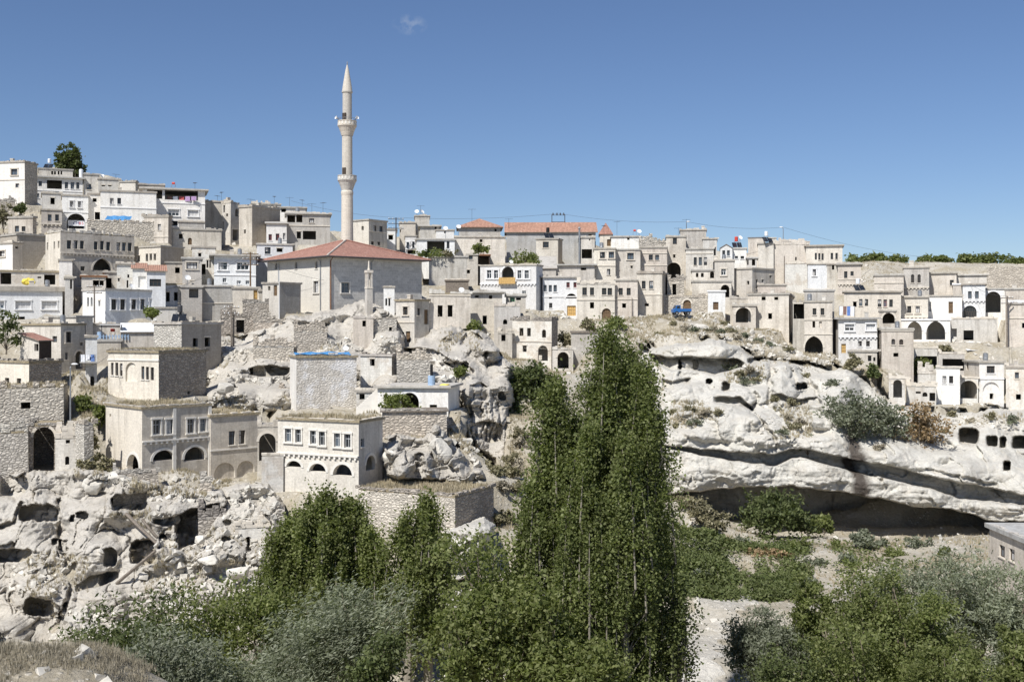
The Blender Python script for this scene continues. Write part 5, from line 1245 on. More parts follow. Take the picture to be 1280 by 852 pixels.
# --- the great white cliff on the right
lip1 = [(815, 553), (843, 557), (892, 562), (939, 566), (971, 566), (1000, 559), (1021, 563), (1071, 575), (1125, 584), (1165, 594), (1197, 603), (1251, 612), (1300, 622)]
crest = [0, 2, 8, 12, 13, 9, 12, 14, 16, 15, 18, 16, 8]
lip2 = [(815, 618), (845, 616), (920, 609), (992, 607), (1050, 614), (1100, 623), (1143, 632), (1179, 634), (1215, 643), (1237, 652), (1300, 650)]
pts = []
for px, off in ((800, 3), (860, 1), (940, 0), (1020, 0), (1100, -.5), (1180, -1.5), (1300, -3)):
    yl1 = np.interp(px, [a for a, b in lip1], [b for a, b in lip1]); top = np.interp(px, [800, 930, 1000, 1060, 1110, 1190, 1300], [432, 432, 452, 462, 492, 512, 512])
    for t, d in ((-.12, 150 if px < 1080 else 146.5), (0.0, 146 if px < 1080 else 143), (.25, 139.5), (.5, 134.5), (.75, 129.5), (.93, 126.2), (1.0, 125.6)):
        pts.append((px, top + (yl1 - top) * t, d + off))
    yl2 = np.interp(px, [a for a, b in lip2], [b for a, b in lip2])
    for t, d in ((.3, 125.8), (.6, 125.2), (1.0, 125.0), (1.4, 125.5), (2.2, 126.5)): pts.append((px, yl1 + (yl2 - yl1) * t, d + off))
    pts.append((px, 695, 125 + off))
rc = Rock(798, 1296, 422, 688, 1.15, pts, [(790, 430), (815, 432), (850, 425), (890, 422), (925, 430), (950, 447), (985, 450), (1010, 452), (1060, 458), (1092, 478), (1115, 497), (1160, 510), (1200, 512), (1240, 508), (1310, 510), (1310, 700), (790, 700)], p=4.0)
rc.lip(lip1, crest, 3.4, 3.0)
hh2 = [120] * len(lip2)
rc.lip(lip2, hh2, 13.5, 10, 30)
# soft bulging buttresses of the lower sheet and the upper slope
for b in ((870, 590, 34, 26, 1.2), (930, 588, 40, 20, 1.0), (1030, 590, 40, 18, .8), (1150, 620, 40, 14, .9), (1245, 632, 34, 12, 1.0),
          (900, 520, 60, 34, 2.2), (960, 540, 40, 22, 1.4), (985, 470, 18, 40, 2.0), (1030, 505, 26, 34, 2.0), (1055, 490, 22, 22, 2.2), (850, 500, 24, 20, 1.3), (1130, 570, 60, 18, 1.2), (1220, 590, 50, 16, 1.0), (880, 436, 48, 12, 2.5)):
    rc.bulge(*b)
# rooms cut in the rock (seen in the photograph)
c8 = lambda x: 820 + x / 5.325
d8 = lambda y: 400 + y / 5.325
rc.lip([(c8(-40), d8(228)), (c8(0), d8(232)), (c8(95), d8(240)), (c8(300), d8(240)), (c8(390), d8(256)), (c8(520), d8(250)), (c8(590), d8(285))], [9, 9, 15, 17, 20, 13, 6], 4.5, 3.0, 4)
for q in ((150, 262, 172, 322, 3.5), (250, 256, 286, 322, 3.5), (340, 386, 373, 424, 4), (438, 410, 502, 470, 3.6), (600, 252, 708, 302, 4.5), (1033, 260, 1108, 310, 5.5), (1122, 276, 1220, 320, 5.5), (925, 415, 998, 464, 4)):
    rc.cave(c8(q[0]), d8(q[1]), c8(q[2]), d8(q[3]), q[4])
rc.lip([(c8(385), d8(515)), (c8(480), d8(505)), (c8(560), d8(512)), (c8(650), d8(590))], [6, 9, 8, 3], 2.4, 2, 4)
rc.lip([(c8(770), d8(485)), (c8(830), d8(485)), (c8(890), d8(522)), (c8(990), d8(518)), (c8(1070), d8(505)), (c8(1110), d8(540))], [5, 8, 6, 8, 10, 3], 2.6, 2, 4)
rc.lip([(c8(40), d8(385)), (c8(110), d8(400)), (c8(225), d8(385))], [6, 14, 6], 1.8, 3, 3)
k4 = lambda x: 820 + x / 2.783
m4 = lambda y: 440 + y / 2.783
for q in ((1053, 263, 1122, 322, 6.0), (1146, 290, 1188, 330, 4.6), (1194, 292, 1220, 334, 4.6), (1238, 290, 1300, 337, 6.0), (1205, 378, 1232, 414, 4.2)):
    rc.cave(k4(q[0]), m4(q[1]), k4(q[2]), m4(q[3]), q[4], 4, .14, .35)
rc.crack([(c8(600), d8(430)), (c8(690), d8(520)), (c8(640), d8(610)), (c8(720), d8(680)), (c8(800), d8(790))], 3, 1.0)
rc.crack([(c8(760), d8(290)), (c8(770), d8(480)), (c8(750), d8(560))], 4, 1.2)
rc.crack([(c8(680), d8(640)), (c8(790), d8(780)), (c8(800), d8(852))], 2.5, .8)
rc.crack([(c8(900), d8(340)), (c8(930), d8(430))], 3, 1.2)
rc.crack([(c8(990), d8(380)), (c8(1075), d8(500))], 4, 1.2)
rc.crack([(1160, 586), (1180, 592), (1215, 600), (1245, 607)], 3, .8)
rc.done('cliff', 'rock_white', amp=.55, sc=.24, seed=4, ridged=.6, fine=.12, block=.26, cell=4.5, edge=9, edgew=9)

# --- ravine wall under the mansions on the left
k1 = lambda x: x / 2.918
m1 = lambda y: 560 + y / 2.918
pts = [(-10, 600, 102.5), (60, 598, 102), (120, 600, 101), (190, 606, 100), (260, 622, 99), (330, 612, 99.5), (350, 640, 97)]
pts += [(-10, 650, 98.5), (60, 655, 98), (130, 650, 97), (200, 650, 96.5), (260, 670, 95.5), (330, 660, 96)]
pts += [(-10, 700, 96.0), (60, 705, 95), (130, 700, 94.3), (200, 700, 94.0), (260, 710, 93.5), (330, 705, 94)]
pts += [(-10, 750, 93.5), (60, 755, 92.3), (130, 755, 91.8), (200, 750, 91.5), (260, 750, 91.2), (330, 745, 91.5), (0, 800, 89), (100, 800, 88.5), (250, 790, 88), (340, 780, 88.5)]
rl = Rock(-14, 356, 572, 806, 1.0, pts, [(-30, 592), (40, 588), (100, 585), (150, 590), (200, 604), (255, 612), (300, 606), (335, 604), (362, 640), (366, 770), (300, 800), (250, 815), (-30, 815)], p=4.0)
for b in ((40, 610, 40, 22, 1.6), (20, 670, 50, 28, 1.6), (110, 690, 42, 42, 2.4), (150, 640, 30, 20, 1.2), (55, 740, 42, 34, 2.2), (170, 610, 30, 9, 1.4), (235, 640, 30, 14, 1.2), (205, 700, 26, 22, 1.0), (280, 690, 30, 20, 1.0), (120, 750, 40, 24, 1.0)):
    rl.bulge(*b[:4], b[4] * .65)
for q in ((76, 205, 214, 270, 3.4), (-20, 365, 112, 410, 2.4), (190, 330, 216, 362, 1.6), (218, 335, 250, 378, 2.0), (375, 362, 427, 432, 2.6), (470, 332, 575, 426, 4.0), (92, 545, 188, 612, 3.2), (410, 165, 535, 226, 4.0), (255, 238, 277, 266, 1.6), (284, 228, 322, 254, 1.8), (585, 312, 632, 366, 2.2), (818, 255, 842, 278, 1.2), (812, 318, 842, 340, 1.4), (896, 320, 917, 372, 1.8)):
    rl.cave(k1(q[0]), m1(q[1]), k1(q[2]), m1(q[3]), q[4], 4.5, .10, .9)
rl.lip([(k1(640), m1(240)), (k1(700), m1(222)), (k1(760), m1(205)), (k1(800), m1(200))], [40, 44, 30, 8], 4.5, 6, 6)
rl.lip([(k1(278), m1(500)), (k1(330), m1(462)), (k1(390), m1(450)), (k1(430), m1(452))], [5, 14, 14, 6], 3.2, 3, 4)
rl.lip([(k1(0), m1(90)), (k1(60), m1(105)), (k1(110), m1(70))], [22, 26, 20], 2.5, 8, 4)
rl.lip([(k1(560), m1(260)), (k1(600), m1(258)), (k1(660), m1(240))], [4, 8, 8], 1.8, 3, 3)
rl.crack([(k1(215), m1(190)), (k1(215), m1(300)), (k1(240), m1(420))], 3.5, 1.3)
rl.crack([(k1(270), m1(420)), (k1(255), m1(520)), (k1(200), m1(660))], 4, 1.6)
rl.crack([(k1(0), m1(290)), (k1(60), m1(270)), (k1(80), m1(200))], 3, 1.2)
rl.done('ravine_wall', 'rock', amp=.6, sc=.34, seed=14, ridged=.6, edge=4, edgew=6, fine=.14, block=.5, cell=5.2)

# --- rock flank below the mosque
pts = [(255, 440, 139), (300, 418, 141), (345, 406, 141), (400, 396, 143), (440, 386, 145.5), (457, 378, 147), (490, 396, 143), (255, 470, 131), (300, 445, 134), (350, 440, 134), (400, 425, 136), (450, 420, 138), (490, 430, 135), (300, 470, 128), (350, 470, 127), (400, 470, 127), (450, 470, 126), (300, 500, 119.5), (350, 500, 119), (270, 500, 120.5), (420, 505, 119), (480, 490, 119)]
rm = Rock(248, 508, 368, 518, 1.0, pts, [(252, 440), (268, 418), (300, 418), (335, 404), (360, 396), (400, 391), (430, 383), (455, 374), (475, 380), (497, 396), (505, 430), (505, 470), (480, 500), (430, 512), (360, 514), (300, 516), (258, 510), (252, 470)], p=4)
for b in ((455, 392, 36, 14, 2.6), (390, 398, 30, 10, 1.8), (360, 420, 40, 16, 1.4), (330, 452, 30, 10, 1.6), (290, 470, 24, 20, .8), (420, 440, 30, 20, 1.0)): rm.bulge(*b)
c7 = lambda x: 270 + x / 7.1
d7 = lambda y: 390 + y / 7.1
rm.lip([(c7(290), d7(500)), (c7(380), d7(472)), (c7(500), d7(470)), (c7(600), d7(490)), (c7(655), d7(500))], [6, 12, 13, 9, 5], 4.5, 3, 4)
rm.cave(c7(60), d7(650), c7(212), d7(745), 2.6)
rm.cave(c7(225), d7(515), c7(280), d7(560), 1.2)
rm.lip([(c7(530), d7(100)), (c7(600), d7(60)), (c7(720), d7(70)), (c7(850), d7(95)), (c7(1000), d7(90))], [4, 6, 5, 5, 4], 1.2, 3, 4)
rm.cave(c7(760), d7(120), c7(795), d7(158), 1.2); rm.cave(c7(890), d7(160), c7(980), d7(270), 1.2)
rm.done('rock_flank', 'rock', amp=.5, sc=.35, seed=24, ridged=.7, edge=4, edgew=5, fine=.2, block=.3, cell=2.2)

# --- weathered tuff outcrop in the centre
z8 = lambda x: 420 + x / 3.55
w8 = lambda y: 400 + y / 3.55
pts = [(510, 440, 134), (540, 412, 140), (580, 409, 139), (606, 419, 136), (560, 430, 134), (600, 435, 130), (620, 448, 127), (635, 465, 125), (630, 490, 121.5), (640, 500, 123), (600, 500, 118.5), (585, 500, 118), (590, 540, 115.5), (620, 540, 117), (630, 560, 116), (620, 585, 114), (530, 450, 129), (530, 475, 121), (560, 480, 119), (575, 470, 121), (560, 455, 126)]
rh = Rock(500, 648, 402, 600, .8, pts, [(505, 436), (538, 409), (578, 407), (606, 416), (623, 431), (628, 447), (641, 459), (643, 493), (637, 532), (640, 546), (634, 580), (622, 594), (609, 571), (589, 555), (573, 537), (578, 518), (572, 499), (560, 490), (541, 484), (504, 478)], p=4)
for b in ((560, 440, 26, 14, 1.6), (612, 442, 16, 14, 2.0), (590, 490, 14, 22, 1.6), (612, 520, 12, 24, 1.4), (600, 545, 16, 18, 1.0), (628, 490, 12, 30, 1.2), (545, 470, 24, 12, .8), (625, 570, 10, 16, .8), (580, 520, 8, 18, 1.0)): rh.bulge(*b)
rh.lip([(z8(315), w8(128)), (z8(370), w8(122)), (z8(430), w8(130)), (z8(500), w8(165)), (z8(560), w8(185)), (z8(615), w8(225))], [5, 9, 11, 9, 10, 6], 2.8, 2, 4)
rh.lip([(z8(555), w8(80)), (z8(590), w8(48)), (z8(630), w8(65)), (z8(655), w8(85))], [8, 14, 9, 4], 2.6, 2, 3)
rh.lip([(z8(655), w8(150)), (z8(668), w8(132)), (z8(728), w8(138)), (z8(738), w8(150))], [4, 18, 12, 3], 2.8, 5, 3); rh.cave(z8(718), w8(318), z8(750), w8(356), 2.2, 5)
rh.cave(z8(668), w8(606), z8(722), w8(652), 2.4); rh.cave(z8(560), w8(188), z8(590), w8(222), 2.0)
rh.lip([(z8(605), w8(290)), (z8(640), w8(278)), (z8(675), w8(290))], [16, 20, 14], 1.6, 6, 3)
rh.lip([(z8(610), w8(465)), (z8(680), w8(440)), (z8(740), w8(460))], [16, 26, 20], 1.8, 4, 4)
for x in (640, 665, 690, 715): rh.crack([(z8(x), w8(370)), (z8(x + 8), w8(460)), (z8(x - 4), w8(540))], 2.2, .7)
rh.crack([(z8(600), w8(300)), (z8(590), w8(400)), (z8(610), w8(520))], 3, 1.0)
rh.done('rock_outcrop', 'rock', amp=.8, sc=.5, seed=34, ridged=.9, edge=6, edgew=7, kind=None, label='weathered tuff outcrop full of holes beside the white vaulted terrace', cat='rock outcrop', fine=.25, block=.3, cell=2.4)

# --- white boulders under the grass topped ruin
k2 = lambda x: 300 + x / 3.132
m2 = lambda y: 580 + y / 3.132
pts = [(545, 660, 92), (580, 660, 90.5), (610, 655, 90.5), (560, 700, 89), (590, 690, 88.5), (555, 730, 88), (580, 730, 88), (550, 770, 86.5), (580, 770, 86.5)]
rb = Rock(528, 626, 640, 800, .9, pts, [(540, 668), (556, 660), (590, 650), (606, 646), (618, 656), (614, 676), (600, 688), (588, 700), (590, 722), (582, 745), (590, 800), (530, 800), (534, 740), (536, 700)], p=4)
for b in ((595, 665, 26, 12, 1.6), (562, 698, 22, 15, 1.5), (560, 750, 26, 22, 1.2)): rb.bulge(*b)
rb.lip([(k2(760), m2(340)), (k2(850), m2(330)), (k2(900), m2(300))], [5, 8, 6], 1.6, 2, 3)
rb.lip([(k2(790), m2(440)), (k2(850), m2(450)), (k2(890), m2(445))], [8, 13, 8], 2.4, 3, 4)
rb.done('rock_outcrop', 'rock_white', amp=.4, sc=.5, seed=44, ridged=.5, edge=4, edgew=6, kind=None, label='white rock shelves below the ruin of dark stone blocks', cat='rock outcrop')
# --- fallen rock in the ruin
pts = [(480, 545, 104.2), (520, 547, 104.2), (560, 550, 104.6), (592, 572, 103.2), (480, 575, 101), (520, 580, 100), (560, 590, 100.6), (600, 598, 101), (500, 598, 98.2), (540, 602, 98.2), (580, 606, 98.8)]
rr_ = Rock(474, 614, 524, 610, .8, pts, [(479, 544), (500, 541), (526, 546), (546, 530), (560, 546), (576, 566), (600, 586), (610, 600), (580, 606), (540, 603), (500, 599), (479, 590)], p=4)
for b in ((506, 582, 14, 20, 1.8), (534, 582, 7, 15, 1.4), (550, 552, 13, 24, 1.8), (490, 562, 12, 12, 1.0), (575, 590, 16, 10, .8)): rr_.bulge(*b)
rr_.cave(518, 566, 530, 584, 1.6, 4); rr_.cave(536, 566, 546, 574, 1.2, 4)
rr_.done('rock_debris_heap', 'rock', amp=.35, sc=.6, seed=64, ridged=.6, edge=2.5, edgew=4, fine=.2, block=.5, cell=1.5, kind=None, label='heap of fallen tuff blocks between the bright mansion and the outcrop', cat='rock heap')
ROCKS = [rc, rl, rm, rh, rb, rr_]

# the terrain never pokes through a rock face
for r in ROCKS:
    px = XX / np.maximum(YY, 1) * F + 640; py = HOR - ZZ / np.maximum(YY, 1) * F
    i = np.clip(np.round((px - r.px[0]) / r.step).astype(int), 0, len(r.px) - 1); j = np.clip(np.round((py - r.py[0]) / r.step).astype(int), 0, len(r.py) - 1)
    ok = (px > r.px[0]) & (px < r.px[-1]) & (py > r.py[0]) & (py < r.py[-1]) & (YY > 20)
    tgt = r.D[j, i] + .7
    push = ok & r.inside[j, i] & (YY < tgt)
    if r is rc: push &= (py < np.interp(px, [a for a, b in lip2], [b for a, b in lip2]) + 3)
    k = np.where(push, tgt / np.maximum(YY, 1), 1.0)
    XX, YY, ZZ2 = XX * k, YY * k, ZZ * k
    ZZ = ZZ2
ny, nx = XX.shape
idx = np.arange(ny * nx).reshape(ny, nx)
terr = fastmesh('terrain', np.stack([XX, YY, ZZ], -1).reshape(-1, 3), np.stack([idx[:-1, :-1], idx[:-1, 1:], idx[1:, 1:], idx[1:, :-1]], -1).reshape(-1, 4), 'hill', None, True)
tag(terr, kind='structure')

# dusty white track on the valley floor
def strip(name, pts, widths, mat, lift=.06):
    m = MB(); n = 14; prev = None
    pts = [P(*p) for p in pts]
    cs = []
    for i in range(len(pts) - 1):
        for k in range(8):
            t = k / 8; cs.append((pts[i].lerp(pts[i + 1], t), widths[i] * (1 - t) + widths[i + 1] * t))
    cs.append((pts[-1], widths[-1]))
    rows = []
    for i, (c, w) in enumerate(cs):
        d = (cs[min(i + 1, len(cs) - 1)][0] - cs[max(i - 1, 0)][0]); d.z = 0; d.normalize(); s = Vector((d.y, -d.x, 0))
        wl = w * (1 + .25 * math.sin(i * 1.3)); wr = w * (1 + .25 * math.sin(i * 1.7 + 2))
        row = []
        for k in range(n + 1):
            q = c + s * (-wl + (wl + wr) * k / n); e = abs(2 * k / n - 1)
            row.append(Vector((q.x, q.y, ground(q.x, q.y) + lift - .12 * max(0, e - .85) / .15)))
        rows.append(row)
    for a, b in zip(rows[:-1], rows[1:]):
        for k in range(n): m.quad([a[k], a[k + 1], b[k + 1], b[k]])
    return tag(m.build(name, mat, None, True), kind='structure')
strip('path', [(850, 930, 66), (853, 885, 72), (857, 850, 78), (862, 815, 84), (874, 785, 89), (900, 765, 92.5), (942, 750, 96), (990, 740, 99)], [2.3, 2.3, 2.2, 2.2, 2.1, 1.9, 1.5, .9], 'path', .12)

for h in HOUSES: build_house(h)
# ------------------------------------------------------------------ trees and shrubs
def leaves(name, C, size, mat, parent, aspect=1.6, up=.35, axis=None, axw=0.0):
    """kite shaped leaf faces at points C"""
    N = len(C)
    n = RS.normal(size=(N, 3)); n[:, 2] += up * 2; n /= np.linalg.norm(n, axis=1)[:, None]
    t = RS.normal(size=(N, 3))
    if axis is not None: t = t * (1 - axw) + np.asarray(axis)[None, :] * axw * 2
    t -= n * (t * n).sum(1)[:, None]; t /= np.linalg.norm(t, axis=1)[:, None] + 1e-9
    b = np.cross(n, t)
    s = size * RS.uniform(.6, 1.35, N)[:, None]
    L, W = s * aspect * .5, s * .5
    V = np.stack([C - t * L, C - b * W * .9 + t * L * .05, C + t * L, C + b * W * .9 + t * L * .05], 1).reshape(-1, 3)
    return fastmesh(name, V, np.arange(N * 4).reshape(-1, 4), mat, parent)

def clump_points(centres, sig, n):
    m = len(centres); r = RS.normal(size=(m, n, 3)) * sig
    keep = RS.uniform(size=(m, n)) < RS.uniform(.5, 1.0, size=(m, 1))
    return (centres[:, None, :] + r)[keep]

def limb(mb, a, b, r0, r1, bend=.25, n=5):
    a, b = Vector(a), Vector(b); L = (b - a).length
    off = Vector((random.uniform(-1, 1), random.uniform(-1, 1), random.uniform(-.3, .6))) * bend * L * .4
    pts = [a.lerp(b, t) + off * math.sin(math.pi * t) for t in [i / n for i in range(n + 1)]]
    mb.tube(pts, [r0 + (r1 - r0) * i / n for i in range(n + 1)], 5, cap=False)

def poplar(px, top, D, Rm, label, nclump=330, mat='leaf_poplar', lsize=.125, z0=None, group=None):
    x = (px - 640) / F * D; z0 = ground(x, D) if z0 is None else z0
    Ht = (HOR - top) / F * D - z0
    root = empty('poplar_tree', (x, D, z0 - .3), 0, label, 'tree', group)
    m = MB()
    m.tube([(0, 0, 0), (.1, 0, Ht * .3), (-.05, .1, Ht * .6), (0, 0, Ht * .94)], [.34, .24, .13, .03], 7, cap=False)
    cs = []
    nb = 34
    for i in range(nb):
        t0 = random.uniform(.04, .70); an = random.uniform(0, 2 * math.pi); rr = Rm * random.uniform(.45, 1.0)
        t1 = min(.97, t0 + random.uniform(.22, .40))
        prof = lambda t: (min(1, .5 + t * 1.5) * (1 - max(0, (t - .35) / .65) ** 3.2)) * .95 + .05
        a = Vector((0, 0, Ht * t0)); b = Vector((math.cos(an) * rr * prof(t1), math.sin(an) * rr * prof(t1), Ht * t1))
        mid = Vector((math.cos(an) * rr * prof(t0 + .12), math.sin(an) * rr * prof(t0 + .12), Ht * (t0 + .10)))
        m.tube([a, mid, b], [.09, .055, .015], 4, cap=False)
        k = int(nclump / nb)
        for j in range(k):
            u = random.uniform(.12, 1.0); q = (mid.lerp(b, (u - .3) / .7) if u > .3 else a.lerp(mid, u / .3))
            cs.append((q.x + random.gauss(0, .30), q.y + random.gauss(0, .30), q.z + random.gauss(0, .35)))
    for j in range(int(nclump * .16)):
        t = random.uniform(.75, .985); cs.append((random.gauss(0, .28), random.gauss(0, .28), Ht * t))
    m.build('trunk', 'bark_pale', root, True)
    cs = np.array(cs); cs = cs[fbm(cs[:, 0] * 1.1 + px, cs[:, 1] * 1.1, cs[:, 2] * .28, 3, 5) > -.55]
    C = clump_points(cs, np.array([.2, .2, .47]), 110)
    leaves('crown', C, lsize, mat, root, 1.3, .2)
    return root

def tree(px, top, D, wpx, label, mat='leaf_green', lsize=.22, z0=None, nclump=110, per=70, lean=(0, 0), dens=1.0, name='broadleaf_tree', cat='tree', flat=1.0, low=.25, group=None, aspect=1.6, axis=None, axw=0, bark='bark', sig=.33, dpt=1.0):
    x = (px - 640) / F * D; z0 = ground(x, D) if z0 is None else z0
    Ht = max(.5, (HOR - top) / F * D - z0); Rm = wpx / 2 / F * D
    root = empty(name, (x, D, z0 - .15), 0, label, cat, group)
    m = MB(); cs = []
    hub = Vector((lean[0] * .3, lean[1] * .3, Ht * low))
    r0 = max(.03, Ht * .018)
    m.tube([(0, 0, -.1), hub * .5, hub], [r0 * 1.2, r0, r0 * .8], 6, cap=False)
    k = 0; nb = max(7, int(9 * dens))
    for i in range(nb):
        an = 2 * math.pi * i / nb + random.uniform(-.4, .4); el = random.uniform(.15, 1.0)
        rr = Rm * math.cos(el * 1.35) * random.uniform(.8, 1.1); zz = Ht * (low + (1 - low) * (.15 + .80 * math.sin(el * 1.4)) * random.uniform(.88, 1.03))
        e = Vector((math.cos(an) * rr + lean[0] * zz / Ht, math.sin(an) * rr * dpt + lean[1] * zz / Ht, zz))
        limb(m, hub, e, r0 * .55, r0 * .12)
        for j in range(max(2, nclump // nb)):
            u = random.uniform(.35, 1.05) ** .7; q = hub.lerp(e, u)
            s = Rm * .25
            cs.append((q.x + random.gauss(0, s), q.y + random.gauss(0, s), q.z + random.gauss(0, s * .8)))
            if j % 3 == 0: m.tube([hub.lerp(e, u * .7), cs[-1]], [r0 * .2, r0 * .05], 3, cap=False)
    m.build('trunk', bark, root, True)
    cs = np.array(cs); cs[:, 2] = np.clip(cs[:, 2], Ht * .06, Ht * .99)
    if D < 90: lsize *= .78; per = int(per * 1.28)
    C = clump_points(cs, np.array([1, 1, .75 * flat]) * max(sig * Rm * .42, lsize * .8), per)
    C[:, 2] = np.where(C[:, 2] < .05, .05 + RS.uniform(0, .4, len(C)), C[:, 2])
    leaves('crown', C, lsize, mat, root, aspect, .25, axis, axw)
    return root

def shrub(px, pyb, D, wpx, hpx, label, mat='leaf_scrub', lsize=.2, z=None, nclump=34, per=45, group=None, name='shrub', cat='shrub', **kw):
    z0 = (HOR - pyb) / F * D if z is None else z
    return tree(px, HOR - (z0 + hpx / F * D) / D * F, D, wpx, label, mat, lsize, z0, nclump, per, name=name, cat=cat, low=.08, group=group, **kw)

# the tall poplars in the ravine
poplar(690, 467, 60.5, 1.85, 'slim tall poplar at the gully side of the poplar clump', 420)
poplar(712, 500, 62.5, 1.5, 'slim poplar between the gully side poplar and the tallest one', 300)
poplar(757, 404, 61, 2.7, 'tallest poplar in the ravine clump', 640)
poplar(782, 420, 63, 2.5, 'tall poplar tucked behind the tallest one', 560)
poplar(806, 444, 60, 1.75, 'tall poplar on the white track side of the clump', 450)
poplar(736, 520, 58, 1.8, 'shorter dense poplar at the front of the clump', 360)
poplar(780, 540, 58, 1.7, 'dense low poplar before the tall ones', 360)
poplar(668, 590, 60, 1.3, 'low poplar shoot beside the round green tree', 200)
poplar(848, 715, 60, .6, 'young dark poplar shoot at the edge of the white track', 80, 'leaf_dark')
tree(626, 668, 58, 170, 'round bright green tree in front of the poplars', 'leaf_green', .2, None, 190, 80, low=.3)
tree(700, 735, 56, 130, 'bushy green tree at the foot of the poplars', 'leaf_green', .2, None, 130, 80, low=.25)
tree(585, 745, 56, 100, 'small green tree beside the rock shelves', 'leaf_green', .2, None, 90, 70, low=.25)
# left ravine trees
for px, tp, D, rm_, n, lab in ((354, 655, 80, 2.2, 230, 'outermost plume of the leafy poplars below the bright mansion'), (378, 634, 81, 2.4, 280, 'second plume of the leafy poplars below the bright mansion'), (408, 611, 79, 2.6, 340, 'tallest plume of the leafy poplars below the bright mansion'),
        (440, 622, 80, 2.4, 280, 'plume of leafy poplar right beside the tallest plume'), (464, 660, 79, 1.8, 170, 'low plume of leafy poplar before the rubble ruin wall'), (510, 640, 77, 1.9, 200, 'slim dark trunked poplar in front of the grass topped ruin'), (535, 616, 77.5, 1.8, 230, 'feathery poplar top against the dark block wall of the ruin')):
    poplar(px, tp, D, rm_, lab, n, 'leaf_green', .16)
tree(175, 742, 71, 150, 'dull green willow bush at the foot of the ravine wall', 'leaf_dark', .19, None, 150, 75, low=.15, aspect=2.4, name='willow_tree')
tree(262, 722, 73, 120, 'green poplar scrub between the willow bushes', 'leaf_green', .2, None, 120, 70, low=.2)
tree(330, 728, 71, 120, 'leafy green tree behind the silver willow', 'leaf_green', .2, None, 120, 70, low=.2)
tree(415, 735, 66, 150, 'silver leaved willow blowing in the wind', 'leaf_willow', .11, None, 190, 130, (.8, 0), low=.2, aspect=3.4, axis=(.8, 0, .45), axw=.6, name='willow_tree')
tree(300, 772, 63, 150, 'low silver willow in front of the green scrub', 'leaf_willow', .11, None, 170, 130, low=.15, aspect=3.4, axis=(.7, 0, .5), axw=.5, name='willow_tree')
tree(205, 790, 60, 140, 'grey green willow near the dry bank', 'leaf_olive', .12, None, 150, 120, low=.15, aspect=3.0, name='willow_tree')
tree(470, 800, 60, 110, 'dark leafy bush below the silver willow', 'leaf_dark', .2, None, 100, 70, low=.2)
# right ravine trees
for px, tp, D, w, mt, lab in ((948, 752, 70, 84, 'leaf_olive', 'dull green willow beside the white track'), (985, 770, 66, 90, 'leaf_olive', 'second dull willow below the track bend'),
        (1015, 706, 66, 66, 'leaf_green', 'slim yellow green poplar left of the right thicket'), (1062, 690, 64, 90, 'leaf_green', 'tall green poplar in the right thicket'), (1112, 700, 63, 90, 'leaf_green', 'dense poplar in the middle of the right thicket'),
        (1160, 720, 61, 100, 'leaf_green', 'yellow green poplar in front of the silver willows'), (1075, 770, 58, 150, 'leaf_green', 'low bushy poplar at the front of the right thicket'), (1185, 765, 57, 100, 'leaf_green', 'bushy poplar above the grey dead scrub'),
        (1000, 790, 60, 110, 'leaf_dark', 'dark bush under the slim yellow green poplar'), (1268, 775, 56, 60, 'leaf_green', 'green poplar shoots at the right edge')):
    tree(px, tp, D, w, lab, mt, .15 if mt != 'leaf_olive' else .12, None, 150, 110, low=.15, aspect=2.4 if mt == 'leaf_olive' else 1.5, name='willow_tree' if mt == 'leaf_olive' else 'broadleaf_tree')
for px, tp, D, w, lab in ((1150, 690, 71, 120, 'silver willow below the pale flat roofed house'), (1215, 684, 73, 130, 'broad silver willow in front of the pale flat roofed house'), (1262, 700, 70, 80, 'silver willow at the corner of the pale flat roofed house'), (1100, 705, 72, 70, 'small silver willow behind the right thicket')):
    tree(px, tp, D, w, lab, 'leaf_willow', .12, None, 150, 120, low=.15, aspect=3.2, name='willow_tree')
# cliff foot
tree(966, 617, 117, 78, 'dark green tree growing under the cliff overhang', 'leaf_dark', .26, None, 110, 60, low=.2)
tree(1030, 640, 117, 26, 'small yellow green tree under the cliff overhang', 'leaf_green', .24, None, 30, 50, low=.2)
tree(1002, 640, 120, 40, 'thin spreading tree beside the dark cliff tree', 'leaf_dark', .24, None, 36, 40, low=.4)
shrub(1083, 690, 113, 42, 26, 'grey green shrub on the valley floor', 'leaf_olive', .24)
for i, (px, pb, D, w, hgt) in enumerate(((868, 640, 114, 40, 18), (895, 662, 111, 34, 24), (878, 652, 112, 40, 20), (850, 632, 116, 24, 12))):
    shrub(px, pb, D, w, hgt, 'dry brushwood on the earth bank beside the cliff', 'leaf_scrub', .2, group='brush on the earth bank')
for px, pb, lab in ((945, 712, 'rusty dock plant at the edge of the herbs'), (962, 708, 'larger rusty dock plant beside the dark cliff tree'), (978, 716, 'low rusty plant in front of the dark cliff tree')):
    D = 107; x_ = (px - 640) / F * D; shrub(px, 0, D, 22, 8, lab, 'leaf_dry', .16, ground(x_, D), 16, 40)
for i, (px, D) in enumerate(((905, 108), (925, 111), (1000, 110), (1020, 106), (1045, 112), (1060, 105), (1120, 110), (1150, 112), (1180, 107), (870, 100), (890, 95), (1010, 98))):
    x_ = (px - 640) / F * D; shrub(px, 0, D, 14 + i % 4 * 6, 7 + i % 3 * 4, ('low green weed clump on the valley floor', 'low grey weed clump on the valley floor')[i % 2], ('leaf_green', 'leaf_olive')[i % 2], .17, ground(x_, D), 16, 40, group='weeds on the valley floor')
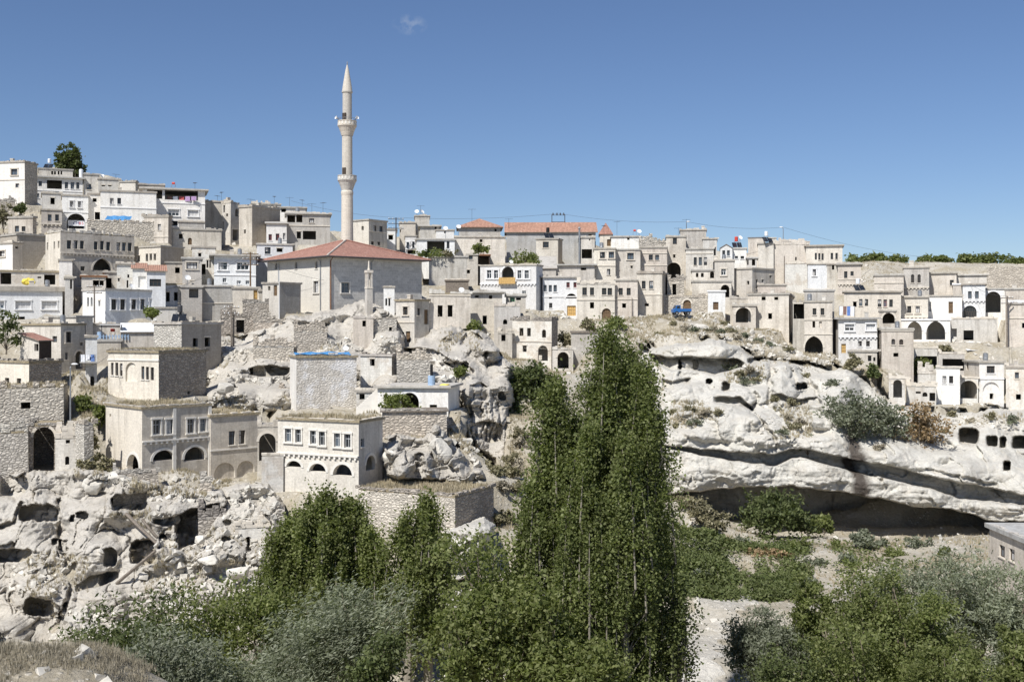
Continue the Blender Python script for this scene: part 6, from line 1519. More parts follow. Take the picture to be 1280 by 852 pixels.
# gully and cliff shrubs
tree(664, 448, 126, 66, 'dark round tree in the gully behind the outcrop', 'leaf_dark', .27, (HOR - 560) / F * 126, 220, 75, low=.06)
for i, (px, py, D) in enumerate(((628, 640, 101), (640, 622, 104), (632, 606, 106), (648, 600, 107), (622, 622, 103), (640, 585, 109), (650, 575, 111), (634, 655, 99.5), (646, 640, 102), (655, 548, 115), (648, 556, 114), (618, 655, 98))):
    x_ = (px - 640) / F * D; shrub(px, 0, D, 16 + i % 3 * 5, 12 + i % 4 * 4, 'dry brown brushwood in the gully' if i % 3 else 'straw coloured brushwood in the gully', 'leaf_scrub' if i % 3 else 'grass_grey', .18, ground(x_, D), 18, 42, group='brush in the gully')
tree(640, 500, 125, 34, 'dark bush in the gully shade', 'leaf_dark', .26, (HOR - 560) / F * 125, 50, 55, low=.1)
p = rc.at(1070, 545); shrub(1070, 552, p.y - .5, 74, 62, 'grey green oleaster bush on top of the cliff', 'leaf_olive', .24, None, 90, 60)
p = rc.at(1108, 545); shrub(1108, 548, p.y - .5, 52, 44, 'smaller grey green bush beside the oleaster', 'leaf_olive', .24, None, 55, 55)
p = rc.at(1150, 552); shrub(1150, 562, p.y - .5, 62, 58, 'rusty brown dry shrub on the cliff', 'leaf_dry', .24, None, 70, 50)
p = rc.at(1010, 562); shrub(1010, 570, p.y - .4, 26, 30, 'small olive shrub hanging at the cliff lip', 'leaf_olive', .2, None, 24, 45)
for i, (px, py) in enumerate(((842, 515), (852, 524), (862, 512), (870, 528), (846, 534), (880, 520), (896, 516), (912, 462), (925, 470), (938, 462), (948, 474), (932, 478), (972, 512), (985, 522), (992, 536), (978, 540), (968, 500), (1000, 530), (1005, 470), (1040, 480), (1190, 520), (1215, 525), (1240, 522), (1265, 528), (1180, 540), (1100, 560), (990, 505))):
    p = rc.at(px, py); shrub(px, py + 1, p.y - .15, 9 + i % 4 * 4, 5 + i % 3 * 3, ('brown dry scrub clinging to the white cliff', 'grey green scrub clinging to the white cliff')[i % 4 == 3], ('leaf_scrub', 'grass_grey', 'leaf_scrub', 'leaf_olive')[i % 4], .15, None, 12, 40, group='scrub on the white cliff')
# bushes among the houses
for px, pb, D, w, hgt, mt, lab in ((8, 440, 122, 46, 52, 'leaf_dark', 'dark leafy tree at the left edge above the front stone house'), (26, 268, 178, 16, 16, 'leaf_dark', 'dark bush below the tall white corner house'), (4, 290, 172, 22, 38, 'leaf_scrub', 'brown scrub at the left edge of the upper village'),
        (190, 398, 140, 12, 18, 'leaf_green', 'ivy bush on the corner of the six window house'), (592, 412, 142, 16, 12, 'leaf_green', 'round green bush beside the gaping window ruin'), (1067, 466, 146, 24, 24, 'leaf_scrub', 'yellowing bush below the white laundry house'),
        (1092, 474, 145, 14, 22, 'leaf_dark', 'small dark cypress like bush below the laundry house'), (1148, 467, 151, 32, 18, 'leaf_green', 'green bush in front of the rock cut shelters'), (1180, 440, 160, 14, 8, 'leaf_scrub', 'dry tuft above the rock cut shelters'),
        (1255, 497, 147, 10, 34, 'leaf_scrub', 'grey creeper between the two white cliff houses'), (1228, 506, 146, 10, 8, 'leaf_dark', 'low dark bush before the blind arch house'), (112, 570, 107, 24, 50, 'leaf_scrub', 'tall yellowed bush in the lane'),
        (124, 540, 110, 20, 40, 'leaf_green', 'green bush against the side of the round arched mansion'), (118, 592, 104, 34, 26, 'leaf_scrub', 'dry bush at the lower end of the lane'), (105, 515, 114, 18, 26, 'leaf_green', 'small green bush beside the street lamp'),
        (496, 511, 110, 40, 18, 'leaf_green', 'reeds growing against the white terrace wall'), (656, 328, 171, 34, 14, 'leaf_green', 'vine over the roof of the arched balcony house'), (735, 412, 157, 20, 14, 'leaf_scrub', 'dry bush below the arched gate'),
        (770, 410, 156, 24, 14, 'leaf_green', 'green bushes on the slope below the street'), (707, 432, 150, 20, 18, 'leaf_scrub', 'bush beside the roofless pale house'), (575, 470, 121, 10, 12, 'leaf_green', 'tuft of leaves on the outcrop'), (548, 560, 108, 26, 40, 'leaf_scrub', 'dry bushes under the outcrop'), (598, 600, 106, 34, 34, 'leaf_scrub', 'brown brush at the outcrop foot'),
        (600, 316, 176, 20, 12, 'leaf_green', 'pot plants on the stone annex roof')):
    shrub(px, pb, D, w, hgt, lab, mt, .24, None, 30, 45)
hp = roofpt(h_terr, 560, .5)
tree(540, 313, 180.6, 36, 'green flower hedge along the terrace edge', 'leaf_green', .22, hp.z - .05, 40, 45, low=.1, name='hedge', cat='hedge', dpt=.3)
tree(560, 314, 180.6, 26, 'reddish flowering end of the terrace hedge', 'leaf_scrub', .22, hp.z - .05, 24, 40, low=.1, name='hedge', cat='hedge', dpt=.3)
for i, (px, pb, D) in enumerate(((842, 408, 157), (856, 416, 154.5), (868, 420, 153.5), (884, 418, 154), (893, 412, 156), (900, 422, 153), (912, 418, 154), (920, 426, 152), (930, 421, 153.5), (905, 408, 157), (938, 432, 151), (948, 426, 152), (826, 414, 155), (850, 403, 159), (962, 436, 150.5), (985, 440, 150), (725, 428, 151), (742, 436, 148), (690, 408, 157))):
    x_ = (px - 640) / F * D
    shrub(px, 0, D, 9 + (i * 7) % 9, 5 + (i * 5) % 5, ('brown thorn cushion on the dry slope', 'straw coloured thorn cushion on the dry slope', 'grey green thorn cushion on the dry slope')[i % 3], ('leaf_scrub', 'grass_grey', 'leaf_olive')[i % 3], .16, ground(x_, D), 12, 40, group='thorn cushions on the slope')
# hilltop and ridge trees
tree(81, 180, 219, 24, 'tall dark cypress like tree on the hilltop', 'leaf_dark', .4, None, 60, 60, low=.12)
tree(95, 184, 219, 20, 'lower dark tree beside the hilltop tree', 'leaf_dark', .4, None, 45, 55, low=.12)
for i, px in enumerate((1066, 1078, 1092, 1102, 1116, 1128, 1157, 1170, 1182, 1205, 1215, 1228, 1240, 1258, 1276, 1290)):
    tp = (319, 320, 316, 318, 318, 321, 320, 319, 320, 319, 319, 315, 318, 320, 321, 319)[i]
    tree(px, tp, 238 + (i % 3), (14, 12, 18, 12, 18, 12, 14, 20, 14, 16, 18, 20, 12, 26, 16, 20)[i], 'small round orchard tree on the ridge', 'leaf_poplar', .42, None, 24, 40, low=.1, group='orchard trees on the ridge')

# low green herbs on the valley floor
def on_rocks_free(x, y): return True
pts = []
for _ in range(8500):
    px, py = random.uniform(832, 1010), random.uniform(676, 752)
    if fbm(np.array([px * .03]), np.array([py * .05]), 0, 3, 8)[0] < random.uniform(-.5, .05): continue
    if py < 690 + max(0, (900 - px)) * .1 - 8: continue
    D = np.interp(py, [676, 700, 752], [113, 105, 94]); x = (px - 640) / F * D
    pts.append((x, D, ground(x, D)))
for _ in range(1500):
    px, D = random.uniform(870, 1150), random.uniform(100, 121); x = (px - 640) / F * D
    if fbm(np.array([x * .25]), np.array([D * .25]), 0, 3, 18)[0] < random.uniform(-.1, .35): continue
    pts.append((x, D, ground(x, D) - .1))
pts = np.array(pts); C = np.repeat(pts, 7, 0) + RS.normal(size=(len(pts) * 7, 3)) * np.array([.32, .32, .2]) + np.array([0, 0, .22])
tag(leaves('herb_cover', C, .2, 'leaf_cover', None, 1.5, .6), 'low green herbs covering the valley floor beside the white track', 'herbs', kind='stuff')

# dry grass over the slopes
def scatter(n, zones):
    out = []
    for px0, px1, d0, d1, wgt in zones:
        k = int(n * wgt); px = RS.uniform(px0, px1, k); D = RS.uniform(d0, d1, k); x = (px - 640) / F * D
        out.append(np.c_[x, D])
    return np.concatenate(out)
def behind_rock(p):
    """points that would hang in front of a rock face"""
    bad = np.zeros(len(p), bool); px = p[:, 0] / p[:, 1] * F + 640; py = HOR - p[:, 2] / p[:, 1] * F
    for r in ROCKS:
        i = np.clip(np.round((px - r.px[0]) / r.step).astype(int), 0, len(r.px) - 1); j = np.clip(np.round((py - r.py[0]) / r.step).astype(int), 0, len(r.py) - 1)
        m = (px > r.px[0]) & (px < r.px[-1]) & (py > r.py[0]) & (py < r.py[-1]) & r.inside[j, i] & (p[:, 1] < r.D[j, i] + .6)
        if r is rc: m &= py < np.interp(px, [a for a, b in lip2], [b for a, b in lip2]) + 3
        bad |= m
    return bad
def grounds(xy): return np.array([ground(a, b) for a, b in xy])
def free(xy):
    ok = np.ones(len(xy), bool)
    for h in HOUSES:
        ca, sa = math.cos(h['a']), math.sin(h['a'])
        lx = (xy[:, 0] - h['loc'][0]) * ca + (xy[:, 1] - h['loc'][1]) * sa; ly = -(xy[:, 0] - h['loc'][0]) * sa + (xy[:, 1] - h['loc'][1]) * ca
        ok &= ~((lx > -.3) & (lx < h['Lr'] + .2) & (ly > -.3) & (ly < h['Ll'] + .2))
    return ok
xy = scatter(26000, [(-20, 180, 40, 54, .25), (620, 700, 95, 140, .12), (780, 1110, 140, 165, .30), (560, 840, 140, 166, .12), (70, 135, 100, 126, .10), (140, 290, 98, 108, .05), (830, 1250, 96, 122, .12), (450, 640, 98, 112, .10), (-10, 1290, 100, 215, .12), (1050, 1300, 195, 240, .08)])
xy = xy[free(xy)]
keep = fbm(xy[:, 0] * .22, xy[:, 1] * .22, 0, 4, 61) > -.12
xy = xy[keep]
pts = np.c_[xy, grounds(xy) - .03]
pts = pts[~behind_rock(pts)]
near = pts[:, 1] < 60
tag(grass_obj('dry_grass', pts[~near], .2, .45, 'grass_dry', None, 6, .028), 'dry yellow grass tufts over the village slopes', 'grass', kind='stuff')
tag(grass_obj('bank_grass', np.repeat(pts[near], 2, 0) + RS.normal(size=(near.sum() * 2, 3)) * np.array([.3, .3, 0]), .06, .3, 'grass_grey', None, 6, .014), 'dry grey grass on the near bank', 'grass', kind='stuff')
# grass on ledges of the rock faces
lp = []
for r, x0, x1, y0, y1, n in ((rc, 838, 880, 500, 535, 260), (rc, 905, 955, 452, 478, 300), (rc, 965, 1015, 505, 548, 420), (rc, 1000, 1060, 446, 460, 160), (rc, 1180, 1280, 505, 530, 350), (rc, 870, 900, 510, 530, 120), (rc, 800, 830, 440, 500, 150),
                          (rl, 95, 130, 586, 600, 160), (rl, 160, 260, 596, 620, 420), (rl, 120, 190, 630, 660, 160), (rl, 180, 340, 660, 740, 500), (rl, 30, 110, 690, 740, 220), (rl, 40, 70, 740, 770, 80), (rm, 255, 300, 425, 460, 200), (rm, 400, 440, 430, 450, 120), (rm, 270, 360, 495, 512, 200), (rh, 545, 600, 415, 440, 220), (rh, 575, 590, 505, 545, 80)):
    for _ in range(n):
        a, b = random.uniform(x0, x1), random.uniform(y0, y1)
        i = int(np.clip(round((a - r.px[0]) / r.step), 0, len(r.px) - 1)); j = int(np.clip(round((b - r.py[0]) / r.step), 1, len(r.py) - 2))
        if not r.inside[j, i]: continue
        if abs(r.D[j - 1, i] - r.D[j + 1, i]) > 1.2: continue
        lp.append(r.V[j, i] + np.array([0, -.05, -.06]))
lp = np.array(lp)
lp = lp[fbm(lp[:, 0] * .5, lp[:, 2] * .7, 0, 3, 4) > -.2]
tag(grass_obj('ledge_grass', lp, .2, .45, 'grass_dry', None, 7, .028), 'dry grass on the ledges of the rock faces', 'grass', kind='stuff')

# ------------------------------------------------------------------ fallen stones
ICO_V = np.array([(0, 0, 1), (.894, 0, .447), (.276, .851, .447), (-.724, .526, .447), (-.724, -.526, .447), (.276, -.851, .447), (.724, .526, -.447), (-.276, .851, -.447), (-.894, 0, -.447), (-.276, -.851, -.447), (.724, -.526, -.447), (0, 0, -1)], float)
ICO_F = np.array([(0, 1, 2), (0, 2, 3), (0, 3, 4), (0, 4, 5), (0, 5, 1), (1, 6, 2), (2, 7, 3), (3, 8, 4), (4, 9, 5), (5, 10, 1), (2, 6, 7), (3, 7, 8), (4, 8, 9), (5, 9, 10), (1, 10, 6), (6, 11, 7), (7, 11, 8), (8, 11, 9), (9, 11, 10), (10, 11, 6)])
BOX_V = np.array([(x, y, z) for z in (-1, 1) for y in (-1, 1) for x in (-1, 1)], float)
BOX_F = np.array([(0, 1, 5, 4), (3, 2, 6, 7), (2, 0, 4, 6), (1, 3, 7, 5), (4, 5, 7, 6), (2, 3, 1, 0)])
def stones(name, C, s0, s1, mat, label):
    """angular broken blocks"""
    N = len(C); s = s0 + (s1 - s0) * RS.uniform(0, 1, N) ** 3
    V = BOX_V[None] * (1 + RS.uniform(-.45, .2, (N, 8, 3)))
    sc = np.c_[RS.uniform(.6, 1.4, N), RS.uniform(.6, 1.4, N), RS.uniform(.4, 1.0, N)] * s[:, None] * .8
    V = V * sc[:, None, :]
    for ax in ((0, 1), (0, 2), (1, 2)):
        a = RS.uniform(0, 2 * np.pi, N) if ax == (0, 1) else RS.normal(0, .5, N)
        ca, sa = np.cos(a)[:, None], np.sin(a)[:, None]; u, v = V[..., ax[0]].copy(), V[..., ax[1]].copy()
        V[..., ax[0]] = u * ca - v * sa; V[..., ax[1]] = u * sa + v * ca
    V = V + C[:, None, :]
    Fq = (BOX_F[None] + (np.arange(N) * 8)[:, None, None]).reshape(-1, 4)
    return tag(fastmesh(name, V.reshape(-1, 3), Fq, mat, None, False), label, 'rubble', kind='stuff')
xy = scatter(7000, [(900, 1060, 143, 160, .30), (640, 900, 142, 166, .22), (560, 720, 140, 152, .06), (-10, 1290, 110, 215, .22), (480, 600, 99, 112, .10), (1000, 1290, 140, 165, .18), (250, 500, 112, 145, .10), (830, 900, 88, 118, .06), (1050, 1110, 190, 225, .08), (100, 330, 160, 200, .12), (-20, 150, 40, 54, .012), (140, 290, 98, 108, .06)])
xy = xy[free(xy)]; xy = xy[fbm(xy[:, 0] * .3, xy[:, 1] * .3, 0, 3, 71) > -.1]
sp_ = np.c_[xy, grounds(xy) - .05]; sp_ = sp_[~behind_rock(sp_)]
stones('rubble_stones', sp_, .06, .42, 'boulder', 'pale rubble stones strewn over the village slope')
rp = []
for r, x0, x1, y0, y1, n in ((rl, 170, 340, 665, 790, 900), (rl, 10, 90, 690, 740, 120), (rl, 190, 350, 600, 650, 360), (rl, 120, 200, 590, 604, 160), (rl, 60, 160, 760, 800, 300), (rm, 255, 330, 425, 512, 420), (rm, 320, 360, 466, 480, 160), (rm, 380, 500, 420, 450, 220), (rh, 505, 570, 445, 484, 520), (rc, 925, 1060, 440, 462, 420), (rc, 1160, 1290, 512, 535, 320), (rc, 940, 1000, 505, 560, 120), (rb, 535, 600, 740, 798, 120)):
    for _ in range(n):
        a, b = random.uniform(x0, x1), random.uniform(y0, y1)
        i = int(np.clip(round((a - r.px[0]) / r.step), 0, len(r.px) - 1)); j = int(np.clip(round((b - r.py[0]) / r.step), 2, len(r.py) - 3))
        if not r.inside[j, i] or abs(r.D[j - 2, i] - r.D[j + 2, i]) > 1.3: continue
        rp.append(r.V[j, i])
stones('rock_debris', np.array(rp), .06, .42, 'boulder', 'broken stones lying on the rock faces')

# larger single boulders
def boulder(px, py, D, wpx, hpx, label, mat='boulder', seed=0, group=None):
    rs = np.random.RandomState(seed + int(px)); n, m_ = 36, 20
    th = np.linspace(0, 2 * np.pi, n, endpoint=False); ph = np.linspace(-np.pi / 2, np.pi / 2, m_)
    T, Ph = np.meshgrid(th, ph); d = np.stack([np.cos(T) * np.cos(Ph), np.sin(T) * np.cos(Ph), np.sin(Ph)], -1)
    nn = rs.normal(size=(13, 3)); nn /= np.linalg.norm(nn, axis=1)[:, None]; off = rs.uniform(.62, 1.0, 13)
    k = np.min(np.where((d @ nn.T) > .05, off / np.maximum(d @ nn.T, .05), 9), -1); k = np.minimum(k, 1.15)
    k = k * (1 + fbm(d[..., 0] * 2.2 + px, d[..., 1] * 2.2, d[..., 2] * 2.2, 4, seed) * .10)
    w, hh = wpx / F * D / 2, hpx / F * D / 2
    V = d * k[..., None] * np.array([w, max(w, hh) * .8, hh])
    idx = np.arange(n * m_).reshape(m_, n)
    q = np.stack([idx[:-1], np.roll(idx[:-1], -1, 1), np.roll(idx[1:], -1, 1), idx[1:]], -1).reshape(-1, 4)
    o = fastmesh('boulder', V.reshape(-1, 3), q, mat, None, False)
    o.location = P(px, py, D); return tag(o, label, 'boulder', group)
for i, (px, py, D, w, hgt, lab) in enumerate(((878, 409, 154.5, 24, 9, 'long flat white boulder on the slope below the white gate'), (862, 412, 154.5, 12, 6, 'small slab beside the long flat boulder'), (282, 485, 119, 26, 18, 'cracked boulder beside the grass roofed house'), (550, 566, 102, 28, 34, 'pale crag beside the outcrop'),
        (118, 606, 100.5, 26, 22, 'round grey boulder below the broken pillar'), (1268, 442, 158, 26, 22, 'rounded grey boulder at the right edge of the village'), (262, 700, 92.5, 28, 14, 'hollow slab on the rubble slope'), (250, 675, 94, 14, 12, 'pale block on the rubble slope'), (330, 735, 90.5, 40, 18, 'wide white slab above the green scrub'), (300, 715, 91.5, 30, 20, 'white block beside the wide slab'), (488, 572, 101, 20, 18, 'white boulder behind the upright boulder'), (560, 848, 58, 18, 12, 'white block at the foot of the green tree'))):
    boulder(px, py, D, w, hgt, lab, 'boulder', i * 7)
# ------------------------------------------------------------------ minaret and mosque fittings
mc = h_world(h_mosque, h_mosque['Lr'] / 2, h_mosque['Ll'] / 2, 0)
Dm = mc.y + 2.5; xm_ = (434 - 640) / F * Dm
def mz(y): return (HOR - y) / F * Dm
root = empty('minaret', (xm_, Dm, mz(398)), 0, 'slender stone minaret with two balconies and a pointed cap', 'minaret')
zb_ = mz(398); r_ = 6.9 / F * Dm
def zz(y): return mz(y) - zb_
m = MB(); m.lathe([(r_ * 1.12, -3), (r_ * 1.10, zz(300)), (r_ * 1.04, zz(245)), (r_ * 1.12, zz(242)), (r_ * 1.12, zz(240)), (r_ * 1.0, zz(238))], 20); m.build('lower_shaft', 'minaret_stone', root, True)
m = MB(); m.lathe([(r_ * .96, zz(238)), (r_ * .93, zz(160))], 20); m.build('middle_shaft', 'minaret_stone', root, True)
m = MB(); m.lathe([(r_ * .86, zz(172)), (r_ * .84, zz(117)), (r_ * .98, zz(116)), (r_ * .98, zz(114.5)), (r_ * .9, zz(114))], 20); m.build('upper_shaft', 'minaret_stone', root, True)
m = MB(); m.lathe([(r_ * .95, zz(115)), (r_ * .75, zz(105)), (r_ * .32, zz(88)), (r_ * .04, zz(80))], 20)
cap = m.build('cap', 'minaret_stone', root, True)
m = MB(); m.lathe([(.05, zz(82)), (.1, zz(80.4)), (.03, zz(79.6)), (.08, zz(78.8)), (.01, zz(76.5))], 8); m.build('finial', 'metal', cap)
for yb_, yt_ in ((238, 219.5), (170, 151.5)):
    m = MB(); R1 = r_ * 1.02
    m.lathe([(R1, zz(yb_)), (r_ * 1.2, zz(yb_ - 4)), (r_ * 1.22, zz(yb_ - 4.6)), (r_ * 1.42, zz(yb_ - 8)), (r_ * 1.44, zz(yb_ - 8.7)), (r_ * 1.66, zz(yb_ - 11.5)), (r_ * 1.74, zz(yb_ - 12)), (r_ * 1.74, zz(yb_ - 13)), (r_ * 1.66, zz(yb_ - 13.1)), (r_ * 1.66, zz(yt_ + 1)), (r_ * 1.73, zz(yt_ + .8)), (r_ * 1.73, zz(yt_)), (r_ * 1.55, zz(yt_)), (r_ * 1.55, zz(yb_ - 13)), (r_ * .8, zz(yb_ - 13))], 24)
    bal = m.build('balcony', 'minaret_stone', root)
    m = MB()
    for k in range(16):
        a0 = 2 * math.pi * k / 16
        M = Matrix.Translation((0, 0, 0)) @ Matrix.Rotation(a0, 4, 'Z')
        m.box(r_ * 1.64, r_ * 1.70, -.12, .12, zz(yb_ - 13.6), zz(yt_ + 1.4), M=M)
    m.build('balustrade', 'stone_trim_pale', bal)
    m = MB(); m.box(-.3, .3, -r_ * .99, -r_ * .8, zz(yb_ - 13), zz(yb_ - 13) + 1.7, M=Matrix.Rotation(-.5, 4, 'Z')); m.build('balcony_door', 'wood_dark', root)
for sx in (-1, 1):
    m = MB(); m.lathe([(.06, 0), (.26, .42)], 10); o = m.build('loudspeaker', 'tank_white', root); o.location = (sx * r_ * 1.6, -.3, zz(149)); o.rotation_euler = (1.2, 0, sx * .8)
    m = MB(); m.tube([(sx * r_ * 1.55, -.3, zz(152.5)), (sx * r_ * 1.6, -.3, zz(148.5))], .04, 5); m.build('speaker_mount', 'metal', root)
m = MB()
for k in range(20):
    a0 = 2 * math.pi * k / 20; m.tube([(math.cos(a0) * r_ * 1.64, math.sin(a0) * r_ * 1.64, zz(152)), (math.cos(a0) * r_ * 1.64, math.sin(a0) * r_ * 1.64, zz(148.5))], .02, 4)
ring = [(math.cos(2 * math.pi * k / 20) * r_ * 1.64, math.sin(2 * math.pi * k / 20) * r_ * 1.64, zz(148.6)) for k in range(21)]
m.tube(ring, .03, 4, cap=False); m.build('railing', 'metal', root)

mr = h_mosque['root']
for face, s in (('L', h_mosque['sL'](320 + 155 / 5.333)), ('L', h_mosque['sL'](320 + 433 / 5.333)), ('R', h_mosque['sR'](320 + 768 / 5.333)), ('R', .12)):
    m = MB(); q = (lambda s_, z, d: (s_, d, z)) if face == 'R' else (lambda s_, z, d: (d, s_, z))
    m.tube([q(s, -.5, -.1), q(s, h_mosque['ht'] - .5, -.1), q(s, h_mosque['ht'] - .05, -.7)], .07, 6); m.build('drainpipe', 'rust' if face == 'R' and s < 1 else 'metal', mr)
# light ridge seams on the hips
ov = .95; Lr_, Ll_, ht_ = h_mosque['Lr'], h_mosque['Ll'], h_mosque['ht']
x0, x1, y0, y1 = -ov, Lr_ + ov, -ov, Ll_ + ov
if Ll_ > Lr_ + .5: ra, rb_ = ((x0 + x1) / 2, y0 + (x1 - x0) / 2), ((x0 + x1) / 2, y1 - (x1 - x0) / 2)
elif Lr_ > Ll_ + .5: ra, rb_ = (x0 + (y1 - y0) / 2, (y0 + y1) / 2), (x1 - (y1 - y0) / 2, (y0 + y1) / 2)
else: ra = rb_ = ((x0 + x1) / 2, (y0 + y1) / 2)
zr = ht_ + 2.95 + .05
for c, e in (((x0, y0), ra), ((x1, y0), ra if Ll_ > Lr_ else rb_), ((x0, y1), rb_ if Ll_ > Lr_ else ra)):
    m = MB(); m.tube([(*c, ht_ + .12), (*e, zr)], .13, 6); m.build('ridge_tiles', 'tile_red' if c != (x0, y0) else 'pink', mr)
m = MB(); m.tube([(x0, y0, ht_ + .02), (x1, y0, ht_ + .02)], .11, 6); m.tube([(x0, y0, ht_ + .02), (x0, y1, ht_ + .02)], .11, 6); m.build('gutter', 'metal_dark', mr)

# old stone kiosk minaret in front of the mosque wall
R('M')
Dk = 143.0; p = P(cx(752), cy(510), Dk); s = 5.333
def kz(y): return (HOR - cy(y)) / F * Dk - p.z
w = 20 / s / F * Dk
root = empty('kiosk_minaret', p, 0.5, 'small old stone pulpit tower with slim columns before the mosque wall', 'tower')
m = MB(); m.box(-w, w, -w, w, -3, kz(430)); m.build('base', 'tuff_pale', root)
m = MB(); m.box(-w * 1.12, w * 1.12, -w * 1.12, w * 1.12, kz(430), kz(420)); m.build('platform', 'stone_trim', root)
for i in (-1, 1):
    for j in (-1, 1):
        m = MB(); m.box(i * w * .72 - .1, i * w * .72 + .1, j * w * .72 - .1, j * w * .72 + .1, kz(420), kz(325)); m.build('column', 'tuff_pale', root)
m = MB(); m.box(-w * 1.15, w * 1.15, -w * 1.15, w * 1.15, kz(325), kz(308)); m.build('entablature', 'tuff_pale', root)
m = MB(); m.lathe([(w * .5, kz(308)), (w * .32, kz(290)), (w * .25, kz(255)), (.03, kz(245))], 8); m.build('finial', 'stone_trim', root)

# ------------------------------------------------------------------ roof clutter
def dish(h, px, size=.8, label='', yaw=None, up=.5, D=None, pos=None):
    p = pos or roofpt(h, px, 1.2)
    root = empty('satellite_dish', p, yaw if yaw is not None else random.uniform(-.6, .9), label, 'satellite dish')
    m = MB(); m.tube([(0, 0, -.1), (0, 0, up), (0, -.08, up + .12)], .035, 6); m.build('mast', 'metal', root)
    m = MB(); R_ = size * .4
    prof = [(R_ * t, -(R_ * .28) * (1 - t * t)) for t in (0.001, .25, .5, .75, 1.0)]
    m.lathe(prof, 16); m.lathe([(r, z - .02) for r, z in prof][::-1], 16)
    d = m.build('reflector', 'dish', root, True); d.location = (0, -.12, up + .2); d.rotation_euler = (math.radians(55), 0, 0)
    m = MB(); m.tube([(0, -.05, up), (0, -.12 - R_ * .9, up + .05 + R_ * .35)], .018, 4); m.build('feed_arm', 'metal', root)
def P_(px, py, D): return P(px, py, D)
dish(h_tow, 521, 1.0, 'left hand dish of the pair on the square tower house', 0, .6)
dish(h_tow, 527.5, 1.0, 'right hand dish of the pair on the square tower house', .9, .6)
dish(h_log, 557, 1.0, 'dish behind the recessed balcony house', .2, 1.6)
dish(h_st39, 573, 1.0, 'dish below the hipped red roof', .3, 1.5)
dish(h_56, 799, 1.0, 'dish beside the red tank on the white skyline house', .2, .7)
dish(h_64, 925, 1.0, 'dish on the white wing with two square windows', .5, 1.6)
dish(h_98, 577, .9, 'dish on the ruined house above the outcrop', .2, .2)
dish(h_136, 435, .75, 'dish above the blue roof sheet', .2, .5)
dish(h_cmu, 324, 1.0, 'dish beside the cream house at the mosque sheds', .6, .8)
dish(h_114, 171, .9, 'dish leaning on the roof of the six window house', 1.0, .25)
dish(h_t5, 128, .8, 'dish on the low stone house with vents', .2, .4)
dish(h_bal, 636, .8, 'dish on the arched balcony house', .3, .3)

def heater(h, px, label, col='tank_white', panel=True, inset=1.5, sc=1.0, pos=None):
    p = pos or roofpt(h, px, inset)
    root = empty('solar_water_heater', p, random.uniform(-.15, .25), label, 'water heater'); root.scale = (sc * (.8 if panel else .62),) * 3
    m = MB()
    for x in (-.45, .45):
        for y in (.3, .9): m.tube([(x, y, -.15), (x, y, 1.5)], .03, 5)
        m.tube([(x, -.9, .1), (x, .9, 1.25)], .03, 5)
    m.build('stand', 'metal', root)
    m = MB(); m.tube([(-.35, .6, 1.75), (.35, .6, 1.75)], .3, 12) if not panel else m.lathe([(.02, 1.45), (.33, 1.45), (.36, 1.55), (.36, 2.35), (.3, 2.45), (.02, 2.48)], 14, (0, .6, 0)); m.build('tank', col, root, False)
    if panel:
        for sx in (-1, 1):
            M = Matrix.Translation((sx * .5, -.25, .68)) @ Matrix.Rotation(math.radians(35), 4, 'X')
            m = MB(); m.box(-.46, .46, -.9, .9, -.03, .03, M=M); m.build('collector', 'solar', root)
heater(h_top, 61, 'solar heater with white tank on the stone house below the hilltop tree')
heater(h_annx, 683, 'solar heater with dark tank on the annex in front of the red gable', 'black_pipe')
heater(h_56, 793.5, 'red topped water tank on the white skyline house', 'tank_red', False)
heater(h_64, 921, 'red topped tank and collectors on the white wing', 'tank_red')
heater(h_66, 944, 'solar collectors beside the slanted roof house')
heater(h_129, 140, 'red tank above the pergola terrace', 'tank_red', False, 3.0)
heater(h_villa, 216.5, 'small red tank on the villa roof', 'tank_red', False, 2.0)
heater(h_76, 1074, 'dark solar collector behind the long cream house', 'tank_white', True, 4.0)
heater(h_131, 236, 'dark collectors on the grey shaded house', 'metal_dark')
p = roofpt(h_row, 102, 1.0)
root = empty('water_tank', p, 0, 'white upright water tank beside the long veranda house', 'water tank')
m = MB(); m.lathe([(.02, .0), (.34, .0), (.34, 1.5), (.28, 1.62), (.02, 1.65)], 14); m.build('vessel', 'tank_white', root, True)
m = MB(); m.lathe([(.02, 1.65), (.12, 1.65), (.12, 1.74), (.02, 1.76)], 8); m.build('lid', 'metal', root)

def antenna(h, px, hgt, label, inset=1.0):
    p = roofpt(h, px, inset)
    root = empty('roof_antenna', p, random.uniform(0, 3), label, 'antenna', 'roof antennas')
    m = MB(); m.tube([(0, 0, -.2), (0, 0, hgt)], .022, 5); m.build('mast', 'metal_dark', root)
    m = MB(); m.tube([(-.7, 0, hgt - .1), (.7, 0, hgt - .1)], .016, 4)
    for i in range(6): m.tube([(-.6 + i * .24, -.35 + i * .03, hgt - .1), (-.6 + i * .24, .35 - i * .03, hgt - .1)], .011, 4)
    m.build('aerial', 'metal_dark', root)
for h, px, hg in ((h_blank, 279, 1.6), (h_blank, 272, 1.0), (h_bigst, 308, 1.2), (h_sk1, 362, 1.8), (h_sk1, 378, 1.4), (h_sk2, 343, 1.5), (h_tow, 511, 1.8), (h_hip, 590, 3.4), (h_56, 805, 2.6), (h_53b, 858, 1.8), (h_villa, 244, 1.2), (h_red, 636, 2.6), (h_49, 755, 3.6), (h_52, 848, 1.4), (h_t5, 145, 1.0), (h_ver, 390, 1.6), (h_ver, 404, 1.8)):
    antenna(h, px, hg, 'thin dark television antenna on a village roof')
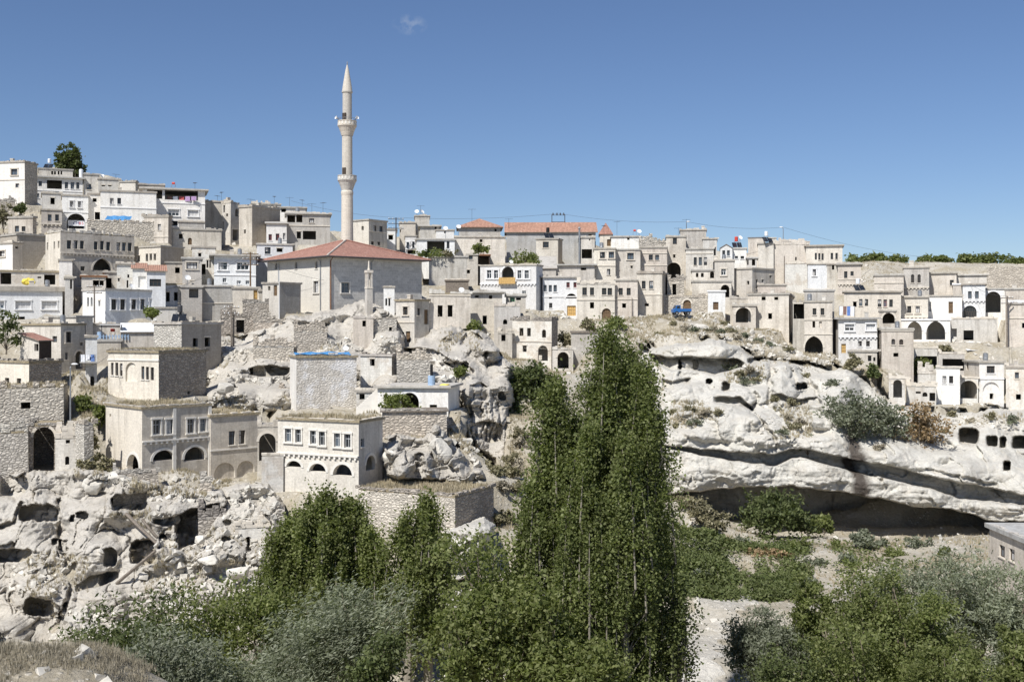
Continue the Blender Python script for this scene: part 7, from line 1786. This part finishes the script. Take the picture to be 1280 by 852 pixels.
def chimney(h, px, w, hgt, label, inset=1.2, mat='tuff_pale'):
    p = roofpt(h, px, inset); root = empty('chimney', p, h['a'], label, 'chimney', 'roof chimneys')
    m = MB(); m.box(-w, w, -w, w, -.2, hgt); m.build('stack', mat, root)
    m = MB(); m.box(-w * 1.2, w * 1.2, -w * 1.2, w * 1.2, hgt, hgt + .12); m.build('cap', 'stone_trim', root)
for h, px, w, hg in ((h_53b, 879, .25, .5), (h_71, 1010, .3, .6), (h_80, 1170, .35, .9), (h_tw, 150, .25, .5), (h_tl, 10, .25, .5), (h_110, 120, .3, .7), (h_62, 895, .25, .6), (h_77, 1030, .25, .6), (h_107, 40, .3, .7), (h_85, 1170, .25, .6), (h_66, 970, .6, .8)):
    chimney(h, px, w, hg, 'short square stone chimney on a flat roof')
def barrel(h, px, inset, col, label):
    p = roofpt(h, px, inset); root = empty('water_barrel', p, 0, label, 'barrel', 'barrels on the flat roofs')
    m = MB(); m.lathe([(.02, -.05), (.3, -.05), (.32, .3), (.3, .34), (.32, .38), (.3, .9), (.02, .9)], 12); m.build('body', col, root)
    m = MB(); m.lathe([(.02, .9), (.22, .9), (.22, .96), (.02, .98)], 10); m.build('lid', 'metal', root)
for h, px, ins, col in ((h_107, 60, 2, 'metal'), (h_129, 125, 1.5, 'drum_blue'), (h_cmu, 262, 1.5, 'metal'), (h_blue, 350, 1.5, 'metal'), (h_ver, 372, 2, 'metal'), (h_terr, 545, 2, 'metal'), (h_77, 1012, 2, 'metal'), (h_79, 1125, 2, 'metal'), (h_92, 1240, 2, 'metal'), (h_86, 1150, 2, 'metal'), (h_62, 905, 2, 'metal'), (h_50 if 'h_50' in globals() else h_49, 752, 2, 'metal'), (h_w25, 300, 2, 'metal'), (h_123, 60, 2, 'metal')):
    barrel(h, px, ins, col, 'small grey water barrel on a flat roof' if col == 'metal' else 'small blue water barrel on the pergola terrace roof')
for h, px, w, hg in ((h_54, 815, .25, .6), (h_68, 965, .25, .5), (h_78, 1085, .22, .7), (h_93, 1270, .25, .6), (h_83, 1212, .22, .5), (h_97, 505, .25, .5), (h_123, 50, .3, .6), (h_131, 250, .25, .5), (h_w25, 290, .25, .6), (h_cmu, 240, .3, .6), (h_bigst, 330, .3, .6), (h_st39, 600, .25, .6), (h_b48, 700, .25, .5), (h_76, 1100, .25, .5), (h_88, 1268, .3, .5)):
    chimney(h, px, w, hg, 'short square stone chimney on a flat roof')
# metal flue on the porch annex
p = roofpt(h_open, 721.5, .1); root = empty('stove_flue', (p.x, p.y - .4, (HOR - 326) / F * 189.6), 0, 'tall metal flue beside the open dark porch', 'flue')
m = MB(); m.tube([(0, 0, -.5), (0, 0, 5.4)], .16, 8); m.build('pipe', 'metal', root)
m = MB(); m.lathe([(.24, 5.35), (.26, 5.45), (.02, 5.75)], 8); m.build('cowl', 'metal', root)

# ------------------------------------------------------------------ poles, lamps and wires
TOPS = {}
def pole(px, yt, yb, D, label, mat='wood_grey', r=.12, arms=2, key=None, arm=.9, name='utility_pole'):
    b = P(px, yb, D); hh = (yb - yt) / F * D
    gz = ground(b.x, b.y)
    root = empty(name, b, .3, label, 'utility pole')
    m = MB(); m.tube([(0, 0, min(-.6, gz - b.z - .5)), (0, 0, hh)], [r, r * .7], 8); m.build('mast', mat, root)
    for k in range(arms):
        z = hh - .25 - k * .75; a = MB(); a.box(-arm, arm, -.05, .05, z - .05, z + .05); ar = a.build('crossarm', mat, root)
        a = MB()
        for x in (-arm * .9, -arm * .4, arm * .4, arm * .9): a.lathe([(.05, z + .05), (.07, z + .12), (.05, z + .2), (.01, z + .22)], 6, (x, 0, 0))
        a.build('insulators', 'frame_white', ar)
    if key: TOPS[key] = P(px, yt, D)
pole(495, 272, 320, 187, 'transformer pole beside the little white house right of the mosque roof', 'metal_dark', .13, 3, 'a', 1.3)
pole(313, 315, 360, 157, 'brown wooden pole in front of the wide windowed white house', 'wood', .13, 3, 'b', 1.1)
pole(289.5, 382, 451, 136, 'double grey pole on the rock slope below the block wall', 'wood_grey', .13, 2)
pole(292, 392, 452, 136.4, 'shorter partner of the double grey pole', 'wood_grey', .12, 1, None, .5)
pole(349, 338, 400, 144.5, 'thin white metal pole beside the block shed', 'frame_white', .06, 0)
pole(118, 356, 402, 140, 'grey pole with brackets before the white slit arch wall', 'wood_grey', .12, 2)
pole(980.5, 320, 352, 180, 'bare wooden pole below the pinkish skyline ruin', 'wood_grey', .1, 0)
pole(1259, 370, 420, 157, 'pole with insulators before the right end stone house', 'wood_grey', .13, 2, 'e', 1.0)
pole(1123, 472, 512, 146, 'dark iron post beside the wide dark ruined arch', 'metal_dark', .14, 0)
pole(831, 352, 396, 166.5, 'thin dark pole beside the dark sided house', 'metal_dark', .07, 0)
pole(790, 372, 392, 166, 'short pole by the street', 'wood_grey', .07, 0)
# steel frame pylon on the skyline
b = P(699, 285, 203); root = empty('power_pylon', b, 0, 'steel portal frame with insulators above the red gabled roof', 'power frame')
for x in (-1.3, 1.0):
    m = MB(); m.tube([(x, 0, -3), (x, 0, 2.4)], .07, 5); m.build('post', 'metal_dark', root)
for z in (2.3, 1.1, .6):
    m = MB(); m.tube([(-1.4, 0, z), (1.1, 0, z)], .05, 5); m.build('beam', 'metal_dark', root)
for x in (-1.1, -.4, .2, .8):
    m = MB(); m.lathe([(.08, 2.3), (.13, 2.5), (.07, 2.7), (.01, 2.75)], 6, (x, 0, 0)); m.build('insulator', 'metal_dark', root)
TOPS['p'] = b + Vector((0, 0, 2.6))
def lamp(px, yt, yb, D, label, dx=.9, key=None):
    b = P(px, yb, D); hh = (yb - yt) / F * D; gz = ground(b.x, b.y)
    root = empty('street_lamp', b, 0, label, 'street lamp')
    m = MB(); m.tube([(0, 0, min(-.6, gz - b.z - .5)), (0, 0, hh - .3), (dx * .4, 0, hh), (dx, 0, hh)], [.09, .06, .05, .04], 7); m.build('post', 'metal', root)
    m = MB(); m.lathe([(.01, -.08), (.16, -.06), (.2, .02), (.12, .1), (.01, .12)], 10); o = m.build('lamp_head', 'dish', root, True); o.location = (dx, 0, hh); o.scale = (1.7, .9, .9)
    if key: TOPS[key] = P(px, yt, D)
lamp(88, 455, 535, 109, 'street lamp in the grassy lane', .4)
lamp(979, 284, 302, 193, 'street lamp on the skyline above the pinkish ruin', -.35, 'l')
lamp(858, 277, 289, 193, 'street lamp on the skyline beside the blank stone house', .3, 'm')
def wire(a, b, sag, label):
    n = 16; pts = [a.lerp(b, i / n) - Vector((0, 0, sag * 4 * (i / n) * (1 - i / n))) for i in range(n + 1)]
    m = MB(); m.tube(pts, .018, 4, cap=False); tag(m.build('power_line', 'metal_dark'), label, 'power line')
wire(TOPS['p'], TOPS['m'], .6, 'power line from the portal frame to the skyline lamp')
wire(TOPS['m'], TOPS['l'], .6, 'power line between the two skyline lamps')
wire(TOPS['l'], P(1165, 322, 236), .8, 'power line from the skyline lamp to the ridge trees')
wire(TOPS['a'], TOPS['p'], .5, 'power line from the transformer pole to the portal frame')
wire(TOPS['a'], P(364, 251, 200), .5, 'power line from the transformer pole to the left skyline')
wire(TOPS['b'], P(405, 350, 150.5), .6, 'cable from the brown pole to the mosque wall')

wire(roofpt(h_114, 170, .5), roofpt(h_cmu, 250, .5) + Vector((0, 0, 1)), .8, 'sagging cable from the six window house to the block retaining house')
wire(TOPS['b'], roofpt(h_114, 200, .5), .9, 'sagging cable from the brown pole to the six window house')
wire(TOPS['b'], roofpt(h_w25, 315, .3), .2, 'short cable from the brown pole to the wide windowed house')
wire(TOPS['e'], roofpt(h_83, 1212, .3), .5, 'cable from the right end pole to the oriel house')
wire(TOPS['e'], roofpt(h_93, 1262, .3), .4, 'cable from the right end pole down to the cliff house')
wire(P(88, 456, 109), roofpt(h_130, 140, .2), .8, 'cable from the lane lamp to the grass roofed house')
# ------------------------------------------------------------------ vehicle
b = P(851, 393.5, 163.5); b.z = max(ground(b.x, b.y), b.z - .3) ; b.z = (HOR - 394) / F * 163.5
root = empty('pickup_truck', b, math.radians(8), 'blue flatbed truck parked by the arched wooden door', 'truck'); root.scale = (.82, .82, .82)
m = MB(); m.box(-.9, 1.5, -.8, .8, .55, .68); m.build('chassis', 'metal_dark', root)
m = MB(); m.box(-.2, 1.7, -.85, .85, .68, .76); m.box(-.2, 1.7, -.85, -.8, .76, 1.15); m.box(-.2, 1.7, .8, .85, .76, 1.15); m.box(1.65, 1.7, -.8, .8, .76, 1.15); m.build('cargo_bed', 'truck_blue', root)
m = MB()
for q in ([(-1.5, .5), (-.25, .5), (-.25, 1.75), (-.95, 1.75), (-1.25, 1.15), (-1.5, 1.05)],):
    for y in (-.82, .82): m.quad([(x, y, z) for x, z in q], uv=[(0, 0)] * len(q))
    for (xa, za), (xb, zb2) in zip(q, q[1:] + q[:1]): m.quad([(xa, -.82, za), (xb, -.82, zb2), (xb, .82, zb2), (xa, .82, za)])
cab = m.build('cab', 'truck_blue', root)
m = MB(); m.quad([(-1.0, -.83, 1.18), (-.4, -.83, 1.18), (-.4, -.83, 1.65), (-.85, -.83, 1.65)]); m.build('side_window', 'glass', cab)
m = MB(); m.quad([(-1.235, -.7, 1.2), (-1.235, .7, 1.2), (-.98, .7, 1.7), (-.98, -.7, 1.7)]); m.build('windscreen', 'glass', cab)
for x in (-.95, 1.1):
    for y in (-.8, .8):
        m = MB(); m.tube([(x, y - .1, .36), (x, y + .1, .36)], .36, 14); wh = m.build('wheel', 'rubber', root)
        m = MB(); m.tube([(x, y - .115, .36), (x, y + .115, .36)], .19, 10); m.build('rim', 'metal', wh)

# ------------------------------------------------------------------ terrace things and cloths
b = roofpt(h_139, 537, .9); root = empty('blue_drum', b, 0, 'pale blue drum stove with a black pipe on the white terrace', 'drum')
m = MB(); m.lathe([(.02, 0), (.36, 0), (.36, .3), (.38, .32), (.36, .34), (.36, .62), (.38, .64), (.36, .66), (.36, .98), (.02, .98)], 14); m.build('barrel', 'drum_blue', root)
m = MB(); m.lathe([(.02, .98), (.14, .98), (.14, 2.0), (.17, 2.02), (.02, 2.1)], 10); m.build('stove_pipe', 'black_pipe', root)
def cloth(pts, mat, label, name='cloth', cat='cloth', fold=.06, n=12, kind=None, thick=.02, group=None):
    """draped sheet between four corners, with folds"""
    a, b, c, d = [Vector(p) for p in pts]; nrm = (b - a).cross(d - a).normalized(); V = []; Fq = []
    for side in (0, 1):
        for j in range(n + 1):
            for i in range(n + 1):
                u, v = i / n, j / n; q = a.lerp(b, u).lerp(d.lerp(c, u), v)
                q = q + nrm * (fold * (math.sin(u * 17 + v * 3) * .6 + math.sin(v * 11 + u * 5) * .4) - side * thick); V.append(q)
    N = (n + 1) ** 2
    for s_ in (0, N):
        for j in range(n):
            for i in range(n): k = s_ + j * (n + 1) + i; Fq.append((k, k + 1, k + n + 2, k + n + 1))
    o = fastmesh(name, np.array([tuple(v) for v in V]), np.array(Fq), mat, None, True)
    return tag(o, label, cat, group, kind)
# blue sheet along the roof of the whitewashed rubble house
t0 = h_world(h_136, -.15, -.2, h_136['ht'] + .1); t1 = h_world(h_136, h_136['Lr'] - .6, -.2, h_136['ht'] + .08); bk = h_world(h_136, h_136['Lr'] - .6, 1.0, h_136['ht'] + .28); bk0 = h_world(h_136, -.15, 1.0, h_136['ht'] + .3)
cloth([t0, t1, bk, bk0], 'tarp_blue', 'crumpled blue sheet along the whitewashed rubble house roof', 'tarpaulin', 'tarpaulin', .10, 22)
q = roofpt(h_tarpwall, 131, .3); q2 = roofpt(h_tarpwall, 162, .3)
cloth([q + Vector((0, 0, .15)), q2 + Vector((0, 0, .15)), q2 + Vector((0, 1.2, .9)), q + Vector((0, 1.2, .9))], 'tarp_blue', 'blue tarpaulin on the rubble terrace wall', 'tarpaulin', 'tarpaulin', .08, 16)
cloth([P(1209, 438, 158.5), P(1238, 437.5, 158.5), P(1226, 427, 164), P(1197, 427, 164)], 'tarp_white', 'white sheet spread below the cave doors', 'tarpaulin', 'tarpaulin', .06, 14)
cloth([P(1260, 379, 158.5), P(1300, 379, 158.5), P(1300, 375, 162), P(1260, 375, 162)], 'tarp_white', 'white awning of the right end stone house', 'awning', 'awning', .03)
# washing
def washing(px0, px1, py, D, items, hgt, label, post=True):
    a, b = P(px0, py, D), P(px1, py, D)
    root = empty('washing_line', a, 0, 'washing line ' + label, 'washing line')
    m = MB(); m.tube([(0, 0, 0), b - a], .02, 4)
    for e in (Vector((0, 0, 0)), b - a): m.tube([e + Vector((0, 0, -hgt - .4)), e + Vector((0, 0, .05))], .035, 5)
    m.build('line', 'metal', root)
    n = len(items)
    for i, mt in enumerate(items):
        u0, u1 = (i + .08) / n, (i + .9) / n; p0, p1 = a.lerp(b, u0), a.lerp(b, u1); d = Vector((0, 0, -hgt * random.uniform(.65, .95)))
        cloth([p0, p1, p1 + d, p0 + d], mt, {'cloth_white': 'white', 'cloth_blue': 'blue', 'cloth_red': 'red', 'cloth_brown': 'brown', 'cloth_purple': 'purple', 'cloth_yellow': 'yellow'}[mt] + ' laundry ' + label + (' (%s piece)' % ('first', 'second', 'third', 'fourth', 'fifth', 'sixth')[i] if items.count(mt) > 1 else ''), 'laundry', 'laundry', .05, 6)
hz = h_78['loc'][2] + h_78['ht']; pyl = HOR - (hz + 1.5) / 151.5 * F
washing(1049, 1068, pyl, 151.5, ['cloth_white', 'cloth_brown', 'cloth_blue', 'cloth_white'], 1.45, 'on the terrace roof of the white laundry house')
washing(208, 246, 245.5, 182, ['cloth_brown', 'cloth_white', 'cloth_red', 'cloth_purple', 'cloth_purple'], .9, 'in the villa loggia')
washing(101, 119, 443, 123.4, ['cloth_white', 'cloth_white', 'cloth_blue'], .9, 'on the slim white house balcony')
# balcony of the slim white house
b = h_world(h_128, .1, 0, h_128['ht'] - (451 - cy(0) - 0) * 0); zb2 = (HOR - 452) / F * 123.6
root = empty('balcony', P(107, 452, 123.6), h_128['a'], 'small balcony slab of the slim white house', 'balcony')
m = MB(); m.box(-.6, 1.2, -.7, .7, -.12, 0); m.build('slab', 'concrete', root)
m = MB()
for i in range(8): m.tube([(-.55 + i * .24, -.65, 0), (-.55 + i * .24, -.65, .8)], .015, 4)
m.tube([(-.55, -.65, .8), (1.15, -.65, .8)], .02, 4); m.build('railing', 'frame_blue', root)
# yellow panel on the arched balcony
s0, s1 = h_bal['sL'](645), h_bal['sL'](624.5); zc = (HOR - 347) / F * 169 - h_bal['loc'][2]; zd = (HOR - 354) / F * 169 - h_bal['loc'][2]
m = MB(); pbox(m, lambda s_, z, d: (d, s_, z), s0, s1, zd, zc, -.55, -.47); pbox(m, lambda s_, z, d: (d, s_, z), s0, s1, zd - .1, zd, -.6, .1)
for k in range(9):
    sv = s0 + (s1 - s0) * (k + .5) / 9; pbox(m, lambda s_, z, d: (d, s_, z), sv - .03, sv + .03, zd, zc + .03, -.58, -.54)
m.build('balcony_panel', 'wood_yellow', h_bal['root'])
# yellow bundle in the white yard
for i, (px, w) in enumerate(((32, .55), (35.5, .62), (39, .5))):
    o = boulder(px, 352, 151, 9, 9, ('yellow bundle at the porch side in the white yard', 'middle yellow bundle in the white yard', 'yellow bundle at the far end in the white yard')[i], 'cloth_yellow', 90 + i); o['category'] = 'bundle'; o.name = 'cloth_bundle'
b = roofpt(h_139, 551, .8); o = boulder(556.5, 482, b.y, 13, 2.6, 'crumpled yellow cloth on the white terrace', 'cloth_yellow', 77); o.name = 'cloth_bundle'; o['category'] = 'cloth'; o.location.z = b.z + .08
# banner with red letters in the arch
A = h_arch; s0, s1 = A['sR'](85), A['sR'](106); z0 = (HOR - 281.5) / F * 176 - A['loc'][2]; z1 = (HOR - 274.5) / F * 176 - A['loc'][2]
root = empty('banner', h_world(A, s0, .5, z0), A['a'], 'white banner with red and blue letters in the wide arch', 'banner')
m = MB(); m.box(0, s1 - s0, 0, .05, 0, z1 - z0); m.tube([(.05, .02, -1.2), (.05, .02, .1)], .03, 5); m.tube([(s1 - s0 - .05, .02, -1.2), (s1 - s0 - .05, .02, .1)], .03, 5); m.build('sheet', 'cloth_white', root)
for i, (ch, mt) in enumerate((('C', 'blue_paint'), ('M', 'blue_paint'), ('B', 'red_paint'), ('S', 'red_paint'))):
    cu = bpy.data.curves.new('letter', 'FONT'); cu.body = ch; cu.size = .62; cu.extrude = .004; cu.materials.append(MAT[mt])
    tmp = bpy.data.objects.new('tmp', cu); COL.objects.link(tmp); bpy.context.view_layer.update()
    me = bpy.data.meshes.new_from_object(tmp); bpy.data.objects.remove(tmp); me.materials.clear(); me.materials.append(MAT[mt])
    o = bpy.data.objects.new('letter', me); link(o, root); o.location = (.72 + i * .42, -.008, .22); o.rotation_euler = (math.radians(90), 0, 0)
# pergola on the terrace
b = roofpt(h_129, 140, 2.0); root = empty('pergola', b, h_129['a'], 'white roofed pergola with a teal fence on the terrace', 'pergola')
for x in (-1.1, 1.1):
    for y in (-.8, .8):
        m = MB(); m.tube([(x, y, -.1), (x, y, 1.7)], .04, 5); m.build('post', 'metal_dark', root)
m = MB(); m.box(-1.3, 1.3, -1, 1, 1.7, 1.78); m.build('canopy', 'tarp_white', root)
m = MB()
for i in range(12): m.box(-2.0 + i * .34, -1.88 + i * .34, -1.5, -1.45, -.05, .6)
m.box(-2.0, 1.9, -1.45, -1.42, .35, .42); m.build('fence', 'drum_blue', root)
# stone stairs beside the whitewashed rubble house
root = empty('stone_stairs', P(446, 511, 113.5), 0, 'flight of stone stairs beside the whitewashed rubble house', 'stairs')
for i in range(11):
    m = MB(); m.box(i * .2, 2.5, -.55, .55, i * .185 - (1.2 if i == 0 else 0), (i + 1) * .185); m.build('step', 'stone_trim_pale', root)
# fallen beams on the ravine wall
for (x0_, y0_, x1_, y1_, r2, lab) in ((465, 235, 585, 350, .16, 'long squared beam leaning on the ravine wall'), (522, 258, 578, 320, .12, 'short beam behind the long one on the ravine wall'), (430, 490, 572, 372, .15, 'grey log lying across the ravine rubble')):
    pa, pb = rl.at(k1(x0_), m1(y0_)), rl.at(k1(x1_), m1(y1_)); pa.y -= .25; pb.y -= .35
    m = MB(); m.tube([pa, pa.lerp(pb, .5) + Vector((0, -.1, 0)), pb], [r2, r2 * .95, r2 * .85], 6); tag(m.build('wooden_beam', 'wood_grey'), lab, 'beam')
